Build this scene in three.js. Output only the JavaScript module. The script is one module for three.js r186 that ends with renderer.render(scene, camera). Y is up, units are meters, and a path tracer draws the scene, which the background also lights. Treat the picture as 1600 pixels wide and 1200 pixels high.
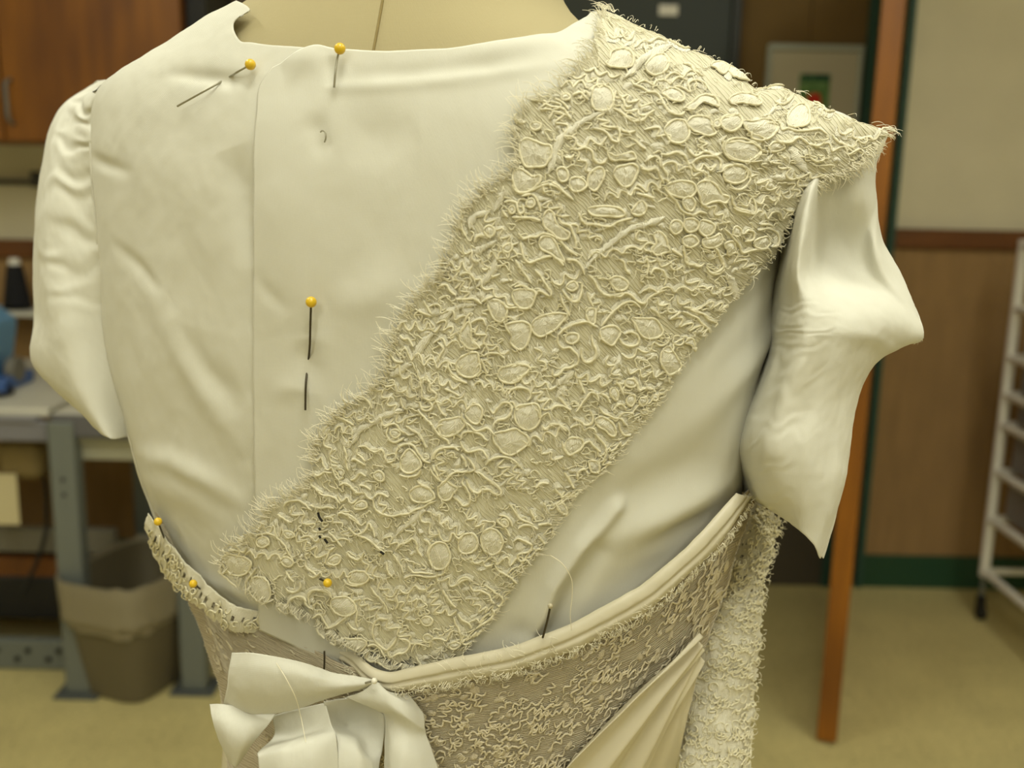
import * as THREE from 'three';
import { RectAreaLightUniformsLib } from 'three/addons/lights/RectAreaLightUniformsLib.js';
import { RoundedBoxGeometry } from 'three/addons/geometries/RoundedBoxGeometry.js';
import { mergeGeometries } from 'three/addons/utils/BufferGeometryUtils.js';
import { createNoise3D, createNoise2D } from 'simplex-noise';

// ---------------------------------------------------------------- camera, light, exposure
const scene = new THREE.Scene();
scene.background = new THREE.Color(0x000000);
const R = THREE.MathUtils.degToRad;
const FOV = 2 * Math.atan(600 / 1570);
const camera = new THREE.PerspectiveCamera(FOV * 180 / Math.PI, 4 / 3, 0.05, 30);
camera.rotation.order = 'YXZ';
camera.position.set(0, 1.35, 0);
camera.rotation.set(R(-11.5), 0, R(1.2));
camera.focus = 0.51; camera.userData.fStop = 6.5;
camera.updateMatrixWorld();
const renderer = new THREE.WebGLRenderer();
renderer.toneMapping = THREE.LinearToneMapping;
renderer.toneMappingExposure = 1.0;
renderer.shadowMap.enabled = true;
RectAreaLightUniformsLib.init();
const LAMP = new THREE.Color().setRGB(1, 1, 0.85);
const LAMP_POWER = 5.2;

// ---------------------------------------------------------------- helpers
let seed = 7;
function rnd() { seed = (seed * 1664525 + 1013904223) >>> 0; return seed / 4294967296; }
const rr = (a, b) => a + (b - a) * rnd();
const N3 = createNoise3D(rnd), N2 = createNoise2D(rnd);
const V = (x, y, z) => new THREE.Vector3(x, y, z);
const clamp = (x, a, b) => Math.min(b, Math.max(a, x));
const smooth = (a, b, x) => { const t = clamp((x - a) / (b - a), 0, 1); return t * t * (3 - 2 * t); };
const taken = {};
function numbered(name) {
  const n = taken[name] = (taken[name] ?? -1) + 1;
  return n ? name + '_' + String(n).padStart(3, '0') : name;
}
function tag(o, label, category, group, kind) {
  o.userData.label = label; o.userData.category = category;
  if (group) o.userData.group = group;
  if (kind) o.userData.kind = kind;
  return o;
}
function mesh(name, geo, mat, parent) {
  const g = Array.isArray(geo) ? mergeGeometries(geo.map(x => x.index ? x.toNonIndexed() : x)) : geo;
  const m = new THREE.Mesh(g, mat);
  m.castShadow = m.receiveShadow = true;
  m.name = parent ? name : numbered(name);
  (parent ?? scene).add(m);
  return m;
}
function struct(name, geo, mat, parent) {
  const m = mesh(name, geo, mat, parent);
  if (!parent) m.userData.kind = 'structure';
  return m;
}
function thing(name, label, category, pos = [0, 0, 0], turn = 0, group) {
  const o = new THREE.Group(); o.name = numbered(name); scene.add(o);
  o.position.set(...pos); o.rotation.y = turn;
  return tag(o, label, category, group);
}
function box(w, h, d, x = 0, y = 0, z = 0, r = 0.004) {
  const g = new RoundedBoxGeometry(w, h, d, 2, Math.min(r, w / 2.01, h / 2.01, d / 2.01));
  g.translate(x, y, z); return g;
}
function tube(pts, r, seg, rad = 6, closed = false) {
  return new THREE.TubeGeometry(new THREE.CatmullRomCurve3(pts, closed), seg ?? pts.length * 4, r, rad, closed);
}
function tex(n, fn, srgb, rep) {
  const d = new Uint8Array(n * n * 4);
  for (let j = 0; j < n; j++) for (let i = 0; i < n; i++) {
    const c = fn(i / n, j / n), k = (j * n + i) * 4;
    for (let q = 0; q < 3; q++) d[k + q] = clamp(Math.round(255 * (c.length ? c[q] : c)), 0, 255);
    d[k + 3] = c.length > 3 ? Math.round(255 * c[3]) : 255;
  }
  const t = new THREE.DataTexture(d, n, n, THREE.RGBAFormat);
  t.magFilter = THREE.LinearFilter; t.minFilter = THREE.LinearMipmapLinearFilter; t.generateMipmaps = true;
  t.wrapS = t.wrapT = THREE.RepeatWrapping;
  if (srgb) t.colorSpace = THREE.SRGBColorSpace;
  if (rep) t.repeat.set(rep, rep);
  t.needsUpdate = true; return t;
}
// noise that repeats over the unit square, f cells a side
function tile2(u, v, f, s = 0) {
  const c = Math.PI * 2, r = f / c;
  const a = N3(Math.cos(u * c) * r + s, Math.sin(u * c) * r + s, Math.cos(v * c) * r + 9 * s);
  const b = N3(Math.sin(v * c) * r + s + 31, Math.cos(u * c) * r - s, Math.sin(u * c) * r + 17);
  const d = N3(Math.sin(v * c) * r + 71, Math.cos(v * c) * r + 5 * s, Math.cos(u * c) * r + s);
  return (a + b + d) / 2;
}
const std = (o) => new THREE.MeshStandardMaterial({ side: THREE.DoubleSide, ...o });
const lin = (r, g, b) => new THREE.Color().setRGB(r, g, b);
// ---------------------------------------------------------------- the dress form's shape, in its own axes
// x to the wearer's right as seen from behind, y up, z out of the back
const FORM_POS = V(-0.05, 0, -0.605), FORM_TURN = R(-17);
const FORM = new THREE.Matrix4().compose(FORM_POS, new THREE.Quaternion().setFromAxisAngle(V(0, 1, 0), FORM_TURN), V(1, 1, 1));
const FORMI = FORM.clone().invert();
// y, half width left, half width right, back depth, front depth, centre
const ROWS = [
  [0.72, 0.175, 0.175, 0.125, 0.110, 0],
  [0.80, 0.180, 0.180, 0.130, 0.112, 0],
  [0.88, 0.168, 0.168, 0.118, 0.108, 0],
  [0.95, 0.142, 0.146, 0.100, 0.100, 0],
  [1.00, 0.136, 0.144, 0.095, 0.100, 0],
  [1.06, 0.148, 0.160, 0.101, 0.112, 0],
  [1.12, 0.168, 0.174, 0.109, 0.132, 0],
  [1.17, 0.186, 0.184, 0.115, 0.144, 0],
  [1.23, 0.200, 0.190, 0.118, 0.144, 0],
  [1.29, 0.206, 0.194, 0.118, 0.126, 0],
  [1.34, 0.209, 0.198, 0.116, 0.106, 0],
  [1.375, 0.210, 0.195, 0.111, 0.090, 0],
  [1.40, 0.203, 0.164, 0.104, 0.078, 0],
  [1.42, 0.164, 0.122, 0.096, 0.068, 0],
  [1.44, 0.122, 0.086, 0.086, 0.062, 0],
  [1.46, 0.086, 0.074, 0.076, 0.058, 0],
  [1.48, 0.076, 0.072, 0.066, 0.056, 0],
  [1.51, 0.064, 0.064, 0.058, 0.056, 0],
  [1.56, 0.060, 0.060, 0.054, 0.056, 0],
];
const EXP = 2.25;
function sec(y) {
  y = clamp(y, ROWS[0][0], ROWS[ROWS.length - 1][0]);
  let i = 0; while (i < ROWS.length - 2 && ROWS[i + 1][0] < y) i++;
  const p0 = ROWS[Math.max(0, i - 1)], p1 = ROWS[i], p2 = ROWS[i + 1], p3 = ROWS[Math.min(ROWS.length - 1, i + 2)];
  const h = p2[0] - p1[0], t = (y - p1[0]) / h, o = [];
  for (let k = 1; k < 6; k++) {
    const m1 = p2[0] - p0[0] ? (p2[k] - p0[k]) / (p2[0] - p0[0]) * h : 0, m2 = p3[0] - p1[0] ? (p3[k] - p1[k]) / (p3[0] - p1[0]) * h : 0;
    const t2 = t * t, t3 = t2 * t;
    o.push((2 * t3 - 3 * t2 + 1) * p1[k] + (t3 - 2 * t2 + t) * m1 + (3 * t2 - 2 * t3) * p2[k] + (t3 - t2) * m2);
  }
  return o;
}
const SECS = [], SY0 = 0.72, SDY = 0.001;
for (let y = SY0; y <= 1.5601; y += SDY) SECS.push(sec(y));
function K(x, y, z) {
  const f = clamp((y - SY0) / SDY, 0, SECS.length - 1.001), i = Math.floor(f), w = f - i, A = SECS[i], Bq = SECS[i + 1];
  const m = k => A[k] * (1 - w) + Bq[k] * w;
  const dx = x - m(4), a = dx < 0 ? m(0) : m(1), b = z > 0 ? m(2) : m(3);
  return Math.pow(Math.pow(Math.abs(dx / a), EXP) + Math.pow(Math.abs(z / b), EXP), 1 / EXP);
}
const _g = V(0, 0, 0);
function grad(p) {
  const e = 0.0015;
  return _g.set(K(p.x + e, p.y, p.z) - K(p.x - e, p.y, p.z), K(p.x, p.y + e, p.z) - K(p.x, p.y - e, p.z), K(p.x, p.y, p.z + e) - K(p.x, p.y, p.z - e)).multiplyScalar(0.5 / e);
}
function sd(p) { const k = K(p.x, p.y, p.z) - 1; return k / Math.max(1, grad(p).length()); }
function normalAt(p) { return grad(p).clone().normalize(); }
function snap(p, off = 0, it = 4) {
  const q = p.clone();
  for (let i = 0; i < it; i++) { const k = K(q.x, q.y, q.z) - 1, g = grad(q), l = g.length(); q.addScaledVector(g, -(k / l - off) / l); }
  return q;
}
function bodyPoint(th, y, off = 0) {   // th from the centre back, towards the wearer's right
  const s = sec(y), sn = Math.sin(th), cs = Math.cos(th), e = 2 / EXP;
  const p = V(s[4] + (sn < 0 ? s[0] : s[1]) * Math.sign(sn) * Math.abs(sn) ** e, y, (cs > 0 ? s[2] : s[3]) * Math.sign(cs) * Math.abs(cs) ** e);
  return off ? p.addScaledVector(normalAt(p), off) : p;
}
// ---------------------------------------------------------------- materials of the room
function woodTex(c1, c2, f, s) {   // grain runs along v
  return tex(512, (u, v) => {
    const w = tile2(u, v, 2, s) * 0.6, g = tile2(u + 0.03 * w, v * 0.5, 9, s + 3) * 0.5 + tile2(u, 0.12 * v, 30, s + 5) * 0.35 + 0.22 * Math.sin((u * f + w * 1.5) * Math.PI * 2);
    const t = clamp(0.5 + 0.55 * g, 0, 1);
    return [0, 1, 2].map(k => c1[k] + (c2[k] - c1[k]) * t);
  }, true);
}
const planeUV = (g, sx, sy) => { const u = g.attributes.uv; for (let i = 0; i < u.count; i++) u.setXY(i, u.getX(i) * sx, u.getY(i) * sy); return g; };
// uv in metres from positions: along, up
function metreUV(g, k = 1) {
  const p = g.attributes.position, n = g.attributes.normal, u = new Float32Array(p.count * 2);
  for (let i = 0; i < p.count; i++) {
    const ax = Math.abs(n.getX(i)), ay = Math.abs(n.getY(i)), az = Math.abs(n.getZ(i));
    if (ay > ax && ay > az) { u[2 * i] = p.getX(i) * k; u[2 * i + 1] = p.getZ(i) * k; }
    else if (ax > az) { u[2 * i] = p.getZ(i) * k; u[2 * i + 1] = p.getY(i) * k; }
    else { u[2 * i] = p.getX(i) * k; u[2 * i + 1] = p.getY(i) * k; }
  }
  g.setAttribute('uv', new THREE.BufferAttribute(u, 2)); return g;
}
const turnUV = (g) => { const u = g.attributes.uv; for (let i = 0; i < u.count; i++) u.setXY(i, u.getY(i), u.getX(i)); return g; };
const M = {};
M.oak = std({ map: woodTex([0.37, 0.20, 0.0], [0.58, 0.36, 0.03], 3, 1), roughness: 0.45 });
M.oakDark = std({ map: woodTex([0.30, 0.16, 0.03], [0.44, 0.25, 0.05], 3, 2), roughness: 0.45 });
M.doorWood = std({ map: woodTex([0.42, 0.24, 0.02], [0.62, 0.38, 0.05], 2, 4), roughness: 0.4 });
const grainy = (c, a, f, s) => tex(256, (u, v) => { const t = 1 + a * (tile2(u, v, f, s) * 0.6 + (rnd() - 0.5) * 0.8); return c.map(x => x * t); }, true);
M.wallUp = std({ map: grainy([0.83, 0.80, 0.69], 0.03, 6, 1), roughness: 0.9 });
M.wainscot = std({ map: tex(256, (u, v) => { const t = 1 + 0.06 * (rnd() - 0.5) + 0.05 * tile2(u, v * 0.2, 24, 2); return [0.575 * t, 0.455 * t, 0.29 * t]; }, true), roughness: 0.85 });
M.tanWall = std({ map: grainy([0.42, 0.33, 0.17], 0.05, 8, 3), roughness: 0.85 });
M.greenPaint = std({ color: 0x24463a, roughness: 0.5 });
M.greenBase = std({ color: 0x16402a, roughness: 0.45 });
M.darkDoor = std({ color: 0x232c24, roughness: 0.5 });
M.floor = std({ map: tex(1024, (u, v) => {
  let t = 1 + 0.035 * tile2(u, v, 5, 1) + 0.03 * tile2(u, v, 40, 2);
  const s = tile2(u, v, 90, 4), s2 = tile2(u, v, 60, 6);
  if (s > 0.62) t *= 1 - 0.5 * clamp((s - 0.62) * 3, 0, 0.5);
  if (s2 > 0.66) t *= 1 + 0.12 * clamp((s2 - 0.66) * 4, 0, 1);
  return [0.755 * t, 0.705 * t, 0.49 * t];
}, true), roughness: 0.42 });
M.ceiling = std({ map: grainy([0.86, 0.835, 0.73], 0.05, 12, 8), roughness: 0.95 });
M.steel = std({ color: 0x6e736f, roughness: 0.5, metalness: 0.15 });
M.steelDark = std({ color: 0x4c504f, roughness: 0.5 });
M.laminate = std({ map: grainy([0.78, 0.77, 0.72], 0.03, 12, 5), roughness: 0.45 });
M.edgeBand = std({ color: 0x5c5b5e, roughness: 0.55 });
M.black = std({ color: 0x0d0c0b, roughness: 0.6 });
M.white = std({ color: 0xe6e4da, roughness: 0.45 });

// ---------------------------------------------------------------- the room
const ZB = -3.27, ZF = 3.2, XL = -2.7, XR = 2.7, H = 2.75;
struct('floor', planeUV(metreUV(box(XR - XL + 0.4, 0.1, ZF - ZB + 0.4, 0, -0.05, (ZF + ZB) / 2, 0.001)), 1.1, 1.1), M.floor);
struct('ceiling', metreUV(box(XR - XL + 0.4, 0.1, ZF - ZB + 0.4, 0, H + 0.05, (ZF + ZB) / 2, 0.001)), M.ceiling);
struct('wall_left', metreUV(box(0.1, H, ZF - ZB, XL - 0.05, H / 2, (ZF + ZB) / 2, 0.001)), M.wallUp);
struct('wall_right', metreUV(box(0.1, H, ZF - ZB, XR + 0.05, H / 2, (ZF + ZB) / 2, 0.001)), M.wallUp);
struct('wall_front', metreUV(box(XR - XL + 0.2, H, 0.1, 0, H / 2, ZF + 0.05, 0.001)), M.wallUp);
// back wall: pale paint over brown panelling, a tan panel between the two doors
const back = struct('wall_back', metreUV(box(XR - XL + 0.2, H, 0.1, 0, H / 2, ZB - 0.07, 0.001)), M.wallUp);
{
  const slab = (x0, x1, y0, y1, mat, name) => mesh(name, metreUV(box(x1 - x0, y1 - y0, 0.02, (x0 + x1) / 2, (y0 + y1) / 2, ZB - 0.01, 0.002)), mat, back);
  slab(1.216, 1.96, 0, 1.16, M.wainscot, 'panel'); slab(1.962, XR, 0, 1.16, M.wainscot, 'panel');
  slab(XL, -1.76, 0, 1.07, M.wainscot, 'panel'); slab(-1.758, -1.0, 0, 1.07, M.wainscot, 'panel');
  slab(0.66, 0.9, 0, H, M.tanWall, 'panel'); slab(0.902, 1.192, 0, H, M.tanWall, 'panel');
}
const trim = (n, x0, x1, y0, y1, d, mat) => struct('trim_' + n, turnUV(metreUV(box(x1 - x0, y1 - y0, d, (x0 + x1) / 2, (y0 + y1) / 2, ZB + d / 2, 0.004))), mat);
trim(1, 1.217, XR, 1.162, 1.222, 0.022, M.oakDark);
trim(2, XL, -1.0, 1.07, 1.128, 0.022, M.oakDark);
struct('baseboard_right', box(XR - 1.217, 0.115, 0.014, (XR + 1.217) / 2, 0.0575, ZB + 0.007, 0.003), M.greenBase);
struct('baseboard_left', box(-1.0 - XL, 0.115, 0.014, (XL - 1.0) / 2, 0.0575, ZB + 0.007, 0.003), M.greenBase);
struct('baseboard_back', box(0.5, 0.26, 0.014, 0.93, 0.13, ZB + 0.007, 0.003), std({ color: 0x4a4437, roughness: 0.6 }));
// green steel frame of the doorway in the corner, an oak leaf standing open at right angles
{
  const f = struct('trim_3', box(0.022, 2.1, 0.03, 1.204, 1.05, ZB + 0.012, 0.004), M.greenPaint);
  const f2 = struct('trim_4', box(0.03, 2.1, 0.03, 1.09, 1.05, ZB + 0.012, 0.004), M.greenPaint);
  const d = struct('door_1', metreUV(box(0.048, 2.03, 0.99, 0, 1.025, 0, 0.003), 1), M.doorWood);
  d.position.set(0.957, 0, -2.72); d.rotation.y = Math.atan2(0.787 - 1.118, -2.25 + 3.19);
  const kn = mesh('door_handle', [new THREE.SphereGeometry(0.028, 16, 12).translate(-0.075, 0.98, 0.41), new THREE.CylinderGeometry(0.011, 0.011, 0.06, 12).rotateZ(Math.PI / 2).translate(-0.045, 0.98, 0.41)], M.steel, d);
}
// dark green closed door
{
  const d = struct('door_2', box(0.92, 2.05, 0.045, 0.19, 1.03, ZB + 0.0, 0.004), M.darkDoor);
  mesh('door_frame', [box(0.05, 2.12, 0.08, -0.3, 1.06, ZB + 0.01), box(0.03, 2.12, 0.06, 0.665, 1.06, ZB + 0.005), box(1.0, 0.05, 0.08, 0.18, 2.09, ZB + 0.01)], std({ color: 0x20241f, roughness: 0.5 }), d);
  mesh('door_label', box(0.058, 0.03, 0.004, 0.455, 1.868, ZB + 0.024, 0.001), M.white, d);
}
// ceiling troffers
{
  const glow = new THREE.MeshStandardMaterial({ color: 0x111111, emissive: LAMP, emissiveIntensity: 5 });
  let k = 0;
  for (const [x, z, where] of [[-1.3, -0.95, 'on the side of the sewing tables'], [0.1, 0.05, 'above the dress form'], [1.3, -0.95, 'on the side of the open oak door'], [-0.9, 1.6, 'far from the back wall, towards the left wall'], [0.9, 1.6, 'far from the back wall, towards the right wall']]) {
    const t = thing('ceiling_light', 'white fluorescent ceiling panel ' + where, 'ceiling light', [x, H - 0.03, z], 0, 'fluorescent panels in the ceiling');
    mesh('frame', [box(0.64, 0.03, 0.03, 0, 0.015, 0.6), box(0.64, 0.03, 0.03, 0, 0.015, -0.6), box(0.03, 0.03, 1.2, 0.305, 0.015, 0), box(0.03, 0.03, 1.2, -0.305, 0.015, 0)], M.white, t);
    mesh('diffuser', new THREE.BoxGeometry(0.58, 0.01, 1.17).translate(0, 0.022, 0), glow, t);
    const L = new THREE.RectAreaLight(LAMP, LAMP_POWER, 0.58, 1.17);
    L.position.set(x, H - 0.034, z); L.rotation.x = -Math.PI / 2; L.castShadow = true; scene.add(L);
  }
}
// ---------------------------------------------------------------- things along the back wall
// wall cabinet, left
{
  const t = thing('wall_cabinet', 'orange-brown oak wall cabinet with plain doors above the sewing table', 'cabinet', [-1.445, 1.425, -3.08]);
  mesh('body', metreUV(box(1.02, 0.75, 0.34, 0, 0.375, -0.02, 0.004)), M.oak, t);
  for (const [x, hx] of [[-0.255, -0.45], [0.257, 0.035]]) {
    const d = mesh('cabinet_door', metreUV(box(0.506, 0.742, 0.02, x, 0.375, 0.162, 0.004)), M.oak, t);
    mesh('handle', [tube([V(hx - 0.005, 0.05, 0.172), V(hx - 0.005, 0.06, 0.2), V(hx - 0.005, 0.11, 0.205), V(hx - 0.005, 0.16, 0.2), V(hx - 0.005, 0.17, 0.172)], 0.005, 24, 8)], M.steel, d);
  }
}
// black slab gives the cabinet-side gap its shade by colour; taupe board beside it
{
  const b = tag(mesh('gap_shade_slab', metreUV(box(0.058, 1.25, 0.3, -0.905, 1.995, -3.1, 0.004)), M.black), 'narrow black slab standing in for the shaded gap beside the oak wall cabinet', 'panel');
  const c = tag(mesh('wall_board', metreUV(box(0.075, 1.2, 0.03, -0.865, 2.0, -3.25, 0.004)), std({ color: 0x7b6d5c, roughness: 0.8 })), 'taupe wall board next to the black slab of the shaded gap', 'board');
}
// framed picture on the tan panel
{
  const t = thing('framed_picture', 'white framed picture with a small green and red print', 'picture', [0.917, 1.33, ZB + 0.001]);
  mesh('mount', box(0.27, 0.43, 0.012, 0, 0.215, 0.012, 0.002), std({ color: 0xb9b29a, roughness: 0.7 }), t);
  mesh('frame', [box(0.294, 0.018, 0.03, 0, 0.438, 0.015), box(0.294, 0.014, 0.03, 0, 0.007, 0.015), box(0.012, 0.44, 0.026, -0.141, 0.22, 0.013), box(0.012, 0.44, 0.026, 0.141, 0.22, 0.013)], std({ color: 0xaab0a6, roughness: 0.5 }), t);
  const pr = mesh('print', box(0.095, 0.125, 0.002, 0.004, 0.298, 0.0195, 0.0005), std({ roughness: 0.6, map: tex(128, (u, v) => {
    const n = tile2(u, v, 6, 3), d = Math.hypot(u - 0.5, (v - 0.3) * 1.1);
    if (d < 0.27 + 0.05 * n) return [0.78, 0.18, 0.06];
    if (v > 0.78 && n > -0.2) return [0.10, 0.30, 0.20];
    return n > 0.1 ? [0.30, 0.47, 0.24] : [0.42, 0.56, 0.33];
  }, true) }), t);
  planeUV(metreUV(pr.geometry), 1 / 0.095, 1 / 0.125);
  { const u = pr.geometry.attributes.uv, p = pr.geometry.attributes.position; for (let i = 0; i < u.count; i++) u.setXY(i, (p.getX(i) + 0.0435) / 0.095, (p.getY(i) - 0.2355) / 0.125); }
}
// white tubular drawer cart, right
{
  const t = thing('drawer_cart', 'white tubular drawer cart with translucent drawers by the brown panelled wall', 'cart', [1.515, 0, -3.02]);
  const P = [[0, 0], [0.42, 0], [0, 0.42], [0.42, 0.42]];
  for (const [x, z] of P) {
    mesh('post', new THREE.CylinderGeometry(0.016, 0.016, 1.06, 14).translate(x, 0.675, z), M.white, t);
    const c = mesh('castor', [new THREE.CylinderGeometry(0.024, 0.024, 0.02, 18).rotateZ(Math.PI / 2).translate(x, 0.024, z + 0.008), box(0.024, 0.04, 0.026, x, 0.06, z)], M.black, t);
    mesh('castor_stem', new THREE.CylinderGeometry(0.008, 0.008, 0.07, 10).translate(x, 0.11, z), M.steel, c);
  }
  const levels = [0.16, 0.335, 0.49, 0.64, 0.735, 0.85, 1.0, 1.19];
  for (const y of levels) mesh('rail', [0, 1].flatMap(k => [
    new THREE.CylinderGeometry(0.013, 0.013, 0.42, 12).rotateX(Math.PI / 2).translate(k * 0.42, y, 0.21),
    new THREE.CylinderGeometry(0.011, 0.011, 0.42, 12).rotateZ(Math.PI / 2).translate(0.21, y, k * 0.42)]), M.white, t);
  const tints = [0x8f7f86, 0x9a6a60, 0x6f6a78, 0x7d7468, 0x83746e, 0x6c6a72];
  for (let i = 1; i < 6; i++) {
    const y = levels[i], hh = levels[i + 1] - y - 0.03;
    const d = mesh('drawer', [box(0.36, hh, 0.004, 0.21, y + hh / 2 + 0.012, 0.03), box(0.36, hh, 0.004, 0.21, y + hh / 2 + 0.012, 0.40), box(0.004, hh, 0.37, 0.03, y + hh / 2 + 0.012, 0.215), box(0.004, hh, 0.37, 0.39, y + hh / 2 + 0.012, 0.215), box(0.36, 0.004, 0.37, 0.21, y + 0.013, 0.215)],
      new THREE.MeshPhysicalMaterial({ color: 0xb8b4b4, transmission: 0.55, roughness: 0.5, thickness: 0, side: THREE.DoubleSide }), t);
    mesh('contents', [box(0.30, hh * 0.55, 0.3, 0.21, y + 0.02 + hh * 0.275, 0.215, 0.02)], std({ color: tints[i % 6], roughness: 0.9 }), d);
  }
}
// sewing table: laminate top, steel legs on foot plates, stretchers
{
  const t = thing('sewing_table', 'grey steel sewing table with a pale laminate top', 'table', [-0.975, 0, -2.44]);
  mesh('table_top', metreUV(box(0.62, 0.022, 0.66, 0.14, 0.745, -0.33, 0.003)), M.laminate, t);
  mesh('edge_band', box(0.62, 0.055, 0.02, 0.14, 0.725, 0.006, 0.003), M.edgeBand, t);
  mesh('apron', [box(0.56, 0.014, 0.05, 0.13, 0.683, -0.03, 0.003), box(0.5, 0.05, 0.02, 0.12, 0.655, -0.03, 0.003)], std({ color: 0x9c9a86, roughness: 0.5 }), t);
  for (const [x, z] of [[-0.145, 0.0], [0.148, -0.03], [-0.135, -0.5], [0.148, -0.5]]) {
    const l = mesh('leg', box(0.066, 0.73, 0.05, x, 0.372, z, 0.006), M.steel, t);
    mesh('foot_plate', box(0.115, 0.008, 0.1, x, 0.004, z, 0.002), M.steelDark, l);
    for (const y of [0.55, 0.59]) mesh('bolt_hole', new THREE.CylinderGeometry(0.006, 0.006, 0.004, 12).rotateX(Math.PI / 2).translate(x, y, z + 0.0245), M.black, l);
  }
  mesh('stretcher', box(0.04, 0.05, 0.45, 0.148, 0.3, -0.26, 0.004), M.steelDark, t);
}
{
  const t = thing('machine_table', 'grey edged machine table carrying the blue sewing machine', 'table', [-1.48, 0, -2.47]);
  mesh('table_top', metreUV(box(0.62, 0.022, 0.68, 0, 0.748, -0.34, 0.003)), M.laminate, t);
  mesh('edge_band', [box(0.62, 0.052, 0.02, 0, 0.703, 0.008, 0.003), box(0.45, 0.012, 0.03, 0.06, 0.732, 0.01, 0.003)], std({ color: 0x77767c, roughness: 0.5 }), t);
  for (const z of [-0.1, -0.58]) mesh('leg', box(0.06, 0.73, 0.05, -0.27, 0.365, z, 0.006), M.steel, t);
  mesh('stretcher', box(0.66, 0.07, 0.03, 0.05, 0.335, -0.2, 0.004), std({ color: 0x6f6b60, roughness: 0.5 }), t);
  mesh('knee_board', metreUV(box(0.64, 0.055, 0.03, 0.05, 0.255, -0.2, 0.004)), M.oakDark, t);
  const b = mesh('lower_beam', box(0.64, 0.085, 0.03, 0.04, 0.045, -0.09, 0.004), M.steel, t);
  for (let i = 0; i < 7; i++) for (const y of [0.035, 0.06]) mesh('beam_hole', new THREE.CylinderGeometry(0.008, 0.008, 0.006, 12).rotateX(Math.PI / 2).translate(-0.2 + i * 0.085 + (y > 0.05 ? 0.03 : 0), y, -0.0735), M.black, b);
  mesh('motor_box', box(0.6, 0.13, 0.28, 0.03, 0.165, -0.32, 0.01), M.black, t);
  mesh('oil_pan', box(0.12, 0.11, 0.12, 0.19, 0.6, -0.12, 0.03), std({ color: 0x7d6c42, roughness: 0.7 }), t);
  mesh('paper_slip', box(0.1, 0.14, 0.003, 0.14, 0.50, -0.05, 0.001), std({ color: 0xc4b992, roughness: 0.9 }), t);
  mesh('power_cord', tube([V(0.22, 0.69, -0.1), V(0.225, 0.5, -0.13), V(0.2, 0.35, -0.15), V(0.14, 0.2, -0.13)], 0.006, 30, 8), M.black, t);
}
// blue sewing machine head, cut by the frame
{
  const t = thing('sewing_machine', 'light blue sewing machine on the machine table', 'sewing machine', [-1.47, 0.759, -2.72]);
  const blue = std({ color: 0x5f8fb8, roughness: 0.45 });
  const s = new THREE.Shape([[-0.16, 0], [0.045, 0], [0.075, 0.16], [0.075, 0.175], [0.03, 0.21], [-0.16, 0.225]].map(p => new THREE.Vector2(...p)));
  const g = new THREE.ExtrudeGeometry(s, { depth: 0.12, bevelEnabled: true, bevelSize: 0.006, bevelThickness: 0.006, bevelSegments: 3 }).translate(0, 0.006, -0.06);
  mesh('head', g, blue, t);
  mesh('bed', box(0.34, 0.035, 0.17, -0.06, 0.018, 0, 0.008), std({ color: 0x3f5f9a, roughness: 0.5 }), t);
  mesh('hand_wheel', new THREE.CylinderGeometry(0.035, 0.035, 0.025, 24).rotateZ(Math.PI / 2).translate(0.098, 0.05, 0.0), std({ color: 0x6d6a62, roughness: 0.5 }), t);
  mesh('needle_arm', [box(0.1, 0.08, 0.1, -0.21, 0.17, 0), box(0.02, 0.1, 0.02, -0.23, 0.1, 0)], blue, t);
  mesh('cord', tube([V(0.11, 0.016, 0.06), V(0.14, 0.009, 0.12), V(0.1, 0.007, 0.16), V(0.03, 0.007, 0.17), V(-0.08, 0.007, 0.15)], 0.006, 40, 8), M.black, t);
}
// ledge with a cone of thread
{
  const l = tag(mesh('thread_shelf', box(0.55, 0.018, 0.14, -1.66, 0.905, -3.19, 0.003), M.laminate), 'narrow pale shelf under the oak rail holding black thread', 'shelf');
  const t = thing('thread_cone', 'black thread cone with white top on the narrow shelf', 'thread', [-1.575, 0.914, -3.17]);
  mesh('thread', new THREE.LatheGeometry([[0.001, 0.004], [0.043, 0.004], [0.042, 0.02], [0.024, 0.135], [0.018, 0.142], [0.001, 0.142]].map(p => new THREE.Vector2(...p)), 28), std({ color: 0x090a10, roughness: 0.85 }), t);
  mesh('spool', new THREE.CylinderGeometry(0.015, 0.019, 0.022, 20).translate(0, 0.15, 0), M.white, t);
}
// wall rail with a black clip above the oak rail
{
  tag(mesh('wall_rail', [box(1.2, 0.016, 0.02, -1.7, 1.31, ZB + 0.012, 0.003), box(0.025, 0.05, 0.03, -1.52, 1.32, ZB + 0.03, 0.004)], std({ color: 0x3a3831, roughness: 0.6 })), 'thin dark rail on the wall under the oak cabinet', 'rail');
}
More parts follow.
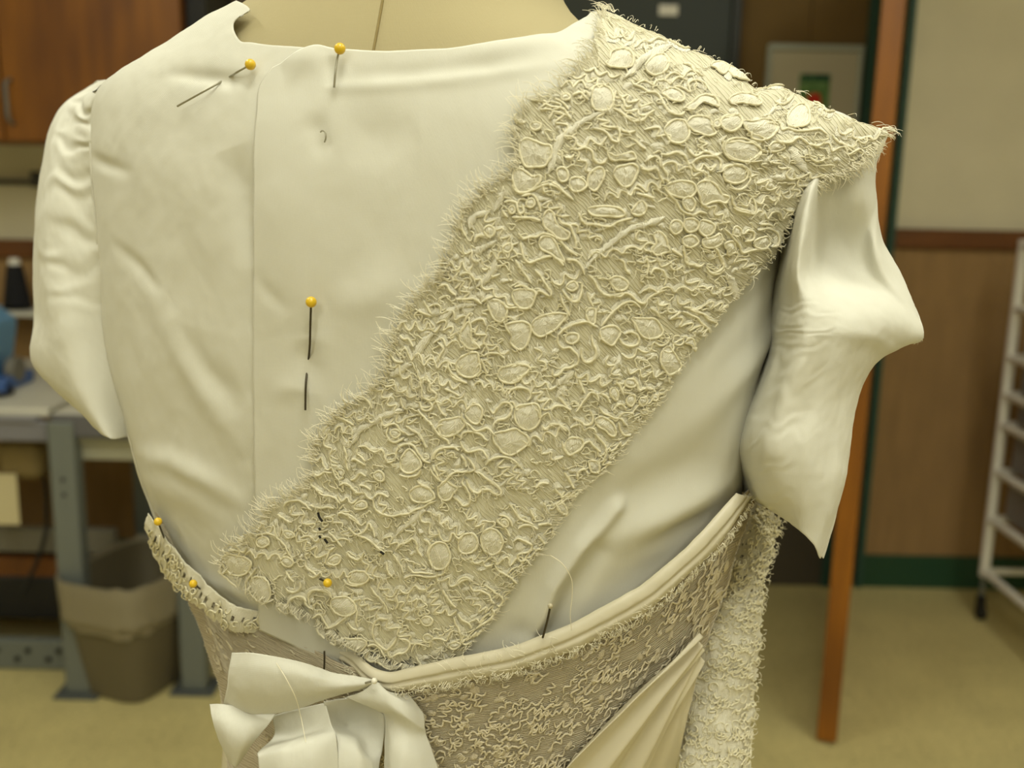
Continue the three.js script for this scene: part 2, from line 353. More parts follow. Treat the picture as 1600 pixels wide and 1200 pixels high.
// waste bin with a liner folded over its rim
{
  const t = thing('waste_bin', 'grey plastic waste bin with a liner folded over its rim', 'bin', [-0.985, 0, -2.52], R(-20));
  const ring = (w, d, y, n = 64) => { const o = []; for (let i = 0; i < n; i++) { const a = i / n * Math.PI * 2, e = 2 / 4.5, c = Math.cos(a), s = Math.sin(a); o.push(V(w * Math.sign(c) * Math.abs(c) ** e, y, d * Math.sign(s) * Math.abs(s) ** e)); } return o; };
  const loft = (rings) => {
    const n = rings[0].length, pos = [], idx = [];
    rings.forEach(r => { for (let i = 0; i <= n; i++) { const p = r[i % n]; pos.push(p.x, p.y, p.z); } });
    for (let j = 0; j < rings.length - 1; j++) for (let i = 0; i < n; i++) { const a = j * (n + 1) + i; idx.push(a, a + n + 1, a + 1, a + 1, a + n + 1, a + n + 2); }
    const g = new THREE.BufferGeometry(); g.setAttribute('position', new THREE.Float32BufferAttribute(pos, 3)); g.setIndex(idx); g.computeVertexNormals(); return g;
  };
  mesh('body', loft([ring(0.001, 0.001, 0.002), ring(0.095, 0.13, 0.002), ring(0.1, 0.135, 0.008), ring(0.135, 0.178, 0.325), ring(0.13, 0.173, 0.325), ring(0.098, 0.13, 0.012), ring(0.001, 0.001, 0.012)]), std({ color: 0x625a44, roughness: 0.55 }), t);
  const drape = (w, d, y, a) => ring(w, d, y).map((p, i) => { p.y += a * N2(i * 0.2, y * 20); p.multiplyScalar(1); return p; });
  mesh('liner', loft([drape(0.126, 0.17, 0.2, 0.01), drape(0.132, 0.174, 0.3, 0.006), drape(0.138, 0.182, 0.338, 0.006), drape(0.143, 0.187, 0.335, 0.006), drape(0.142, 0.185, 0.29, 0.004), drape(0.138, 0.181, 0.236, 0.006), drape(0.140, 0.183, 0.228, 0.006), drape(0.134, 0.178, 0.226, 0.006)]),
    new THREE.MeshPhysicalMaterial({ color: 0x9a917a, roughness: 0.35, transmission: 0.25, thickness: 0, side: THREE.DoubleSide }), t);
}
// ---------------------------------------------------------------- cloth: spline nets, folds, thickness
function cr(a, b, c, d, t) { const t2 = t * t, t3 = t2 * t; return 0.5 * (2 * b + (c - a) * t + (2 * a - 5 * b + 4 * c - d) * t2 + (3 * b - a - 3 * c + d) * t3); }
function spline(line, t) {          // line: array of Vector3, t in 0..1
  const n = line.length - 1, f = clamp(t, 0, 1) * n, i = Math.min(n - 1, Math.floor(f)), w = f - i;
  const g = k => k < 0 ? line[0].clone().multiplyScalar(2).sub(line[1]) : k > n ? line[n].clone().multiplyScalar(2).sub(line[n - 1]) : line[k];
  const a = g(i - 1), b = g(i), c = g(i + 1), d = g(i + 2);
  return V(cr(a.x, b.x, c.x, d.x, w), cr(a.y, b.y, c.y, d.y, w), cr(a.z, b.z, c.z, d.z, w));
}
const mm = (a) => V(a[0] / 1000, a[1] / 1000, a[2] / 1000);
// a fold: a line of points with a half width and a height; 'ridge' is a rounded ripple, 'step' raises one side
function fold(pts, w, h, kind = 'ridge', taper = 1) { return { p: pts, w, h, kind, taper }; }
function foldsAt(q, n, folds) {
  let s = 0;
  for (const f of folds) {
    let best = 1e9, bt = 0, bs = 1;
    for (let i = 0; i < f.p.length - 1; i++) {
      const a = f.p[i], b = f.p[i + 1];
      const abx = b.x - a.x, aby = b.y - a.y, abz = b.z - a.z, l2 = abx * abx + aby * aby + abz * abz;
      const t = clamp(((q.x - a.x) * abx + (q.y - a.y) * aby + (q.z - a.z) * abz) / l2, 0, 1);
      const dx = q.x - a.x - abx * t, dy = q.y - a.y - aby * t, dz = q.z - a.z - abz * t, d = dx * dx + dy * dy + dz * dz;
      if (d < best) { best = d; bt = (i + t) / (f.p.length - 1); bs = Math.sign((aby * dz - abz * dy) * n.x + (abz * dx - abx * dz) * n.y + (abx * dy - aby * dx) * n.z) || 1; }
    }
    const d = Math.sqrt(best);
    if (d > f.w * 5) continue;
    const e = f.taper ? Math.sin(Math.PI * bt) : 1;
    if (f.kind === 'ridge') s += f.h * e * Math.exp(-d * d / (f.w * f.w));
    else if (f.kind === 'crease') s += f.h * e * Math.exp(-d / f.w);
    else s += f.h * e * (bs > 0 ? Math.exp(-d / (f.w * 2.2)) : -0.25 * Math.exp(-d / f.w));   // step: high on one side, falling away
  }
  return s;
}
// surface over a net (rows of points); returns function (u, v) -> {p, n}
function surface(net, o = {}) {
  const { off, folds = [], wrinkle = 0, wf = 18, nu = 120, nv = 120, extra } = o;
  const P = [];
  for (let j = 0; j <= nv; j++) {
    const line = net.map(r => r); const v = j / nv, row = [];
    for (let i = 0; i <= nu; i++) row.push(spline(net.map(r => spline(r, i / nu)), v));
    P.push(row);
  }
  if (off !== undefined) for (const row of P) for (let i = 0; i < row.length; i++) row[i] = snap(row[i], typeof off === 'function' ? off(row[i]) : off);
  const nrm = (j, i) => {
    const a = P[j][Math.max(0, i - 1)], b = P[j][Math.min(nu, i + 1)], c = P[Math.max(0, j - 1)][i], d = P[Math.min(nv, j + 1)][i];
    return b.clone().sub(a).cross(d.clone().sub(c)).normalize();
  };
  const flip = o.flip ? 1 : -1;
  let Nn = P.map((r, j) => r.map((_, i) => nrm(j, i).multiplyScalar(flip)));
  const D = P.map((r, j) => r.map((p, i) => {
    let h = foldsAt(p, Nn[j][i], folds);
    if (wrinkle) h += wrinkle * (0.7 * N3(p.x * wf, p.y * wf * 0.6, p.z * wf) + 0.3 * N3(p.x * wf * 2.7, p.y * wf * 1.6, p.z * wf * 2.7 + 4) + 0.1 * N3(p.x * wf * 7, p.y * wf * 5, p.z * wf * 7 + 9));
    if (extra) h += extra(i / nu, j / nv, p);
    return h;
  }));
  for (let j = 0; j <= nv; j++) for (let i = 0; i <= nu; i++) P[j][i].addScaledVector(Nn[j][i], D[j][i]);
  Nn = P.map((r, j) => r.map((_, i) => nrm(j, i).multiplyScalar(flip)));
  const S = (u, v, h = 0) => {
    const fi = clamp(u, 0, 1) * nu, fj = clamp(v, 0, 1) * nv, i = Math.min(nu - 1, Math.floor(fi)), j = Math.min(nv - 1, Math.floor(fj)), a = fi - i, b = fj - j;
    const mix = A => A[j][i].clone().multiplyScalar((1 - a) * (1 - b)).addScaledVector(A[j][i + 1], a * (1 - b)).addScaledVector(A[j + 1][i], (1 - a) * b).addScaledVector(A[j + 1][i + 1], a * b);
    const p = mix(P); if (h) p.addScaledVector(mix(Nn), h); return p;
  };
  return { P, N: Nn, nu, nv, at: S, nrm: (u, v) => Nn[Math.round(clamp(v, 0, 1) * nv)][Math.round(clamp(u, 0, 1) * nu)] };
}
// mesh of a surface with a thickness (outer face, inner face, rim)
function sheetGeo(s, thick = 0.0006, keep) {
  const { P, N, nu, nv } = s, pos = [], uv = [], idx = [], W = nu + 1;
  const lu = [0], lv = [0], jm = nv >> 1, im = nu >> 1;
  for (let i = 1; i <= nu; i++) lu.push(lu[i - 1] + P[jm][i].distanceTo(P[jm][i - 1]));
  for (let j = 1; j <= nv; j++) lv.push(lv[j - 1] + P[j][im].distanceTo(P[j - 1][im]));
  for (const k of [0, 1]) for (let j = 0; j <= nv; j++) for (let i = 0; i <= nu; i++) {
    const p = P[j][i], n = N[j][i]; pos.push(p.x - n.x * thick * k, p.y - n.y * thick * k, p.z - n.z * thick * k); uv.push(lu[i], lv[j]);
  }
  const B = W * (nv + 1), ok = (i, j) => !keep || keep((i + 0.5) / nu, (j + 0.5) / nv);
  const q = (a, b, c, d) => idx.push(a, b, c, b, d, c);
  for (let j = 0; j < nv; j++) for (let i = 0; i < nu; i++) {
    if (!ok(i, j)) continue;
    const a = j * W + i, b = a + 1, c = a + W, d = c + 1;
    q(a, b, c, d); q(B + b, B + a, B + d, B + c);
    if (j === 0) q(B + a, B + b, a, b); if (j === nv - 1) q(c, d, B + c, B + d);
    if (i === 0) q(B + a, a, B + c, c); if (i === nu - 1) q(b, B + b, d, B + d);
  }
  const g = new THREE.BufferGeometry();
  g.setAttribute('position', new THREE.Float32BufferAttribute(pos, 3)); g.setAttribute('uv', new THREE.Float32BufferAttribute(uv, 2));
  g.setIndex(idx); g.computeVertexNormals(); return g;
}
// a tube along points, with per-point radius; cheap sides
function cord(pts, r, sides = 5, flat = 1, nrm) {
  const n = pts.length, pos = [], idx = [], nor = [];
  for (let i = 0; i < n; i++) {
    const t = pts[Math.min(n - 1, i + 1)].clone().sub(pts[Math.max(0, i - 1)]).normalize();
    const N = nrm ? nrm[i].clone() : V(0.3, 0.2, 1).normalize();
    const b = t.clone().cross(N).normalize(), m = b.clone().cross(t).normalize();
    const rad = typeof r === 'function' ? r(i / (n - 1)) : r;
    for (let k = 0; k < sides; k++) {
      const a = k / sides * Math.PI * 2, d = b.clone().multiplyScalar(Math.cos(a)).addScaledVector(m, Math.sin(a) * flat);
      const p = pts[i].clone().addScaledVector(d, rad); pos.push(p.x, p.y, p.z); d.normalize(); nor.push(d.x, d.y, d.z);
    }
  }
  for (let i = 0; i < n - 1; i++) for (let k = 0; k < sides; k++) { const a = i * sides + k, b = i * sides + (k + 1) % sides; idx.push(a, a + sides, b, b, a + sides, b + sides); }
  return { pos, nor, idx };
}
class Bag {   // gathers cheap pieces into one geometry
  constructor() { this.pos = []; this.nor = []; this.idx = []; }
  add(c) { const b = this.pos.length / 3; for (const x of c.pos) this.pos.push(x); for (const x of c.nor) this.nor.push(x); for (const i of c.idx) this.idx.push(i + b); }
  geo() {
    const g = new THREE.BufferGeometry();
    g.setAttribute('position', new THREE.Float32BufferAttribute(this.pos, 3)); g.setAttribute('normal', new THREE.Float32BufferAttribute(this.nor, 3));
    g.setAttribute('uv', new THREE.Float32BufferAttribute(new Float32Array(this.pos.length / 3 * 2), 2));
    g.setIndex(this.idx); return g;
  }
}
function formThing(name, label, category, group) { const t = thing(name, label, category, FORM_POS.toArray(), FORM_TURN, group); return t; }
// cloth materials
const weave = tex(256, (u, v) => { const a = Math.sin(u * Math.PI * 2 * 32), b = Math.sin(v * Math.PI * 2 * 32); return 0.5 + 0.25 * a * (b > 0 ? 1 : 0.3) + 0.2 * b * (a > 0 ? 0.3 : 1) + 0.25 * (rnd() - 0.5) + 0.2 * tile2(u, v * 0.25, 24, 3); }, false, 1 / 0.024);
M.muslin = std({ color: lin(0.63, 0.615, 0.53), roughness: 0.92, bumpMap: weave, bumpScale: 0.00006 });
M.formLinen = std({ color: lin(0.40, 0.34, 0.185), roughness: 0.9, bumpMap: weave, bumpScale: 0.00008 });
// ---------------------------------------------------------------- dress form on its stand
{
  const t = formThing('dress_form', 'beige linen dress form with a dark back seam under the white bodice', 'dress form');
  const nu = 128, nv = 170, pos = [], idx = [], uv = [];
  for (let j = 0; j <= nv; j++) for (let i = 0; i <= nu; i++) {
    const y = 0.735 + j / nv * 0.82, p = bodyPoint(i / nu * Math.PI * 2, y, -0.003); pos.push(p.x, p.y, p.z); uv.push(i / nu * 0.95, y);
  }
  for (let j = 0; j < nv; j++) for (let i = 0; i < nu; i++) { const a = j * (nu + 1) + i; idx.push(a, a + 1, a + nu + 1, a + 1, a + nu + 2, a + nu + 1); }
  const g = new THREE.BufferGeometry(); g.setAttribute('position', new THREE.Float32BufferAttribute(pos, 3)); g.setAttribute('uv', new THREE.Float32BufferAttribute(uv, 2)); g.setIndex(idx); g.computeVertexNormals();
  mesh('torso', g, M.formLinen, t);
  const neck = sec(1.555);
  mesh('neck_cap', new THREE.CylinderGeometry(0.05, 0.054, 0.012, 40).translate(0, 1.558, 0), M.oakDark, t);
  const seam = []; for (let y = 1.30; y < 1.55; y += 0.006) { const p = bodyPoint(R(0) + (y - 1.415) * 0.9 + 0.045, y, -0.0026); seam.push(p); }
  mesh('back_seam', tube(seam, 0.0007, 90, 6), std({ color: 0x8a7a4c, roughness: 0.9 }), t);
  mesh('base_ring', new THREE.CylinderGeometry(0.11, 0.13, 0.02, 40).translate(0, 0.73, 0), M.oakDark, t);
  mesh('stand_pole', new THREE.CylinderGeometry(0.016, 0.016, 0.72, 20).translate(0, 0.37, 0), M.steel, t);
  mesh('stand_base', new THREE.LatheGeometry([[0.001, 0], [0.2, 0], [0.2, 0.014], [0.06, 0.03], [0.03, 0.06], [0.001, 0.06]].map(p => new THREE.Vector2(...p)), 48), M.steelDark, t);
}
// nets of the bodice panels and sleeves, millimetres in the axes of the dress form
const P_NET_LEFT = [
  [[-80.4,1438.8,75],[-66.7,1433,85],[-70.8,1429.5,86.5],[-74.1,1425.7,88.4],[-71.1,1420.2,92.7],[-65.2,1415.7,96.4],[-58.1,1414.9,98],[-51.3,1414,99.3],[-44.6,1413.2,100.4],[-38.2,1412.6,101.2],[-31.8,1412.1,101.9],[-25.6,1411.5,102.4],[-19.5,1411,102.9],[-13.5,1410.5,103.2],[-7.6,1410.1,103.5],[-1.8,1409.6,103.7]],
  [[-95.3,1433.7,73.2],[-81.4,1426.8,85.5],[-83.5,1422.5,88.1],[-85,1418,90.7],[-80.4,1412,95.6],[-73.4,1407.1,99.5],[-65.1,1405.7,101.3],[-57.1,1404.4,102.9],[-49.4,1403,104.2],[-41.9,1401.9,105.2],[-34.6,1400.9,106],[-27.4,1399.9,106.7],[-20.3,1399.1,107.2],[-13.3,1398.3,107.6],[-6.5,1397.4,108],[0.3,1396.6,108.3]],
  [[-111.1,1428,71.4],[-96.8,1420.5,85.3],[-96.6,1415.5,89.3],[-96,1410.3,93],[-90.3,1403.9,97.8],[-82.3,1398.6,101.5],[-72.8,1396.7,103.7],[-63.6,1394.8,105.5],[-54.8,1393,107.1],[-46.2,1391.4,108.3],[-37.8,1389.8,109.4],[-29.6,1388.5,110.2],[-21.5,1387.3,110.8],[-13.5,1386.1,111.3],[-5.7,1385,111.7],[2,1383.9,112]],
  [[-129,1419.8,71],[-113,1414.3,84.6],[-110.3,1408.6,90.1],[-108.1,1402.8,94.1],[-101.3,1396,98.6],[-92.1,1390.2,102.4],[-81.2,1387.7,105.1],[-70.7,1385.3,107.4],[-60.6,1383,109.2],[-50.9,1380.9,110.7],[-41.5,1378.8,112],[-32.2,1377.1,112.9],[-23.1,1375.6,113.6],[-14.2,1374.1,114.1],[-5.4,1372.6,114.5],[3.2,1371.2,114.8]],
  [[-150.9,1409.3,71.5],[-130.3,1408.2,83.1],[-125.5,1401.8,89.2],[-121.9,1395.5,93.1],[-113.6,1388.2,97.9],[-102.9,1381.8,102.2],[-90.4,1378.8,105.6],[-78.5,1375.9,108.4],[-67.1,1373.1,110.6],[-56.2,1370.4,112.4],[-45.7,1367.9,113.8],[-35.3,1365.8,114.9],[-25.1,1363.9,115.6],[-15.2,1362.1,116.2],[-5.5,1360.3,116.6],[4.1,1358.6,116.9]],
  [[-175.5,1400.2,63.7],[-150.8,1402.4,78.1],[-143.6,1395.2,85.1],[-138,1388.3,89.7],[-127.6,1380.3,95.3],[-114.9,1373.4,100.7],[-100.4,1369.8,105.1],[-86.9,1366.4,108.6],[-74.1,1363.1,111.3],[-61.9,1360,113.4],[-50.2,1356.9,115.1],[-38.7,1354.4,116.3],[-27.5,1352.3,117.2],[-16.5,1350.1,117.8],[-5.8,1348,118.2],[4.7,1345.9,118.5]],
  [[-199.6,1387.7,44.9],[-174.4,1395.3,67.6],[-163.1,1387.3,77.8],[-154.7,1379.7,84],[-141.3,1371.2,91.8],[-126.3,1363.9,98.6],[-109.8,1359.8,104.2],[-94.7,1356,108.4],[-80.6,1352.3,111.7],[-67.2,1348.8,114.1],[-54.5,1345.4,116],[-42,1342.6,117.4],[-29.7,1340.2,118.4],[-17.9,1337.9,119],[-6.3,1335.5,119.3],[5,1333.2,119.5]],
  [[-210.6,1382.7,20.6],[-194.6,1382.3,52.6],[-179.7,1374.2,68.7],[-166.5,1366.3,79.3],[-150.5,1357.8,89.2],[-133.7,1350.5,97.3],[-115.8,1346.5,103.9],[-99.6,1342.7,108.6],[-84.6,1339.1,112.1],[-70.6,1335.5,114.8],[-57.2,1332.1,116.7],[-44.1,1329.4,118.2],[-31.2,1327.1,119.2],[-18.8,1324.9,119.8],[-6.6,1322.6,120.1],[5.2,1320.4,120.2]],
  [[-210.1,1367.1,25.7],[-193.1,1366.9,56.7],[-193.7,1359.9,56.4],[-185.1,1352.1,65.7],[-161,1343.7,84.3],[-141.5,1336.6,94.8],[-121.8,1332.7,102.8],[-104.5,1329.1,108.2],[-88.7,1325.4,112.1],[-73.9,1321.9,115],[-59.9,1318.5,117.1],[-46.1,1315.9,118.6],[-32.7,1313.8,119.6],[-19.7,1311.7,120.3],[-7.1,1309.6,120.5],[5.2,1307.5,120.6]],
  [[-209.6,1351.3,25.7],[-193.2,1352.2,57],[-190.5,1344.6,60],[-190.5,1336.7,59.9],[-173.2,1328.6,76.2],[-149.1,1321.9,91.5],[-127.5,1318.3,101.2],[-109,1314.8,107.4],[-92.4,1311.3,111.7],[-76.9,1308,114.9],[-62.4,1304.6,117.1],[-48.1,1302.1,118.8],[-34.1,1300.2,119.9],[-20.6,1298.3,120.6],[-7.6,1296.4,120.9],[5.2,1294.4,120.9]],
  [[-208.3,1335.6,27.4],[-191.6,1336.2,58.5],[-191.4,1328.6,58.6],[-191.2,1320.5,58.6],[-179.9,1312.3,70.3],[-152,1306.5,90.1],[-129.5,1303.3,100.6],[-110.6,1300.1,107.1],[-93.7,1296.8,111.6],[-78.1,1293.6,114.9],[-63.4,1290.3,117.3],[-48.9,1288,119],[-34.7,1286.4,120.1],[-21,1284.7,120.8],[-7.8,1283,121.1],[5.2,1281.2,121.1]],
  [[-206.8,1319.6,29.8],[-189.7,1320.3,60.4],[-189.3,1312.4,60.6],[-188.8,1304.2,60.7],[-187.7,1295,61.4],[-153.4,1290.7,89],[-130.4,1288,100.2],[-111.3,1285.1,107],[-94.3,1282,111.6],[-78.6,1278.9,115],[-63.8,1275.8,117.4],[-49.3,1273.7,119.1],[-35,1272.3,120.3],[-21.2,1270.9,120.9],[-7.9,1269.4,121.2],[5.1,1267.9,121.3]],
  [[-206,1303.3,29.4],[-189.3,1304.2,60.2],[-188.7,1296.1,60.3],[-188.2,1287.7,60.3],[-179.3,1279.6,69.3],[-150.8,1275.3,90.2],[-128.6,1272.9,100.8],[-109.9,1270.2,107.4],[-93.2,1267.3,111.9],[-77.8,1264.3,115.1],[-63.3,1261.2,117.5],[-48.9,1259.4,119.2],[-34.8,1258.2,120.3],[-21.2,1257,121],[-8,1255.7,121.3],[4.9,1254.4,121.3]],
  [[-203.8,1287.2,32.7],[-186.1,1288.3,62.7],[-185.5,1280,62.9],[-184.8,1271.4,63],[-172.7,1264.2,74.6],[-147.8,1259.9,91.4],[-126.4,1257.8,101.4],[-108.3,1255.2,107.7],[-92,1252.4,112.1],[-76.9,1249.5,115.2],[-62.7,1246.5,117.5],[-48.6,1244.8,119.1],[-34.6,1243.9,120.3],[-21.1,1242.9,120.9],[-8.1,1241.8,121.2],[4.7,1240.7,121.2]],
  [[-202.5,1271,33.1],[-184.8,1272.1,63.1],[-184.2,1263.7,63.2],[-183.5,1254.9,63.1],[-162.9,1249.8,81.4],[-142.4,1245.2,93.7],[-122.5,1243,102.5],[-105.3,1240.5,108.3],[-89.7,1237.7,112.3],[-75.2,1234.8,115.2],[-61.5,1231.8,117.3],[-47.7,1230.3,118.9],[-34.1,1229.5,120],[-20.9,1228.7,120.6],[-8.1,1227.7,120.9],[4.3,1226.8,120.9]],
  [[-201,1254.6,33.3],[-183.4,1255.9,63.3],[-182.7,1247.2,63.2],[-181.9,1238.1,62.9],[-155.5,1235.1,85.4],[-137.6,1230.2,95.2],[-119,1228.1,103.1],[-102.5,1225.6,108.4],[-87.6,1222.9,112.2],[-73.6,1220,115],[-60.4,1216.9,116.9],[-47,1215.5,118.5],[-33.6,1214.9,119.6],[-20.8,1214.2,120.2],[-8.3,1213.5,120.5],[3.9,1212.6,120.5]],
  [[-199.2,1237.7,33.2],[-181.8,1239.6,63.3],[-180.8,1230.5,62.9],[-170.6,1223.9,72.4],[-149.5,1220,87.7],[-133.3,1215.1,96.1],[-115.7,1212.9,103.3],[-100,1210.5,108.3],[-85.6,1207.8,111.9],[-72.2,1204.8,114.5],[-59.5,1201.8,116.4],[-46.4,1200.4,117.9],[-33.3,1200.1,118.9],[-20.7,1199.6,119.6],[-8.5,1198.9,119.8],[3.4,1198.2,119.8]],
  [[-196.6,1220.4,32.4],[-179.7,1222.9,62.8],[-178.5,1213.5,62.1],[-163.2,1208.7,76.4],[-144.9,1204.5,88.6],[-129.9,1199.5,96.1],[-113.1,1197.4,102.9],[-98,1195,107.7],[-84.1,1192.3,111.2],[-71.1,1189.4,113.7],[-58.8,1186.3,115.5],[-46,1185.1,117],[-33.2,1184.9,118.1],[-20.9,1184.6,118.7],[-8.9,1184.1,119],[2.8,1183.6,119]],
  [[-192.2,1203.7,35.2],[-174.7,1206.8,64.9],[-173.2,1197.2,64.1],[-157.7,1192.8,77.8],[-141,1188.6,88.7],[-127,1183.6,95.5],[-110.8,1181.6,102.1],[-96.2,1179.2,106.8],[-82.8,1176.5,110.1],[-70.3,1173.6,112.5],[-58.4,1170.4,114.2],[-45.9,1169.3,115.8],[-33.3,1169.4,116.9],[-21.1,1169.2,117.6],[-9.4,1169,117.9],[2.1,1168.6,117.9]],
  [[-188.6,1186.4,33.5],[-171.8,1189.9,63.7],[-167.5,1181.1,65.9],[-153,1176.6,78.2],[-137.3,1172.4,88.2],[-124.2,1167.4,94.4],[-108.7,1165.4,100.8],[-94.6,1163.1,105.3],[-81.7,1160.4,108.5],[-69.6,1157.3,110.8],[-58.2,1154.1,112.4],[-46,1153.1,114],[-33.6,1153.4,115.2],[-21.7,1153.5,115.9],[-10.1,1153.4,116.3],[1.1,1153.1,116.3]],
  [[-183,1170,36.3],[-165.6,1174,65.8],[-163.7,1164,64.6],[-144.8,1161.9,80.9],[-131.6,1157,88.4],[-120.1,1151.6,93.3],[-105.6,1149.4,99.3],[-92.3,1147,103.5],[-80.1,1144.1,106.5],[-68.6,1141,108.7],[-57.7,1137.6,110.2],[-45.9,1136.7,111.8],[-33.8,1137.1,113.1],[-22.2,1137.3,113.8],[-11,1137.3,114.2],[-0.1,1137.2,114.3]],
  [[-178,1152.4,34.1],[-161.6,1157.1,64.3],[-156.8,1148.1,65.9],[-140,1145.5,79.8],[-127.8,1140.5,86.5],[-117.3,1134.8,90.9],[-103.4,1132.7,96.8],[-90.6,1130.2,101],[-78.9,1127.3,104],[-67.9,1124,106.2],[-57.4,1120.5,107.7],[-46,1119.7,109.4],[-34.2,1120.4,110.7],[-22.9,1120.7,111.6],[-12,1120.9,112],[-1.4,1120.9,112.1]],
  [[-171.4,1136.1,35.4],[-154.8,1141.3,65.2],[-149.8,1132.3,66.6],[-139.7,1126.3,73.8],[-126.2,1122.4,82.6],[-115.9,1116.9,87.5],[-102.1,1115,93.8],[-89.7,1112.7,98.2],[-78.3,1109.8,101.3],[-67.7,1106.5,103.5],[-57.6,1102.9,105],[-46.4,1102.2,106.8],[-34.8,1103.1,108.3],[-23.8,1103.7,109.2],[-13.1,1104.1,109.7],[-2.7,1104.2,109.9]]
];
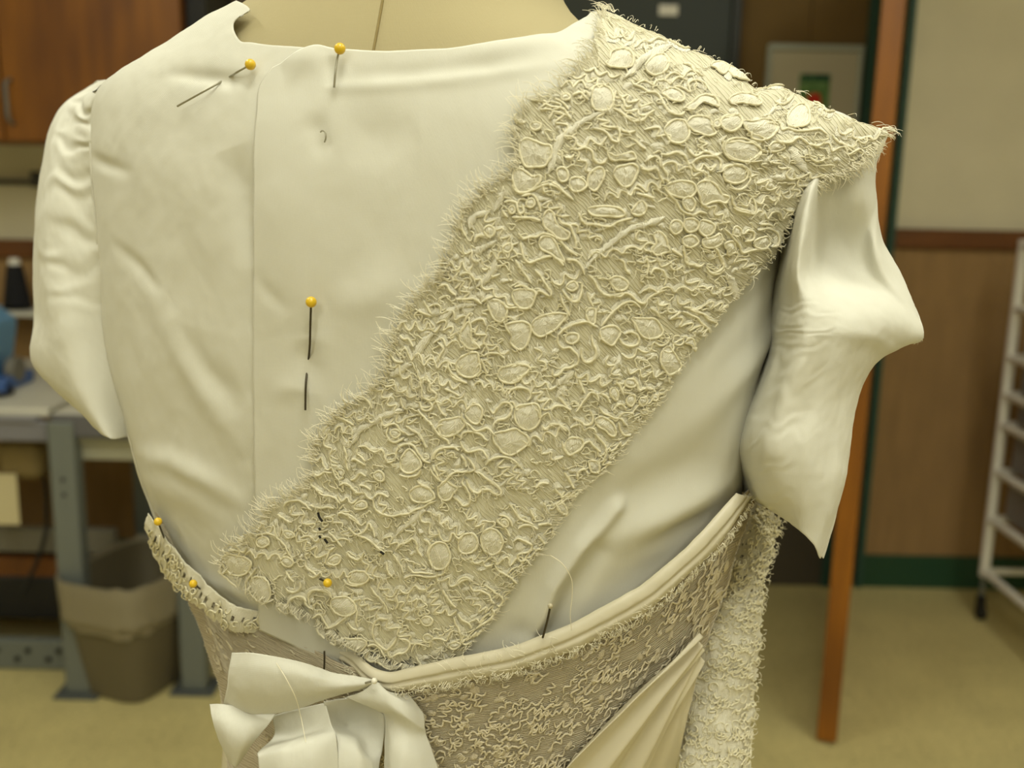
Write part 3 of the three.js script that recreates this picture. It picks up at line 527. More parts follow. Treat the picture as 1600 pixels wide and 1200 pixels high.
const P_NET_RIGHT = [
  [[-40.7,1401.5,108.9],[-32.8,1405.2,108.1],[-25.3,1409.2,106.9],[-17,1411.8,106.1],[-7.7,1410.4,106.9],[1.5,1409.5,107.2],[10.5,1408.8,107.4],[19.3,1408.3,107.3],[27.7,1408.5,106.7],[36,1408.8,105.8],[44.1,1409.1,104.6],[52,1409.7,103],[59.7,1410.8,100.9],[67.1,1412,98.3],[74.4,1413.2,95.3],[81.5,1414.7,91.6],[88.4,1416.4,86.9],[95,1418.2,81.1],[99.8,1423,71.2],[102.8,1429.5,54.2],[100.5,1437.2,18.8],[105.5,1432.9,-17.1]],
  [[-46.6,1391.9,111.5],[-37.2,1395.2,111.1],[-28.4,1398.9,110.4],[-18.9,1401.3,109.9],[-8.4,1399.9,110.6],[1.7,1399.1,110.9],[11.7,1398.6,110.9],[21.5,1398.2,110.7],[30.9,1398.7,110],[40.1,1399.2,109],[49.2,1399.8,107.7],[58,1400.7,106],[66.5,1402,103.9],[74.8,1403.5,101.2],[83,1405,98.1],[90.9,1406.8,94.3],[98.6,1408.8,89.6],[106,1411,83.7],[111.6,1416.1,73],[115.4,1422.9,54.7],[115.1,1430.2,20.2],[120.1,1426.1,-15.6]],
  [[-46.1,1379.4,114.8],[-35.7,1382.6,114.8],[-25.9,1386.1,114.3],[-15.6,1388.5,114],[-4.5,1387.2,114.5],[6.3,1386.6,114.6],[16.9,1386.5,114.5],[27.3,1386.5,114],[37.3,1387.3,113.1],[47.1,1388.3,112],[56.7,1389.2,110.5],[66.1,1390.6,108.6],[75.2,1392.3,106.1],[84,1394.3,103.2],[92.7,1396.3,99.8],[101.1,1398.5,95.6],[109.3,1401,90.7],[117.3,1403.7,84.8],[123.8,1409,75],[128.3,1416.2,56.2],[127.9,1424.5,13.2],[131.9,1418.9,-22.7]],
  [[-46.2,1367,117.2],[-34.8,1370.1,117.4],[-24,1373.5,117.3],[-12.8,1375.8,117.1],[-1.1,1374.8,117.4],[10.4,1374.3,117.4],[21.6,1374.6,117.1],[32.7,1374.9,116.5],[43.3,1376.2,115.4],[53.8,1377.5,114.1],[64,1378.9,112.4],[73.9,1380.7,110.4],[83.6,1382.8,107.8],[92.9,1385.2,104.7],[102.2,1387.7,101],[111.1,1390.4,96.6],[119.8,1393.4,91.1],[128.2,1396.7,84.4],[135.3,1402.3,74.6],[141.1,1409.5,58.2],[141.3,1418.1,10.4],[145.3,1412.6,-25.7]],
  [[-45.9,1354.6,119],[-33.6,1357.6,119.5],[-21.9,1360.9,119.5],[-9.9,1363.2,119.4],[2.4,1362.4,119.5],[14.5,1362.2,119.4],[26.5,1362.9,119],[38.1,1363.6,118.2],[49.4,1365.3,116.9],[60.4,1367.1,115.3],[71.2,1368.8,113.4],[81.6,1371,111.1],[91.9,1373.6,108.3],[101.8,1376.5,105.1],[111.5,1379.5,101.2],[121,1382.6,96.5],[130.2,1386.2,90.7],[139.1,1390,83.5],[146.7,1396.1,72.5],[153.3,1403.7,55.8],[156.2,1411.6,15.8],[160.8,1406.5,-20.2]],
  [[-45.7,1342.1,120.4],[-32.5,1345.1,121],[-19.9,1348.4,121.2],[-7.1,1350.7,121.1],[5.9,1350.1,121.2],[18.7,1350.1,121],[31.2,1351.2,120.3],[43.5,1352.3,119.3],[55.3,1354.4,117.8],[66.9,1356.6,116],[78.2,1358.8,113.8],[89.2,1361.5,111.2],[100,1364.5,108],[110.4,1367.9,104.4],[120.7,1371.3,100.2],[130.7,1375,95.2],[140.5,1379,89.2],[149.8,1383.4,81.5],[158.1,1390,70],[165,1398.3,49.6],[169.3,1405.1,12.8],[173,1397.8,-22.9]],
  [[-45.8,1329.5,121.2],[-31.6,1332.6,122],[-18.2,1335.8,122.3],[-4.6,1338.2,122.4],[9.1,1337.8,122.3],[22.6,1338,122],[35.8,1339.5,121.2],[48.6,1341,120],[61.1,1343.5,118.3],[73.2,1346.2,116.1],[85.1,1348.8,113.6],[96.7,1351.9,110.5],[108,1355.4,107],[118.9,1359.3,102.9],[129.7,1363.2,98.2],[140.2,1367.4,92.7],[150.4,1372,86],[160.4,1376.9,77.8],[169.3,1384,65.8],[176.8,1392.8,43],[180.5,1397.4,1.5],[182.3,1387.1,-33.3]],
  [[-46.1,1316.9,121.8],[-31,1319.9,122.7],[-16.7,1323.1,123.1],[-2.3,1325.5,123.2],[12.1,1325.4,123.1],[26.2,1325.8,122.6],[40.1,1327.6,121.6],[53.6,1329.5,120.2],[66.6,1332.4,118.3],[79.3,1335.5,115.8],[91.8,1338.5,112.9],[103.8,1342.1,109.4],[115.6,1346,105.3],[127,1350.3,100.7],[138.3,1354.7,95.3],[149.4,1359.4,89],[160.1,1364.5,81.6],[170.6,1370,72.3],[180.1,1377.5,59.4],[188.5,1387,33],[192.5,1388.2,7.1],[193.9,1377.7,-27.6]],
  [[-46.5,1304.1,122.1],[-30.5,1307.1,123.1],[-15.4,1310.2,123.6],[-0.2,1312.6,123.7],[14.9,1312.7,123.5],[29.6,1313.3,122.9],[44.1,1315.6,121.8],[58.3,1317.8,120.1],[71.9,1321.1,117.9],[85.2,1324.6,115.2],[98.1,1327.9,111.8],[110.7,1331.9,107.9],[123.1,1336.2,103.2],[134.9,1341,97.8],[146.7,1345.8,91.5],[158.3,1351,84.1],[169.5,1356.6,75.4],[180.5,1362.7,64.4],[190.7,1370.7,48.7],[198.9,1381.4,1.6],[201.2,1377.5,4.5],[196.7,1372.3,-27.1]],
  [[-47,1291.1,122.3],[-30.9,1293.7,123.4],[-15.6,1296.4,123.9],[-0.3,1298.5,124],[15,1298.4,123.9],[29.8,1298.9,123.3],[44.5,1301.1,122.1],[58.8,1303.3,120.4],[72.5,1306.7,118.2],[85.9,1310.3,115.4],[99,1313.7,112],[111.6,1317.7,108],[124.1,1322,103.3],[136,1327,97.8],[147.8,1331.8,91.4],[159.4,1337,83.9],[170.7,1342.7,74.8],[181.6,1348.8,63.8],[192,1356.8,50],[201.5,1366.1,26.5],[203.6,1371,-1],[196.8,1366.6,-30.6]],
  [[-47.6,1278,122.4],[-31.3,1280.2,123.6],[-15.8,1282.5,124.2],[-0.4,1284.2,124.3],[14.9,1284,124.1],[29.9,1284.2,123.5],[44.7,1286.5,122.3],[59.1,1288.7,120.6],[72.9,1292.2,118.3],[86.4,1295.8,115.4],[99.6,1299.2,111.9],[112.3,1303.4,107.8],[124.8,1307.7,103],[136.8,1312.7,97.5],[148.7,1317.7,91],[160.3,1323,83.3],[171.6,1328.7,74.1],[182.5,1334.9,62.8],[192.7,1342.7,47.9],[202.3,1351.7,25.1],[205.1,1361,-2.3],[197.5,1359.4,-31.6]],
  [[-48.2,1264.8,122.5],[-31.9,1266.6,123.7],[-16.4,1268.4,124.3],[-0.9,1269.8,124.5],[14.4,1269.3,124.3],[29.4,1269.4,123.7],[44.2,1271.8,122.6],[58.7,1274,120.8],[72.5,1277.6,118.5],[86,1281.2,115.6],[99.2,1284.7,112.1],[111.9,1288.9,108],[124.4,1293.3,103.1],[136.3,1298.4,97.5],[148.1,1303.5,91],[159.7,1308.8,83.3],[170.9,1314.6,74.2],[181.7,1320.9,63.1],[191.8,1328.6,49],[201.1,1337.4,26.7],[204.6,1347.3,-3],[197,1347.3,-32.9]],
  [[-48.7,1251.4,122.4],[-32.4,1252.7,123.7],[-16.8,1254.1,124.3],[-1.4,1255.1,124.5],[13.9,1254.5,124.4],[28.9,1254.5,123.8],[43.8,1256.8,122.6],[58.3,1259.1,120.9],[72.2,1262.7,118.7],[85.7,1266.4,115.8],[98.9,1270,112.2],[111.6,1274.3,108.1],[124,1278.7,103.1],[135.9,1283.9,97.5],[147.6,1289,90.9],[159.1,1294.4,83.1],[170.1,1300.3,74],[180.8,1306.7,62.9],[190.8,1314.4,49],[199.9,1322.9,28.3],[203.9,1332.1,-3.6],[196.6,1331.9,-34.3]],
  [[-49.1,1237.8,122.2],[-32.8,1238.7,123.5],[-17.3,1239.6,124.2],[-1.9,1240.3,124.4],[13.5,1239.5,124.3],[28.4,1239.2,123.7],[43.3,1241.7,122.6],[57.8,1243.9,120.9],[71.7,1247.7,118.6],[85.2,1251.5,115.8],[98.4,1255.1,112.3],[111.1,1259.5,108.1],[123.5,1264,103.2],[135.3,1269.3,97.7],[146.9,1274.5,91],[158.3,1280,83.3],[169.2,1285.9,74.1],[179.6,1292.3,63],[189.5,1300,49.1],[198.4,1308.4,29.2],[202.8,1317.1,-4.1],[195.8,1317.5,-35.3]],
  [[-49.6,1224,121.8],[-33.3,1224.5,123.1],[-17.8,1224.9,123.8],[-2.4,1225.2,124.1],[12.9,1224.2,123.9],[27.8,1223.8,123.3],[42.8,1226.2,122.3],[57.3,1228.6,120.6],[71.2,1232.4,118.4],[84.7,1236.3,115.6],[97.9,1240,112.2],[110.5,1244.5,108.1],[122.9,1249,103.2],[134.6,1254.5,97.7],[146.2,1259.8,91.1],[157.4,1265.3,83.4],[168.2,1271.4,74.3],[178.5,1277.9,63.4],[188.1,1285.4,49.6],[196.8,1293.7,29.9],[201.2,1301.7,-4.5],[194.6,1302.2,-36.3]],
  [[-50.2,1210,121.1],[-33.9,1210,122.6],[-18.5,1209.9,123.3],[-3.1,1209.8,123.6],[12.2,1208.6,123.4],[27.1,1208,122.8],[42.1,1210.5,121.8],[56.7,1212.9,120.2],[70.6,1216.8,118],[84.1,1220.8,115.3],[97.3,1224.6,111.9],[109.9,1229.2,107.8],[122.3,1233.8,103],[134,1239.4,97.6],[145.5,1244.8,91.1],[156.6,1250.5,83.5],[167.3,1256.6,74.6],[177.3,1263.3,63.9],[186.8,1270.8,50.4],[195.2,1278.9,31.8],[199.9,1286,-4.8],[193.6,1286.3,-37]],
  [[-50.7,1195.8,120.4],[-34.5,1195.3,121.8],[-19.2,1194.7,122.6],[-3.9,1194.2,122.8],[11.2,1192.8,122.7],[26.1,1192,122.1],[41,1194.7,121.2],[55.6,1197.1,119.6],[69.4,1201.1,117.6],[82.9,1205.2,114.9],[96,1209.1,111.6],[108.5,1213.9,107.7],[120.8,1218.6,103],[132.3,1224.4,97.8],[143.7,1230,91.5],[154.7,1235.8,84.2],[165.1,1242.2,75.8],[175,1249.1,65.8],[184.2,1256.8,53.6],[192.3,1265.2,37.9],[198.7,1269.8,-8.8],[191.9,1270,-40.8]],
  [[-51.3,1181.3,119.3],[-35.3,1180.3,120.8],[-20,1179.2,121.6],[-4.9,1178.2,121.8],[10.1,1176.6,121.7],[24.8,1175.7,121.1],[39.8,1178.4,120.3],[54.3,1180.9,118.8],[68.1,1185.1,116.9],[81.5,1189.4,114.3],[94.6,1193.4,111.1],[107,1198.4,107.4],[119.2,1203.2,102.9],[130.6,1209.2,97.8],[141.8,1215,91.8],[152.6,1221,84.9],[162.8,1227.6,76.9],[172.4,1234.8,67.7],[181.4,1242.7,56.6],[189.2,1251.5,43.4],[196.8,1258.9,19.8],[196.5,1259,-15]],
  [[-51.9,1166.4,118],[-36,1165,119.5],[-20.9,1163.3,120.2],[-5.9,1161.9,120.5],[8.9,1160.1,120.2],[23.5,1158.9,119.7],[38.5,1161.7,119],[52.9,1164.3,117.6],[66.7,1168.7,115.9],[80.1,1173.1,113.5],[93.1,1177.3,110.4],[105.4,1182.5,106.8],[117.5,1187.5,102.5],[128.8,1193.8,97.7],[139.9,1199.7,91.9],[150.5,1206,85.3],[160.5,1212.9,77.8],[169.8,1220.3,69.2],[178.5,1228.5,59.2],[186.1,1237.6,48],[193.5,1245.9,30.9],[196.2,1245.9,-4.1]],
  [[-53,1151.1,116.1],[-37.1,1149.1,117.6],[-22.1,1146.8,118.3],[-7.1,1144.9,118.5],[7.7,1142.8,118.2],[22.2,1141.4,117.6],[37.2,1144.4,117],[51.7,1147,115.8],[65.6,1151.6,114.2],[79,1156.3,112],[92,1160.6,109.1],[104.3,1166,105.7],[116.4,1171.1,101.5],[127.6,1177.7,96.9],[138.6,1183.9,91.3],[149.1,1190.3,85],[159,1197.4,77.7],[168.1,1205.2,69.6],[176.6,1213.5,60.2],[183.9,1222.9,49.9],[191.1,1231.6,35.2],[195.1,1231.4,0.2]],
  [[-54.6,1135.1,113.6],[-38.7,1132.6,115.2],[-23.6,1129.7,116],[-8.7,1127.4,116.2],[6.2,1125,115.9],[20.8,1123.3,115.3],[35.9,1126.4,114.7],[50.5,1129.1,113.5],[64.4,1133.9,112],[77.9,1138.7,109.9],[91,1143.2,107],[103.4,1148.8,103.8],[115.5,1154.1,99.7],[126.7,1160.9,95.4],[137.6,1167.4,90.1],[148.1,1174.1,83.9],[157.9,1181.4,76.9],[166.8,1189.5,69.1],[175.2,1198,60],[182.3,1207.6,50.4],[189.3,1216.5,36.8],[193.9,1216.3,1.8]],
  [[-56.5,1118.7,110.9],[-40.2,1115.8,112.8],[-24.8,1112.4,113.6],[-9.5,1109.5,113.8],[5.5,1106.9,113.5],[20.4,1105,112.9],[35.7,1108.2,112.3],[50.6,1110.9,111],[64.7,1115.8,109.4],[78.4,1120.7,107.1],[91.7,1125.2,104.1],[104.2,1130.9,100.6],[116.5,1136.3,96.4],[127.8,1143.3,91.9],[139,1149.9,86.4],[149.6,1156.7,80],[159.4,1164.2,72.8],[168.4,1172.4,64.6],[176.8,1180.8,54.8],[183.8,1190.3,44.1],[190.6,1198.3,26.9],[192.2,1198.3,-8.1]],
  [[-58.4,1101.9,108],[-41.7,1098.5,110.1],[-25.9,1094.5,111],[-10.3,1091.2,111.3],[5,1088.3,110.9],[20.2,1086.2,110.3],[35.9,1089.5,109.7],[51,1092.2,108.3],[65.4,1097.2,106.6],[79.3,1102.2,104.1],[92.9,1106.7,100.9],[105.6,1112.5,97.1],[118.1,1117.9,92.4],[129.6,1124.9,87.4],[140.8,1131.4,81.3],[151.6,1138.2,74.3],[161.5,1145.7,66.3],[170.6,1153.9,57.3],[179,1161.9,45.8],[186,1170.7,32],[190.7,1173.4,-3.1],[186,1174.4,-36.6]]
];
const P_SLEEVE_L = [
  [[-177.8,1396.5,47.6],[-162.6,1399.4,74.7],[-233.4,1407.7,-7.2],[-244.4,1407.6,-14.5],[-261.8,1406.8,-35.7],[-271,1401.9,-53.2]],
  [[-185.1,1384,46.6],[-195.2,1385.7,53],[-241.9,1393.6,9],[-265.6,1395.1,-10.7],[-286.6,1389.7,-35.2],[-296.5,1380.3,-62.1]],
  [[-185.5,1369.2,48.5],[-193.8,1370,57.1],[-237.7,1375.9,27.5],[-266.7,1378.6,3.8],[-295.3,1376.4,-29.7],[-311.5,1366.6,-65.3]],
  [[-191.1,1349.8,54.7],[-193.7,1350.3,57.8],[-229.4,1352.9,45.9],[-265.9,1354.6,14],[-298.4,1351.4,-23.4],[-313.8,1338.8,-58.7]],
  [[-187.5,1318.6,58.3],[-190.2,1319.4,61.4],[-226.3,1317.8,57.7],[-264.1,1319.5,26.2],[-299.8,1315.1,-15.2],[-318.8,1310.6,-61.8]],
  [[-184.5,1289.1,60],[-187.3,1290.2,63.1],[-218.7,1287.9,67.1],[-262.1,1285.1,33],[-297,1280.1,-8.7],[-315.8,1273.2,-54.8]],
  [[-183.3,1261.9,59.4],[-185.9,1263.2,62.6],[-209.3,1262.3,75],[-259.1,1256.7,38.1],[-294.6,1249.5,-2.9],[-313.2,1240.4,-48.6]],
  [[-179.6,1236.8,60.7],[-182.4,1238.5,64],[-203.8,1239.9,78.1],[-255.9,1235.2,47],[-293.5,1225.5,1.9],[-311,1212.3,-43.3]],
  [[-174.7,1211.3,61.4],[-177.5,1213.3,64.8],[-192.9,1217.6,79.5],[-243.8,1219.5,52],[-286.5,1212.5,2.5],[-305.3,1198.4,-42.1]],
  [[-169.8,1188.9,61],[-172.8,1191.1,64.5],[-176.5,1194.7,79.4],[-218.6,1201.9,53.4],[-264.3,1201.9,8.7],[-288.5,1191.4,-35.1]]
];
const P_SLEEVE_R = [
  [[193.2,1383.9,6.6],[219.6,1388.5,2.4],[236,1383.4,-6.8],[246.9,1379.4,-17.9],[252.2,1378.5,-32.1],[252.8,1380.9,-91.5]],
  [[202.9,1362.1,-2.6],[218.5,1363.5,20.9],[227.8,1364.4,14.6],[238.9,1362.8,9.5],[246.6,1361.4,-10.7],[243.8,1360.3,-95]],
  [[202.4,1347.4,-3],[215.2,1347,42.5],[224.9,1345.5,16.3],[240.3,1344.9,13.9],[248.6,1343.6,-5.4],[246,1337.2,-101.5]],
  [[201.1,1323.4,-5.6],[213.5,1325.7,53.9],[224.2,1321.9,6.6],[241.6,1321.7,3.5],[248.8,1323.6,9.4],[259.8,1311.7,-110.9]],
  [[199.1,1302.7,-4.8],[212.6,1308.2,59],[225.5,1306.3,20.2],[245.3,1305.1,10.2],[255.7,1305.9,14.3],[267.8,1291.3,-119.7]],
  [[197.6,1285.4,-4.6],[214.8,1295,62.2],[233.1,1295.3,50.1],[255.4,1291.6,33.4],[273.6,1280.6,19.5],[271.7,1267.4,-115.8]],
  [[196.7,1271.8,-5.2],[214.6,1283,65.9],[233.9,1284.5,62.9],[252.2,1280.4,47.4],[263.7,1271.1,26.7],[264.9,1255.2,-111.1]],
  [[195.9,1258.8,-5.8],[213.8,1271.4,67.5],[231.9,1272.9,64.9],[245.5,1271.1,51.5],[254.7,1265.1,33.9],[257.5,1244.7,-96]],
  [[191.9,1233.6,24.6],[208.9,1245.8,71.3],[226.5,1249,68.4],[240.4,1250.2,54.3],[247.3,1250.2,41.5],[247.2,1226.8,-78.3]],
  [[188.5,1211.8,31],[204.6,1222.7,74.3],[222.4,1226.9,77.5],[237.1,1227.4,63.4],[244.6,1225.7,50.8],[244.5,1200.7,-50.6]],
  [[189.3,1179.8,-4],[205.6,1198.4,63.1],[222.6,1204.4,76.9],[236.9,1203.2,69.6],[242.6,1201.3,56.6],[242.6,1177.4,-23.7]],
  [[201.5,1181.7,30.6],[211.3,1183.3,48.6],[222.8,1183.8,71.7],[231.2,1177.6,73.6],[234.7,1169.7,68.9],[236.4,1151.8,15.6]]
];
const P_SLEEVE_F = [
  [[253.5,1378.4,-44.2],[250.1,1379.2,-69],[244.1,1379.4,-99.2]],
  [[246.6,1360.1,-15.8],[244.7,1361,-68.8],[240.3,1360.4,-104.7]],
  [[248.8,1343.5,-10.8],[246.7,1340.6,-65],[244.4,1337,-111.6]],
  [[253.3,1323.6,-6.9],[248.8,1319.3,-34.5],[245.4,1313.3,-74.8]],
  [[262.9,1306.7,-4.1],[257.2,1301,-20.3],[251.6,1294.7,-51.4]],
  [[276.4,1276.9,15.2],[270.6,1275.1,0.3],[261.9,1269.2,-38.5]],
  [[264.4,1270.7,21.3],[261.3,1269.6,4.3],[257.2,1263.7,-35.9]],
  [[255.1,1264.4,27.6],[252.9,1262.1,8.4],[250.8,1256.5,-32.4]],
  [[247.2,1249.3,35.3],[245.5,1245.7,14.2],[243.5,1238.5,-26.3]],
  [[244.5,1224.2,44.7],[242.9,1218.2,20.9],[240.8,1208.1,-19]],
  [[242.4,1200.1,51.5],[240.8,1194.4,31.9],[238.2,1187.3,7.5]],
  [[234.8,1168.5,63.8],[234.2,1166.4,50.5],[232.7,1163.3,35.6]]
];
// ---------------------------------------------------------------- white muslin bodice
const P_L = (a) => a.map(mm);
const bodice = formThing('muslin_bodice', 'white muslin bodice with short sleeves pinned on the dress form', 'bodice');
const FOLDS_L = [
  fold(P_L([[-169.2,1185.5,65.3],[-113.5,1192.3,102.3],[-83.4,1186.1,110.8],[-56.9,1174.9,114.9]]), 0.007, 0.0035, 'ridge'),
  fold(P_L([[-166.3,1170.7,64],[-110.9,1175.5,101.4],[-76.1,1169.6,110.9]]), 0.012, 0.003, 'ridge'),
  fold(P_L([[-123.6,1295.3,102.8],[-95.9,1253,111.1],[-71,1221.2,115.5],[-59.6,1201.6,116.3]]), 0.010, 0.0028, 'ridge'),
  fold(P_L([[-104.3,1272.9,109.1],[-82.3,1247.6,114.1],[-55.6,1230,118]]), 0.008, -0.0024, 'ridge'),
  fold(P_L([[-161.9,1313.6,84.2],[-129,1298.4,100.8],[-110.9,1286,107.1]]), 0.004, -0.0016, 'ridge'),
  fold(P_L([[-193.2,1359.3,57],[-166.3,1354.3,80.5],[-131.9,1348.7,98.1]]), 0.0035, -0.002, 'ridge'),
  fold(P_L([[-61.1,1363,113.1],[-54.4,1341.2,116.4],[-50.8,1303.3,118.5]]), 0.010, -0.003, 'ridge'),
  fold(P_L([[-117,1400.9,92.4],[-79.6,1398,102.2],[-48.8,1392.6,107.7]]), 0.004, -0.0022, 'ridge'),
  fold(P_L([[-188.5,1293.4,60.4],[-183.3,1247.7,62.6],[-174.9,1200.8,63.2]]), 0.008, 0.0035, 'ridge'),
  fold(P_L([[-113.9,1118.8,88.9],[-69.3,1122,105.5],[-37.9,1127.1,111.3]]), 0.006, 0.002, 'ridge'),
];
const S_left = surface(P_NET_LEFT.map(P_L), { off: 0.003, folds: FOLDS_L, wrinkle: 0.0013, wf: 16, nu: 160, nv: 220 });
mesh('left_back_panel', sheetGeo(S_left, 0.0006), M.muslin, bodice);
const FOLDS_R = [
  fold(P_L([[-4.6,1390.6,110.1],[19.3,1391.1,109.7],[50.4,1393.5,106.4],[79.5,1397.4,99.2],[115.2,1401.6,82.7]]), 0.0035, 0.0022, 'ridge', 0),
  fold(P_L([[-1.3,1396.1,108.4],[31.4,1396.5,107.3],[67.4,1400.3,100.8],[105.6,1407.6,82.1]]), 0.004, -0.0018, 'ridge'),
  fold(P_L([[48.7,1404.9,102.2],[77.3,1409,93.1],[98.7,1412.5,80.3]]), 0.006, 0.0022, 'ridge'),
  fold(P_L([[-8.3,1406,105.1],[-7.1,1398.3,107.7],[-7,1390.6,110.1]]), 0.004, -0.003, 'ridge'),
  fold(P_L([[-35.3,1400.2,106.2],[-23.4,1404.7,105.2],[-11.7,1407.6,104.4]]), 0.008, 0.003, 'ridge'),
  fold(P_L([[-12.1,1370.9,114.8],[-9.6,1364.9,115.9]]), 0.006, -0.0022, 'ridge', 0),
  fold(P_L([[1.2,1375.5,114],[21.6,1368.2,115],[40.6,1369.9,113.6]]), 0.012, -0.002, 'ridge'),
  fold(P_L([[-35.1,1387.8,110.1],[-28.2,1341.8,118.3],[-26.4,1301.4,120.3],[-21.4,1273,120.9]]), 0.018, 0.0025, 'ridge'),
  fold(P_L([[-19.5,1233.8,120.8],[-19.6,1213.6,120.2],[-21,1185.6,118.8]]), 0.003, -0.0012, 'ridge'),
  fold(P_L([[-46.9,1303.5,118.9],[-37.7,1292.8,119.8],[-24.9,1281.7,120.7]]), 0.004, -0.0016, 'ridge'),
  fold(P_L([[-15.7,1270.1,121.1],[-15.9,1257.2,121.2],[-17.7,1243.9,121]]), 0.008, -0.0022, 'ridge'),
  fold(P_L([[-41.2,1238.4,119.7],[-22,1246.9,120.9],[-16.2,1260.4,121.1]]), 0.006, 0.0016, 'ridge'),
  fold(P_L([[-3.5,1286.8,121.1],[20.4,1293.7,120.6],[39.8,1304.4,119.3]]), 0.010, 0.002, 'ridge'),
  // towards the right armhole
  fold(P_L([[200.1,1322.8,1.4],[192.1,1301.4,35.9],[174,1277.6,63.8],[158.3,1253.2,78.1]]), 0.008, -0.0045, 'ridge'),
  fold(P_L([[196.8,1288,-4.6],[195.6,1271.2,7.2],[183.4,1252.9,48.1],[162.2,1226.4,73]]), 0.010, 0.0045, 'ridge'),
  fold(P_L([[188,1199.3,24.4],[169.1,1190.3,61.6],[149.4,1181.7,79.8],[126.3,1171.4,93.3]]), 0.008, 0.005, 'ridge'),
  fold(P_L([[182.2,1214.7,44.8],[162.8,1209.3,70.9],[140.3,1198.2,87.7],[117.3,1178.8,98.3]]), 0.012, -0.004, 'ridge'),
  fold(P_L([[185.8,1183.4,26.7],[163.8,1176.4,65.7],[143.9,1168.1,82.1]]), 0.006, -0.004, 'ridge'),
  fold(P_L([[134.7,1191.8,90.6],[118.9,1171.7,96.9],[106.9,1150.5,99.2],[94.9,1116.7,98.3]]), 0.0045, 0.008, 'ridge', 0),
  fold(P_L([[126.3,1167.9,92.8],[114.4,1146.6,95.5],[105,1120.5,95.2]]), 0.006, -0.005, 'ridge', 0),
  fold(P_L([[177.8,1179.5,46.3],[152.7,1157.4,73.2],[117.4,1142.8,93.5]]), 0.014, -0.003, 'ridge'),
  fold(P_L([[79.9,1125.8,104.1],[95.7,1122.4,98.9],[111.1,1120.3,92.5]]), 0.006, -0.002, 'ridge'),
];
const S_right = surface(P_NET_RIGHT.map(P_L), { off: 0.0062, folds: FOLDS_R, wrinkle: 0.0009, wf: 14, nu: 260, nv: 260 });
mesh('right_back_panel', sheetGeo(S_right, 0.0014), M.muslin, bodice);
// front of the bodice, round the far side of the form
{
  const net = [];
  for (let j = 0; j <= 20; j++) { const y = 1.405 - j / 20 * 0.30, row = []; for (let i = 0; i <= 24; i++) row.push(bodyPoint(R(74 + (286 - 74) * i / 24), y)); net.push(row); }
  mesh('front_panel', sheetGeo(surface(net, { off: 0.002, wrinkle: 0.001, nu: 80, nv: 80 }), 0.0006), M.muslin, bodice);
}
// sleeves
const puck = (u, v) => 0.0009 * Math.sin(v * 90 + 3 * N2(u * 4, v * 9)) * Math.exp(-Math.pow((u - 0.28) / 0.15, 2)) * smooth(0.02, 0.1, v) * (1 - smooth(0.5, 0.7, v));
const S_sl = surface(P_SLEEVE_L.map(P_L), { flip: true, nu: 120, nv: 180, wrinkle: 0.0010, wf: 26, extra: (u, v) => puck(u, v) - 0.007 * (1 - smooth(0, 0.2, u)) * (1 - smooth(0.03, 0.12, v)), folds: [
  fold(P_L([[-244.9,1296.9,46.5],[-224.3,1288.8,58],[-203.5,1281.1,69.2]]), 0.004, -0.002, 'ridge'),
  fold(P_L([[-248.7,1336.2,34],[-230.9,1325.1,46.9],[-219.2,1317.9,55.6]]), 0.003, -0.002, 'ridge'),
] });
mesh('left_sleeve', sheetGeo(S_sl, 0.0007, (u, v) => !(u < 0.3 && v < 0.055)), M.muslin, bodice);
const sleeveNet = P_SLEEVE_R.map(P_L);
const S_sr = surface(sleeveNet.map((r, i) => [...r.slice(0, 5), mm(P_SLEEVE_F[i][0])]), { nu: 130, nv: 180, wrinkle: 0.0012, wf: 26, extra: (u, v) => 0.00022 * Math.sin(v * 150 + 4 * N2(u * 6, v * 12)) * Math.exp(-Math.pow((u - 0.2) / 0.18, 2)) * smooth(0.4, 0.5, v) });
const slR = mesh('right_sleeve', sheetGeo(S_sr, 0.0007), M.muslin, bodice);
mesh('right_sleeve_front', sheetGeo(surface(P_SLEEVE_F.map((r, i) => [...P_L(r), bodyPoint(R(112), 1.385 - i * 0.017, 0.004)]), { nu: 50, nv: 120, wrinkle: 0.0006, wf: 40 }), 0.0007), M.muslin, bodice);
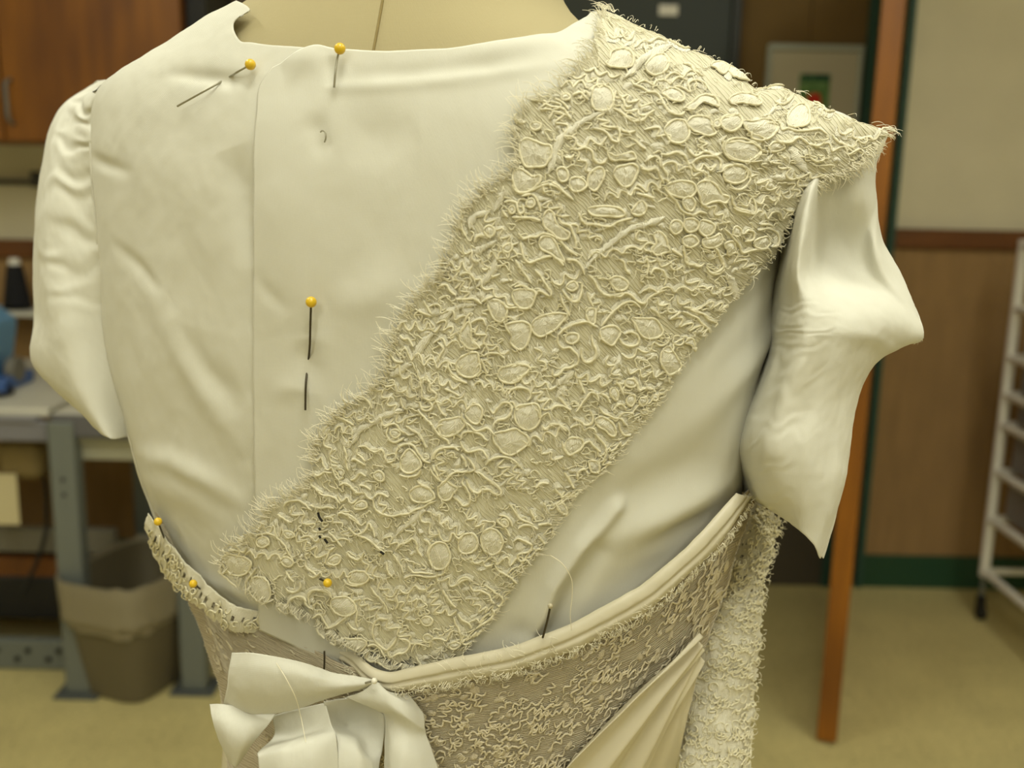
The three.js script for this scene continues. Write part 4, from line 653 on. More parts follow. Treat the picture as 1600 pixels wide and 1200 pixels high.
// net of the lace overlay in millimetres; its cords, petals and vines in thousandths across and along the lace
const P_LACE = [
  [[109.4,1436,-6.3],[119.6,1431.7,-3.9],[128.7,1427.6,-3.8],[135.8,1423.5,-13.1],[142.1,1418.2,-25.6],[154.8,1415,-14.6],[164.2,1410.5,-16.9],[172,1404.7,-23.4],[178.8,1397,-29.3],[185.5,1389,-35.4],[196,1387.1,-28.2],[205.2,1383.5,-33.8],[214.5,1379.9,-39.5],[223.9,1375.2,-28.4],[233.2,1371.5,-26.1],[242.5,1368.1,-28.4],[251.8,1364.9,-32.7]],
  [[103.6,1437.1,29.2],[113.7,1432.5,31.4],[123.2,1428.2,31.5],[131.2,1425.4,22.9],[138.7,1422.4,11.1],[149.8,1416.8,21.6],[159.2,1413.2,19.5],[167.9,1409.6,13.3],[176.3,1405,7.1],[183.8,1398.6,0.8],[196,1399.1,6.8],[205.2,1395.5,1.2],[214.5,1391.9,-4.5],[223.9,1387.2,6.6],[233.2,1383.5,8.9],[242.5,1380.1,6.6],[251.8,1376.9,2.3]],
  [[111.4,1421,70.1],[119.9,1417.2,69.9],[128.5,1413.3,70.1],[136.8,1409.9,69],[145,1406.8,66.5],[153.1,1403.9,62.8],[161,1401,57.5],[168.9,1397.7,52.5],[176.9,1394.5,47.3],[184.9,1391.4,39.9],[192.8,1388.6,27.6],[201.5,1385,26.1],[210.3,1381.3,27.4],[218.9,1377.9,24.8],[227.7,1374.9,20.4],[236.5,1372,15.6],[245.5,1369.2,10.3]],
  [[112.1,1410.1,85.6],[120,1406.5,84.8],[127.8,1403.1,83.3],[135.5,1399.9,80.8],[143.3,1397.1,78.3],[151.2,1394.2,75.5],[158.9,1391.2,72.3],[166.6,1388,68.9],[174.2,1384.8,64.5],[181.8,1381.7,58.7],[189.4,1378.8,50.8],[197.1,1376,38.9],[205.4,1372.6,37.6],[213.7,1369.5,33],[222.2,1366.7,27.7],[230.7,1364.2,22],[239.3,1361.7,15.9]],
  [[107.9,1401.9,94],[115.5,1398.6,92.7],[123.1,1395.2,91.5],[130.7,1392.2,89.9],[138.4,1389.5,87.6],[146,1386.9,85],[153.6,1384.1,82],[161,1381,78.6],[168.4,1378,74.4],[175.7,1375.1,69.1],[183.2,1372.2,62.5],[190.6,1369.4,53.9],[198.1,1366.6,42],[206.4,1363.6,39.9],[214.6,1361.1,34],[222.8,1359,27.9],[231.2,1356.9,21.6]],
  [[102.3,1395,100.1],[109.8,1391.8,99.2],[117.3,1388.7,98],[124.7,1385.8,96.4],[132.3,1383.3,94.2],[139.8,1380.9,91.7],[147.1,1378.3,88.8],[154.3,1375.3,85.5],[161.5,1372.4,81.6],[168.8,1369.6,77],[176.1,1366.9,71.4],[183.3,1364.2,64.6],[190.7,1361.5,55.7],[198.1,1359,43.6],[206.3,1356.6,40],[214.3,1354.9,33.8],[222.4,1353.3,27.6]],
  [[95.1,1389.8,104.9],[102.8,1386.4,104.1],[110.3,1383.1,103],[117.9,1380,101.4],[125.6,1377.4,99.3],[133.2,1374.9,96.8],[140.7,1372.1,94],[148,1369,91],[155.3,1365.9,87.3],[162.6,1363,83],[170,1360,77.8],[177.4,1357.1,71.5],[184.8,1354.3,63.7],[192.4,1351.5,53.6],[200.2,1349,43],[208.3,1347.4,36.6],[216.5,1345.8,30.2]],
  [[87.3,1385.3,108.6],[95.1,1381.7,107.9],[102.9,1378.1,106.9],[110.6,1374.8,105.3],[118.5,1372.1,103.3],[126.4,1369.3,101],[134.1,1366.4,98.4],[141.5,1363,95.4],[149,1359.6,91.9],[156.5,1356.5,87.7],[164.1,1353.3,82.8],[171.6,1350.1,76.9],[179.3,1347.1,69.8],[187,1344,60.8],[194.8,1341.3,48.8],[202.8,1339.5,39],[211.2,1337.8,32.6]],
  [[84.7,1376.8,111.7],[92.5,1373.2,110.7],[100.2,1369.5,109.5],[107.9,1366.2,108],[115.8,1363.4,105.9],[123.6,1360.7,103.5],[131.3,1357.7,100.8],[138.7,1354.2,97.8],[146.1,1350.8,94.2],[153.7,1347.5,90],[161.2,1344.3,85.2],[168.8,1341,79.5],[176.4,1337.9,72.7],[184.1,1334.7,64.4],[192,1331.9,53.5],[199.6,1330,38.1],[208,1328.5,32.7]],
  [[83.7,1367.5,113.8],[91.3,1363.8,112.7],[98.8,1360.2,111.4],[106.4,1356.8,109.8],[114.1,1354.1,107.6],[121.9,1351.4,105.1],[129.4,1348.4,102.4],[136.7,1344.9,99.3],[144,1341.4,95.8],[151.5,1338.2,91.8],[158.9,1334.9,87.1],[166.4,1331.6,81.6],[174,1328.5,75.1],[181.6,1325.3,67.1],[189.3,1322.4,56.9],[196.8,1320.7,43.3],[204.7,1319,31.4]],
  [[84.3,1358,115.1],[91.5,1354.4,113.9],[98.6,1350.8,112.6],[105.7,1347.5,110.8],[113.2,1345,108.7],[120.6,1342.4,106.3],[127.8,1339.5,103.6],[134.8,1336.1,100.7],[141.7,1332.7,97.4],[148.8,1329.5,93.6],[156,1326.3,89.2],[163.1,1323.1,84.1],[170.3,1320,78.1],[177.6,1317,71],[185,1314.2,62.1],[192.1,1312.9,51.2],[199.2,1311.1,35.2]],
  [[78.1,1351.7,117.1],[85.3,1348,116],[92.4,1344.3,114.7],[99.6,1340.9,113.1],[107.2,1338.3,111.1],[114.6,1335.7,108.8],[121.9,1332.7,106.3],[128.9,1329.2,103.6],[135.9,1325.6,100.5],[143.1,1322.4,96.9],[150.3,1319.2,92.8],[157.4,1315.8,88],[164.7,1312.8,82.5],[172,1309.6,76],[179.4,1306.9,68.2],[186.5,1305.7,59],[193.6,1304.3,46.9]],
  [[70.4,1345.9,119],[77.8,1342.1,118],[85.1,1338.3,116.8],[92.4,1334.7,115.4],[100.1,1332.1,113.5],[107.8,1329.4,111.4],[115.2,1326.3,109],[122.3,1322.6,106.4],[129.5,1318.9,103.5],[136.8,1315.6,100.1],[144.1,1312.2,96.3],[151.3,1308.8,91.9],[158.7,1305.6,86.7],[166.2,1302.5,80.8],[173.7,1299.7,73.7],[180.8,1298.7,65.7],[188,1297.4,55.7]],
  [[64.3,1338.5,120.6],[71.7,1334.6,119.6],[79,1330.7,118.5],[86.4,1327.1,117.1],[94.2,1324.5,115.4],[101.9,1321.8,113.4],[109.4,1318.7,111.1],[116.6,1315,108.7],[123.8,1311.3,106],[131.1,1307.9,102.8],[138.5,1304.6,99.1],[145.8,1301.1,95],[153.2,1298,90.3],[160.7,1294.8,84.8],[168.3,1292.1,78.4],[175.4,1291.3,71.4],[182.6,1290.4,62.8]],
  [[59.6,1330.2,121.7],[66.9,1326.3,120.9],[74.2,1322.4,119.8],[81.5,1318.8,118.5],[89.3,1316.2,116.8],[97.1,1313.6,114.9],[104.5,1310.6,112.8],[111.7,1306.9,110.5],[118.8,1303.1,107.9],[126.1,1299.8,104.9],[133.4,1296.5,101.5],[140.7,1293.1,97.7],[148.2,1290,93.3],[155.6,1286.9,88.3],[163.1,1284.3,82.5],[170.2,1283.8,76.3],[177.3,1283.3,68.8]],
  [[57.1,1320.7,122.5],[64.2,1316.9,121.6],[71.3,1313,120.6],[78.4,1309.5,119.4],[86.1,1307.1,117.8],[93.6,1304.6,115.9],[101,1301.7,113.9],[107.9,1298,111.8],[114.8,1294.3,109.4],[122,1291.1,106.6],[129.2,1287.9,103.4],[136.3,1284.6,99.9],[143.6,1281.6,95.9],[150.9,1278.7,91.3],[158.2,1276.3,86.1],[165.1,1276.2,80.6],[171.9,1276.1,74.2]],
  [[54.2,1311.2,123.2],[61.2,1307.4,122.3],[68.1,1303.6,121.3],[75.1,1300.1,120.1],[82.7,1297.7,118.6],[90.2,1295.4,116.9],[97.4,1292.5,115],[104.2,1288.9,113],[111,1285.2,110.7],[118.1,1282.1,108.1],[125.2,1278.9,105.2],[132.2,1275.7,101.9],[139.4,1272.9,98.1],[146.6,1270.1,93.9],[153.8,1267.8,89.1],[160.5,1268.1,84.1],[167.2,1268.3,78.4]],
  [[48.5,1303.3,124],[55.6,1299.4,123.2],[62.6,1295.5,122.3],[69.7,1291.9,121.2],[77.4,1289.6,119.8],[85,1287.2,118.2],[92.4,1284.3,116.4],[99.3,1280.5,114.5],[106.2,1276.8,112.4],[113.4,1273.6,109.9],[120.5,1270.4,107.1],[127.7,1267.1,103.9],[134.9,1264.3,100.4],[142.2,1261.5,96.3],[149.5,1259.2,91.8],[156.3,1259.7,87],[163,1260,81.7]],
  [[40.4,1296.8,124.9],[47.7,1292.7,124.3],[55,1288.6,123.5],[62.4,1284.8,122.5],[70.4,1282.4,121.2],[78.3,1279.9,119.7],[85.9,1276.8,118.1],[93.1,1272.9,116.3],[100.2,1269,114.2],[107.6,1265.7,111.9],[115,1262.3,109.2],[122.4,1258.9,106.2],[129.9,1256,102.7],[137.4,1253.1,98.8],[144.9,1250.7,94.4],[151.9,1251.2,89.9],[158.8,1251.7,84.8]],
  [[34.9,1288.2,125.4],[42.3,1284,124.9],[49.6,1279.8,124.2],[57,1276,123.4],[65.1,1273.6,122.2],[73.2,1271.2,120.8],[80.8,1268.2,119.2],[88,1264.2,117.6],[95.2,1260.3,115.7],[102.7,1257,113.4],[110.1,1253.6,110.9],[117.5,1250.2,108],[125.1,1247.3,104.7],[132.7,1244.4,101],[140.2,1242.1,96.9],[147.2,1243,92.7],[154.1,1243.7,88]],
  [[30.3,1278.7,125.9],[37.6,1274.6,125.4],[44.9,1270.4,124.8],[52.2,1266.6,124],[60.4,1264.4,123],[68.4,1262.1,121.7],[76,1259.1,120.2],[83.2,1255.2,118.7],[90.3,1251.3,116.9],[97.8,1248,114.8],[105.2,1244.8,112.4],[112.6,1241.4,109.7],[120.1,1238.6,106.7],[127.7,1235.9,103.2],[135.2,1233.7,99.4],[142,1234.9,95.5],[148.9,1236.1,91.3]],
  [[28,1268.6,126.1],[35.1,1264.5,125.7],[42.1,1260.4,125.1],[49.2,1256.7,124.4],[57.2,1254.5,123.4],[65.1,1252.4,122.2],[72.5,1249.5,120.9],[79.5,1245.6,119.4],[86.4,1241.8,117.7],[93.7,1238.7,115.8],[100.9,1235.6,113.5],[108.1,1232.3,111.1],[115.5,1229.7,108.2],[122.9,1227.1,105],[130.2,1225.2,101.5],[136.9,1226.8,98.1],[143.6,1228.4,94.3]],
  [[26.1,1258.2,126.2],[33,1254.1,125.8],[39.7,1250.1,125.3],[46.6,1246.4,124.6],[54.4,1244.5,123.7],[62,1242.5,122.6],[69.3,1239.7,121.3],[76,1235.9,120],[82.6,1232.2,118.4],[89.7,1229.2,116.6],[96.8,1226.2,114.5],[103.8,1223.1,112.2],[111,1220.6,109.6],[118.2,1218.3,106.6],[125.3,1216.5,103.4],[131.8,1218.6,100.4],[138.2,1220.6,97]],
  [[18.1,1250.3,126.5],[25.1,1246.2,126.2],[32,1242.1,125.8],[39,1238.4,125.2],[46.9,1236.4,124.4],[54.8,1234.5,123.4],[62.2,1231.7,122.3],[69,1227.9,121.1],[75.8,1224.1,119.6],[83,1221.1,117.9],[90.2,1218.1,116],[97.3,1215,113.9],[104.6,1212.6,111.4],[112,1210.3,108.7],[119.2,1208.6,105.7],[125.8,1211,102.9],[132.3,1213.3,99.8]],
  [[9.4,1242.8,126.7],[16.5,1238.6,126.5],[23.5,1234.4,126.1],[30.6,1230.6,125.7],[38.8,1228.8,125],[46.9,1226.9,124.2],[54.4,1224.1,123.2],[61.3,1220.3,122.1],[68.2,1216.4,120.8],[75.6,1213.5,119.3],[82.9,1210.4,117.5],[90.2,1207.4,115.6],[97.6,1205,113.3],[105.1,1202.8,110.8],[112.5,1201.2,108],[119.1,1203.9,105.5],[125.7,1206.5,102.7]],
  [[-0.5,1236.1,126.6],[6.8,1231.8,126.5],[14,1227.5,126.3],[21.4,1223.6,126],[29.9,1221.7,125.5],[38.2,1219.8,124.8],[46,1217,124],[53.1,1213,123],[60.2,1209,121.8],[67.8,1206,120.5],[75.4,1202.9,118.9],[82.8,1199.8,117],[90.5,1197.4,114.9],[98.2,1195.2,112.6],[105.7,1193.6,110],[112.5,1196.6,107.7],[119.3,1199.4,105.1]],
  [[-8,1227.4,126.4],[-0.6,1222.9,126.3],[6.8,1218.5,126.1],[14.3,1214.4,125.9],[23,1212.6,125.5],[31.6,1210.7,125],[39.6,1207.8,124.2],[46.9,1203.7,123.3],[54.1,1199.7,122.3],[61.9,1196.7,121],[69.6,1193.5,119.5],[77.2,1190.3,117.8],[85.1,1188,115.8],[92.9,1185.7,113.5],[100.7,1184.2,111],[107.6,1187.4,108.9],[114.5,1190.5,106.5]],
  [[-13.6,1216.8,126],[-6.1,1212.3,125.9],[1.2,1207.8,125.8],[8.8,1203.8,125.6],[17.6,1202.1,125.3],[26.3,1200.3,124.8],[34.3,1197.5,124.2],[41.6,1193.4,123.4],[48.9,1189.4,122.4],[56.7,1186.4,121.2],[64.5,1183.3,119.8],[72.1,1180.2,118.1],[80,1177.9,116.2],[87.9,1175.8,114.1],[95.7,1174.4,111.8],[102.7,1178,109.9],[109.6,1181.5,107.7]],
  [[-14.2,1205.7,125.6],[-7.2,1201.2,125.5],[-0.3,1196.7,125.3],[6.9,1192.7,125],[15.4,1191.1,124.8],[23.8,1189.5,124.4],[31.5,1186.8,123.8],[38.5,1182.7,123],[45.4,1178.7,122],[53,1175.9,120.9],[60.4,1172.9,119.6],[67.8,1169.9,118.1],[75.5,1167.8,116.4],[83.1,1165.8,114.4],[90.7,1164.7,112.3],[97.4,1168.8,110.7],[104,1172.8,108.9]],
  [[-20,1196.5,125],[-13,1192,124.9],[-6.2,1187.4,124.7],[0.9,1183.2,124.5],[9.4,1181.7,124.3],[17.8,1180.1,124],[25.6,1177.5,123.5],[32.4,1173.3,122.8],[39.3,1169.3,121.9],[46.9,1166.4,120.9],[54.3,1163.4,119.7],[61.7,1160.4,118.3],[69.3,1158.3,116.7],[77,1156.5,114.8],[84.5,1155.4,112.9],[91.3,1159.9,111.6],[97.9,1164.3,110.1]],
  [[-31.2,1189.2,124],[-23.9,1184.4,124.1],[-16.7,1179.5,124],[-9.3,1175.2,123.9],[-0.3,1173.5,123.8],[8.6,1171.8,123.6],[16.7,1169,123.2],[23.9,1164.6,122.6],[31.1,1160.3,121.7],[39,1157.3,120.8],[46.8,1154.2,119.6],[54.5,1151,118.3],[62.5,1148.8,116.7],[70.5,1146.8,115],[78.4,1145.6,113.1],[85.4,1150.4,112],[92.4,1155,110.7]],
  [[-43,1181.5,122.6],[-35.1,1176.4,122.9],[-27.5,1171.3,123],[-19.6,1166.7,122.9],[-10.1,1164.9,123],[-0.7,1163.1,122.9],[7.8,1160.1,122.6],[15.4,1155.4,121.9],[23,1150.9,121.1],[31.3,1147.6,120.2],[39.5,1144.3,119.1],[47.6,1140.9,117.8],[56.1,1138.6,116.4],[64.5,1136.4,114.7],[72.7,1135.1,112.9],[80.2,1140,111.9],[87.5,1144.8,110.7]],
  [[-49.8,1169.9,120.9],[-42,1164.8,121.3],[-34.3,1159.6,121.4],[-26.4,1155,121.4],[-16.7,1153.4,121.6],[-7.3,1151.7,121.6],[1.3,1148.7,121.3],[8.9,1144,120.7],[16.5,1139.4,119.9],[24.9,1136.2,119.1],[33.2,1133,118.2],[41.4,1129.6,117],[49.9,1127.5,115.7],[58.4,1125.5,114.2],[66.8,1124.4,112.6],[74.3,1129.8,111.8],[81.7,1135,110.8]],
  [[-61.8,1160.2,118.3],[-53.6,1155,118.9],[-45.6,1149.7,119.2],[-37.3,1145,119.4],[-27.1,1143.5,120],[-17.2,1141.9,120.2],[-8.3,1138.9,120],[-0.5,1134,119.4],[7.4,1129.3,118.8],[16.1,1126.1,118.2],[24.7,1122.8,117.4],[33.2,1119.5,116.4],[42.1,1117.3,115.3],[50.9,1115.4,114],[59.5,1114.4,112.5],[67.3,1120.1,111.9],[74.9,1125.7,111.1]],
  [[-74.9,1149.9,114.4],[-66.1,1144.6,115.4],[-57.6,1139.3,116.1],[-48.9,1134.5,116.7],[-38.1,1133.2,117.7],[-27.6,1131.7,118.3],[-18.3,1128.7,118.4],[-10.2,1123.7,118],[-2,1118.8,117.4],[7,1115.6,117],[16,1112.3,116.4],[24.8,1109,115.5],[34,1106.9,114.6],[43.1,1105,113.5],[52.1,1104.1,112.2],[60.1,1110.2,111.8],[68,1116.1,111.2]],
  [[-80.4,1135.7,110.8],[-71.7,1130.6,112.1],[-63.4,1125.3,113],[-54.7,1120.7,113.8],[-43.8,1119.8,115.2],[-33.4,1118.7,116.2],[-24.1,1115.9,116.4],[-16.1,1111,116.2],[-8.2,1106.3,115.7],[0.7,1103.2,115.4],[9.5,1100.1,114.9],[18.2,1096.9,114.2],[27.3,1095.1,113.5],[36.4,1093.5,112.5],[45.2,1092.9,111.5],[53.2,1099.7,111.4],[61,1106.3,111.1]]
];
const L_CORD = [
  [[119.3,159],[104.5,145],[134.9,150.1]],
  [[185.9,102.5],[208.5,107.1],[236.4,107],[261.8,109.4],[287.1,108],[318.2,113.2],[350.6,122.4],[382.1,127.1],[411.7,123.9],[409.6,116]],
  [[180.1,125.4],[218.4,133.6],[256.9,144],[263.2,137.6]],
  [[312,88],[342.4,85.5],[371.8,86.3],[349.1,77.5],[368.4,68.4],[402.7,67.8],[422,72.9]],
  [[308.1,54.6],[334.8,54.3],[359.1,58.7],[387.2,59.2]],
  [[218.6,152.2],[250.5,154],[288.7,158.6],[320.3,160.3],[338.4,152.3],[333.4,140.3],[338.6,133.6]],
  [[143.4,61],[162.9,49.7],[188.8,48.1],[209.1,39.4],[240.3,36.8]],
  [[242.4,31],[269.4,31.9],[296.4,32.7],[317.1,28.6]],
  [[657.9,73.6],[685.2,75.6],[705.8,83],[719,76.4],[748.7,74.4],[780.3,68.2],[805.1,63.2],[832.7,65.9]],
  [[707.4,100.7],[734.8,98.3],[755.6,92.7],[763.2,83.1],[802.7,87],[832.2,85.5],[840.2,76]],
  [[813.2,93],[852.8,107.2],[882.5,109.5],[889.7,100.4]],
  [[629.9,52.1],[660.8,51.4],[675.9,44.8],[674.6,37.9]],
  [[845.1,63.6],[877.8,69.4],[901.7,69.3],[936,75.6]],
  [[562.2,28.6],[593.9,29.2],[619.4,31.1],[635.4,28.6]],
  [[741.1,35.2],[773.3,35.9],[803.7,40.8],[817.5,34.3]],
  [[54.9,189.3],[88,188.1],[114.3,184],[150.1,189.9],[169.9,193.7]],
  [[63.5,175.2],[93.3,175.5],[129.5,181.4]],
  [[3.5,220.1],[0.5,226],[24.5,229.5],[41.8,223.6]],
  [[209,229.8],[230,230.8],[258.6,223.9],[280.5,226.1],[293.9,234.8],[315.9,236.9],[332.3,231.8],[334.6,226.1]],
  [[249.9,194.3],[274.3,192.9],[300.2,195.6],[326.6,202.2],[346.2,201.9],[336.1,191.4],[302.9,181],[277.3,185],[249.5,184.8]],
  [[291.7,179],[318.6,181.8],[343.2,180.5],[354.7,172.9]],
  [[381.4,188.1],[412.5,192.5],[437.2,194.2]],
  [[237.2,151.1],[275.5,155.7],[307.2,157.4],[337.6,155.2],[339.8,146.4]],
  [[446.2,217.3],[468.5,218.6],[492.8,214.2]],
  [[164.1,285.3],[186.1,284.5],[209.4,289.4],[240.9,294.7]],
  [[200.5,245.6],[218.8,243],[227.5,236.4]],
  [[86.8,157.7],[97.8,150],[119.5,152.9],[141.1,155.8]],
  [[483.4,191.4],[504.4,187.9],[514.2,179.2],[533.9,178.5],[562.5,183.8],[591.6,192.9]],
  [[522.8,164.8],[547,171.2],[572.5,173.3],[580.7,163.4],[595.6,160.2],[621.2,162.3],[630.6,152.8]],
  [[585.3,186.4],[582.9,174.9],[601.3,166.6],[628.8,162.6],[651.9,167.1],[668.5,178.9]],
  [[585.3,186.4],[611.1,192.2],[635.4,190.5]],
  [[507.2,204.5],[525.5,209.6],[543.6,214.6]],
  [[450.9,220],[477.2,217.9],[499.5,211.3],[519.5,218.6],[539.7,226]],
  [[669,182.7],[678.7,180.5],[677.8,173],[689.7,164.6],[715.2,159.5],[746,162.7],[771.5,172.4],[781.7,185.3],[773.9,194.2],[752.7,196.4],[734.5,193.2],[734.2,187.6]],
  [[477.9,252.7],[504.4,249.4],[526.9,252.3]],
  [[755.4,206.7],[770.1,215.3],[794.5,219.7],[820.4,218.6],[848.6,220.2],[847.8,212],[829.2,200.4],[802.8,195.4]],
  [[543.8,230.7],[570.1,237.1],[594.5,241.1],[614.9,248.5],[637,250.3],[663.5,248.6],[678.4,242.1],[704.5,240.5]],
  [[713.1,116.2],[747.6,122],[764.4,117]],
  [[883.5,174.9],[899.4,187.6],[903.7,200.2]],
  [[67.6,314.8],[99.5,320.1],[120.9,317.8],[130.1,308.7],[141,297.1],[155.3,289.5],[184.7,287.4],[207.1,289.7],[236.2,293.6],[266.4,297.6]],
  [[125.3,322.8],[141.8,313.6],[162.2,314.2],[190.2,321.7],[219.4,331.9]],
  [[103,342.4],[113.2,337.1],[132.2,335.4],[156.9,342.7],[172.2,346.3],[176.3,341.3],[148.5,332.6]],
  [[116.6,352.9],[135.2,356.6],[149.4,358.2]],
  [[159.9,355.7],[186.3,350.1],[213.2,345.5],[233.7,345.2],[248.8,345.9]],
  [[15.9,384.5],[25.6,394.3],[40,402.1],[61.3,408.6]],
  [[97.4,409.5],[97.6,401.3],[121.4,393.8],[144,393.2]],
  [[281,331.1],[308.4,337.4],[333.8,336.1],[358.1,342.5],[388.7,352.5],[405.9,361.8]],
  [[210.9,372.2],[240.2,377.1],[257.4,370.8],[273.5,368.1],[283.1,361.5],[306.8,359],[337.1,360.4],[366,364.5],[394.5,367.8],[428.2,369.9]],
  [[233.9,381.4],[258.3,393.1],[278.6,402.8],[299,405.5],[319.7,398.3],[344.3,389],[360.2,385.6]],
  [[360.2,385.6],[384.4,386.6],[409.6,390.5]],
  [[405.3,381.8],[426.2,376.9],[450.4,377.9],[477.8,384.7]],
  [[252,407.9],[283.1,417.6],[312.3,424.9],[332.8,430.6]],
  [[0,449.6],[0,456.9],[10.9,461.8]],
  [[82,458.6],[98.9,451.2],[121.6,449.4],[143.6,454.6]],
  [[326.6,411.5],[353.2,416.1],[376.7,423],[409.8,430.8]],
  [[281.5,443.1],[304.1,437.3],[335,438.8]],
  [[461.3,253],[495.9,250.8],[522.7,249]],
  [[316.1,313],[349.5,322.1],[370,324.7],[388.9,319.6],[418.2,315.8],[437.4,310.8],[441.1,302.1],[455.1,294.6],[473.3,287.2]],
  [[676.1,293.9],[706.9,305.8],[732.7,315.4],[753.5,315.1],[779.6,313.7],[780.1,306.5]],
  [[795.4,310.8],[821.2,317],[847.6,316],[853.8,307.9],[823.2,295.2],[794.1,286.4],[771.6,280.5]],
  [[655.6,305.6],[681.1,307.4],[706.8,309.4]],
  [[545.6,348.4],[560.5,348.7],[592.9,358.7],[612.1,361.5]],
  [[596,341],[620.9,339],[615.7,332.8],[641,341.9],[654.2,352.9]],
  [[664.7,350.8],[661,341.1],[686,339.2],[715.7,347.4],[728.3,358.7]],
  [[495.7,385],[524.3,389.1],[548.6,396.5],[575.6,400.5],[603.7,400],[627.6,391.1],[649.4,386.9],[673.8,388.6]],
  [[434.6,376.1],[460.4,380],[485.2,387.4]],
  [[768.6,251.2],[792.8,255.7],[817,260.4],[843.6,265.5],[871,274.7],[889.9,268.5],[913.1,265.2],[938.4,263.4],[961.7,268.8]],
  [[879.6,238.8],[909.4,233.9],[940.3,237.3],[961.2,244.5],[965.4,255.8],[948.2,259.7]],
  [[878.6,230.5],[904.3,228.6],[926.1,229.8]],
  [[774.5,220.1],[796.7,222.1],[822.7,221.1],[842.7,221]],
  [[764.2,278.6],[796.1,286],[832.8,297.1],[845.2,305.7],[839,313.9],[822.9,316.7],[802.2,313.1]],
  [[677.8,293.5],[693.2,301.2],[724.2,309.7],[744.8,316.7],[760.5,313.7],[778.8,312.1]],
  [[832.1,377.4],[858.3,376.5],[902.4,381.3],[955.3,390.9]],
  [[841.4,248.8],[848.8,242.2],[866,242.6],[872.3,253.2],[855.7,257.8]],
  [[43.6,486.5],[59.6,479.7],[86.2,483.8],[114.6,485.3]],
  [[125.7,489.9],[150,482.9],[169.9,477.6],[191.2,476.9],[210.7,479.2]],
  [[204.9,476.4],[213.4,469.5],[229.3,463.5]],
  [[269.4,466.7],[292.7,472.6],[322.6,468.3],[343.4,467],[368.2,461.4]],
  [[222.5,530.7],[220,519],[208.1,506.1],[201.7,495.9]],
  [[267.9,533],[295.5,537.8],[311,541.5]],
  [[330.6,553.5],[359.4,563.5],[378.5,568.3]],
  [[231.6,570],[243,579.9],[262,585.7],[286.8,589.5],[310.8,592]],
  [[335.9,546.8],[356.2,540.4],[383.1,537.6],[404.5,538.9]],
  [[36.5,571.5],[55.1,573],[70.7,569.5],[98.7,574.7]],
  [[52.5,530.7],[82.9,529.5],[104.2,527.5]],
  [[49,515.3],[80,521.6],[101.2,525.4]],
  [[198,577.4],[200.8,568.4],[200.1,556.9],[172.4,552.5]],
  [[166,616.9],[158.5,607.7],[179.6,602.3],[194.3,607.3]],
  [[15.4,599.8],[44,604.5],[75.9,600.6]],
  [[363.4,443.7],[368.8,435.5],[392,435.3],[415.2,435.1],[406.4,428.1],[380.5,426.1]],
  [[442.1,419.6],[463.3,424.1],[490.9,427.3],[509.1,424.1],[505.7,410.1],[490.5,398.2]],
  [[441.9,425.5],[466.3,435.1],[491.5,441.8],[508,446.1]],
  [[523.5,406.9],[542,415.4],[566.8,422.9]],
  [[534.6,393.1],[560.1,398.9],[585.6,401.7],[605.9,398.1],[630.6,395.1],[640.2,387.1],[662.5,387.6],[690.4,391.7],[711,391.2],[714.7,380.8],[722.3,372.9],[746,362.2]],
  [[624.5,442.8],[628.6,430.1],[638.5,416.3],[651.6,404.9],[673.4,394.8],[688.2,395.1],[711.3,398.9]],
  [[505,477.3],[510.2,466.8],[528.6,456.9],[549.6,449.3],[570.2,444.5],[590.2,445.5],[613.4,446]],
  [[505,477.3],[523.8,487.2],[549,490.7],[566.1,485.7],[586.2,488.5],[606.2,491.3],[623.7,501.2],[615.7,509.4],[598.2,516.1],[592.5,526.5],[579.7,530.3],[565.4,522.6]],
  [[698.6,448],[720.5,453.7],[750.3,454],[770.5,447],[761.4,437.8],[730.9,434.5],[710.9,440.5]],
  [[604.9,457.3],[626.1,468.1],[646.7,473.9],[661.2,484.3],[658.5,491.3],[643.8,495.7],[621.8,491.7],[599.7,479.3]],
  [[439.7,544.2],[459.6,536.9],[484.5,532.9],[504.7,536.4]],
  [[467.4,562],[481.5,556],[490.3,546.6],[499,537.5]],
  [[657.5,520.9],[682.2,528.2],[708.5,536]],
  [[840.5,383.8],[872.3,386.2],[899.4,389.2],[940.3,400.7],[977.3,409.3],[1000,417.4]],
  [[842.7,376.8],[875.1,379.5],[909,382.3],[947.7,392.1],[998.6,400.5],[1000,406.8]],
  [[950.2,490.1],[969.5,500.4]],
  [[774.1,507.2],[791.6,509.3],[815.9,518.4]],
  [[816.8,493.1],[840.4,499.3],[864.6,508.5],[878.8,505.6],[911.4,507.2],[937.8,514.7]],
  [[738.4,394.1],[762.8,396.4],[785.4,402.2]],
  [[817.7,400.3],[826.9,392.5],[835.1,384.7]],
  [[109.5,744],[138.3,751.4],[147.9,760.5],[167.3,767.4]],
  [[156.1,734.4],[180,727.7],[205.2,730.2],[225.5,729.1],[234.6,724.2],[258.5,732.1],[282.3,739.2],[297.8,734.4]],
  [[157.7,735.5],[167.3,741.8],[189.5,743.5],[211.6,746.5]],
  [[160.8,754.6],[170.5,749.6],[194.3,750.1],[217.9,751.4]],
  [[172.5,686.6],[198.5,698.7],[228,706.4],[249.1,709.1],[257.5,703.2],[257.1,696.7]],
  [[169.9,691.9],[170.5,682.8],[185,679],[217.6,686.3],[247.9,689.6],[265.6,690.8]],
  [[218.6,677.3],[249.1,680.6],[284.6,683],[316.7,690.3],[354.7,699.9]],
  [[299.3,729.9],[283.8,721.6],[278.6,712.3],[292.6,705.5],[311.7,704.2],[354.2,712.8],[391,717.8],[411.4,715.8]],
  [[199.1,647],[245.6,654.7],[292.1,662.4],[327.1,670],[355.5,674.2],[382.2,674.7],[398.8,677.9]],
  [[181.9,635.2],[216.2,644.4],[236.4,643.2],[236.7,636.1],[206.3,628.3]],
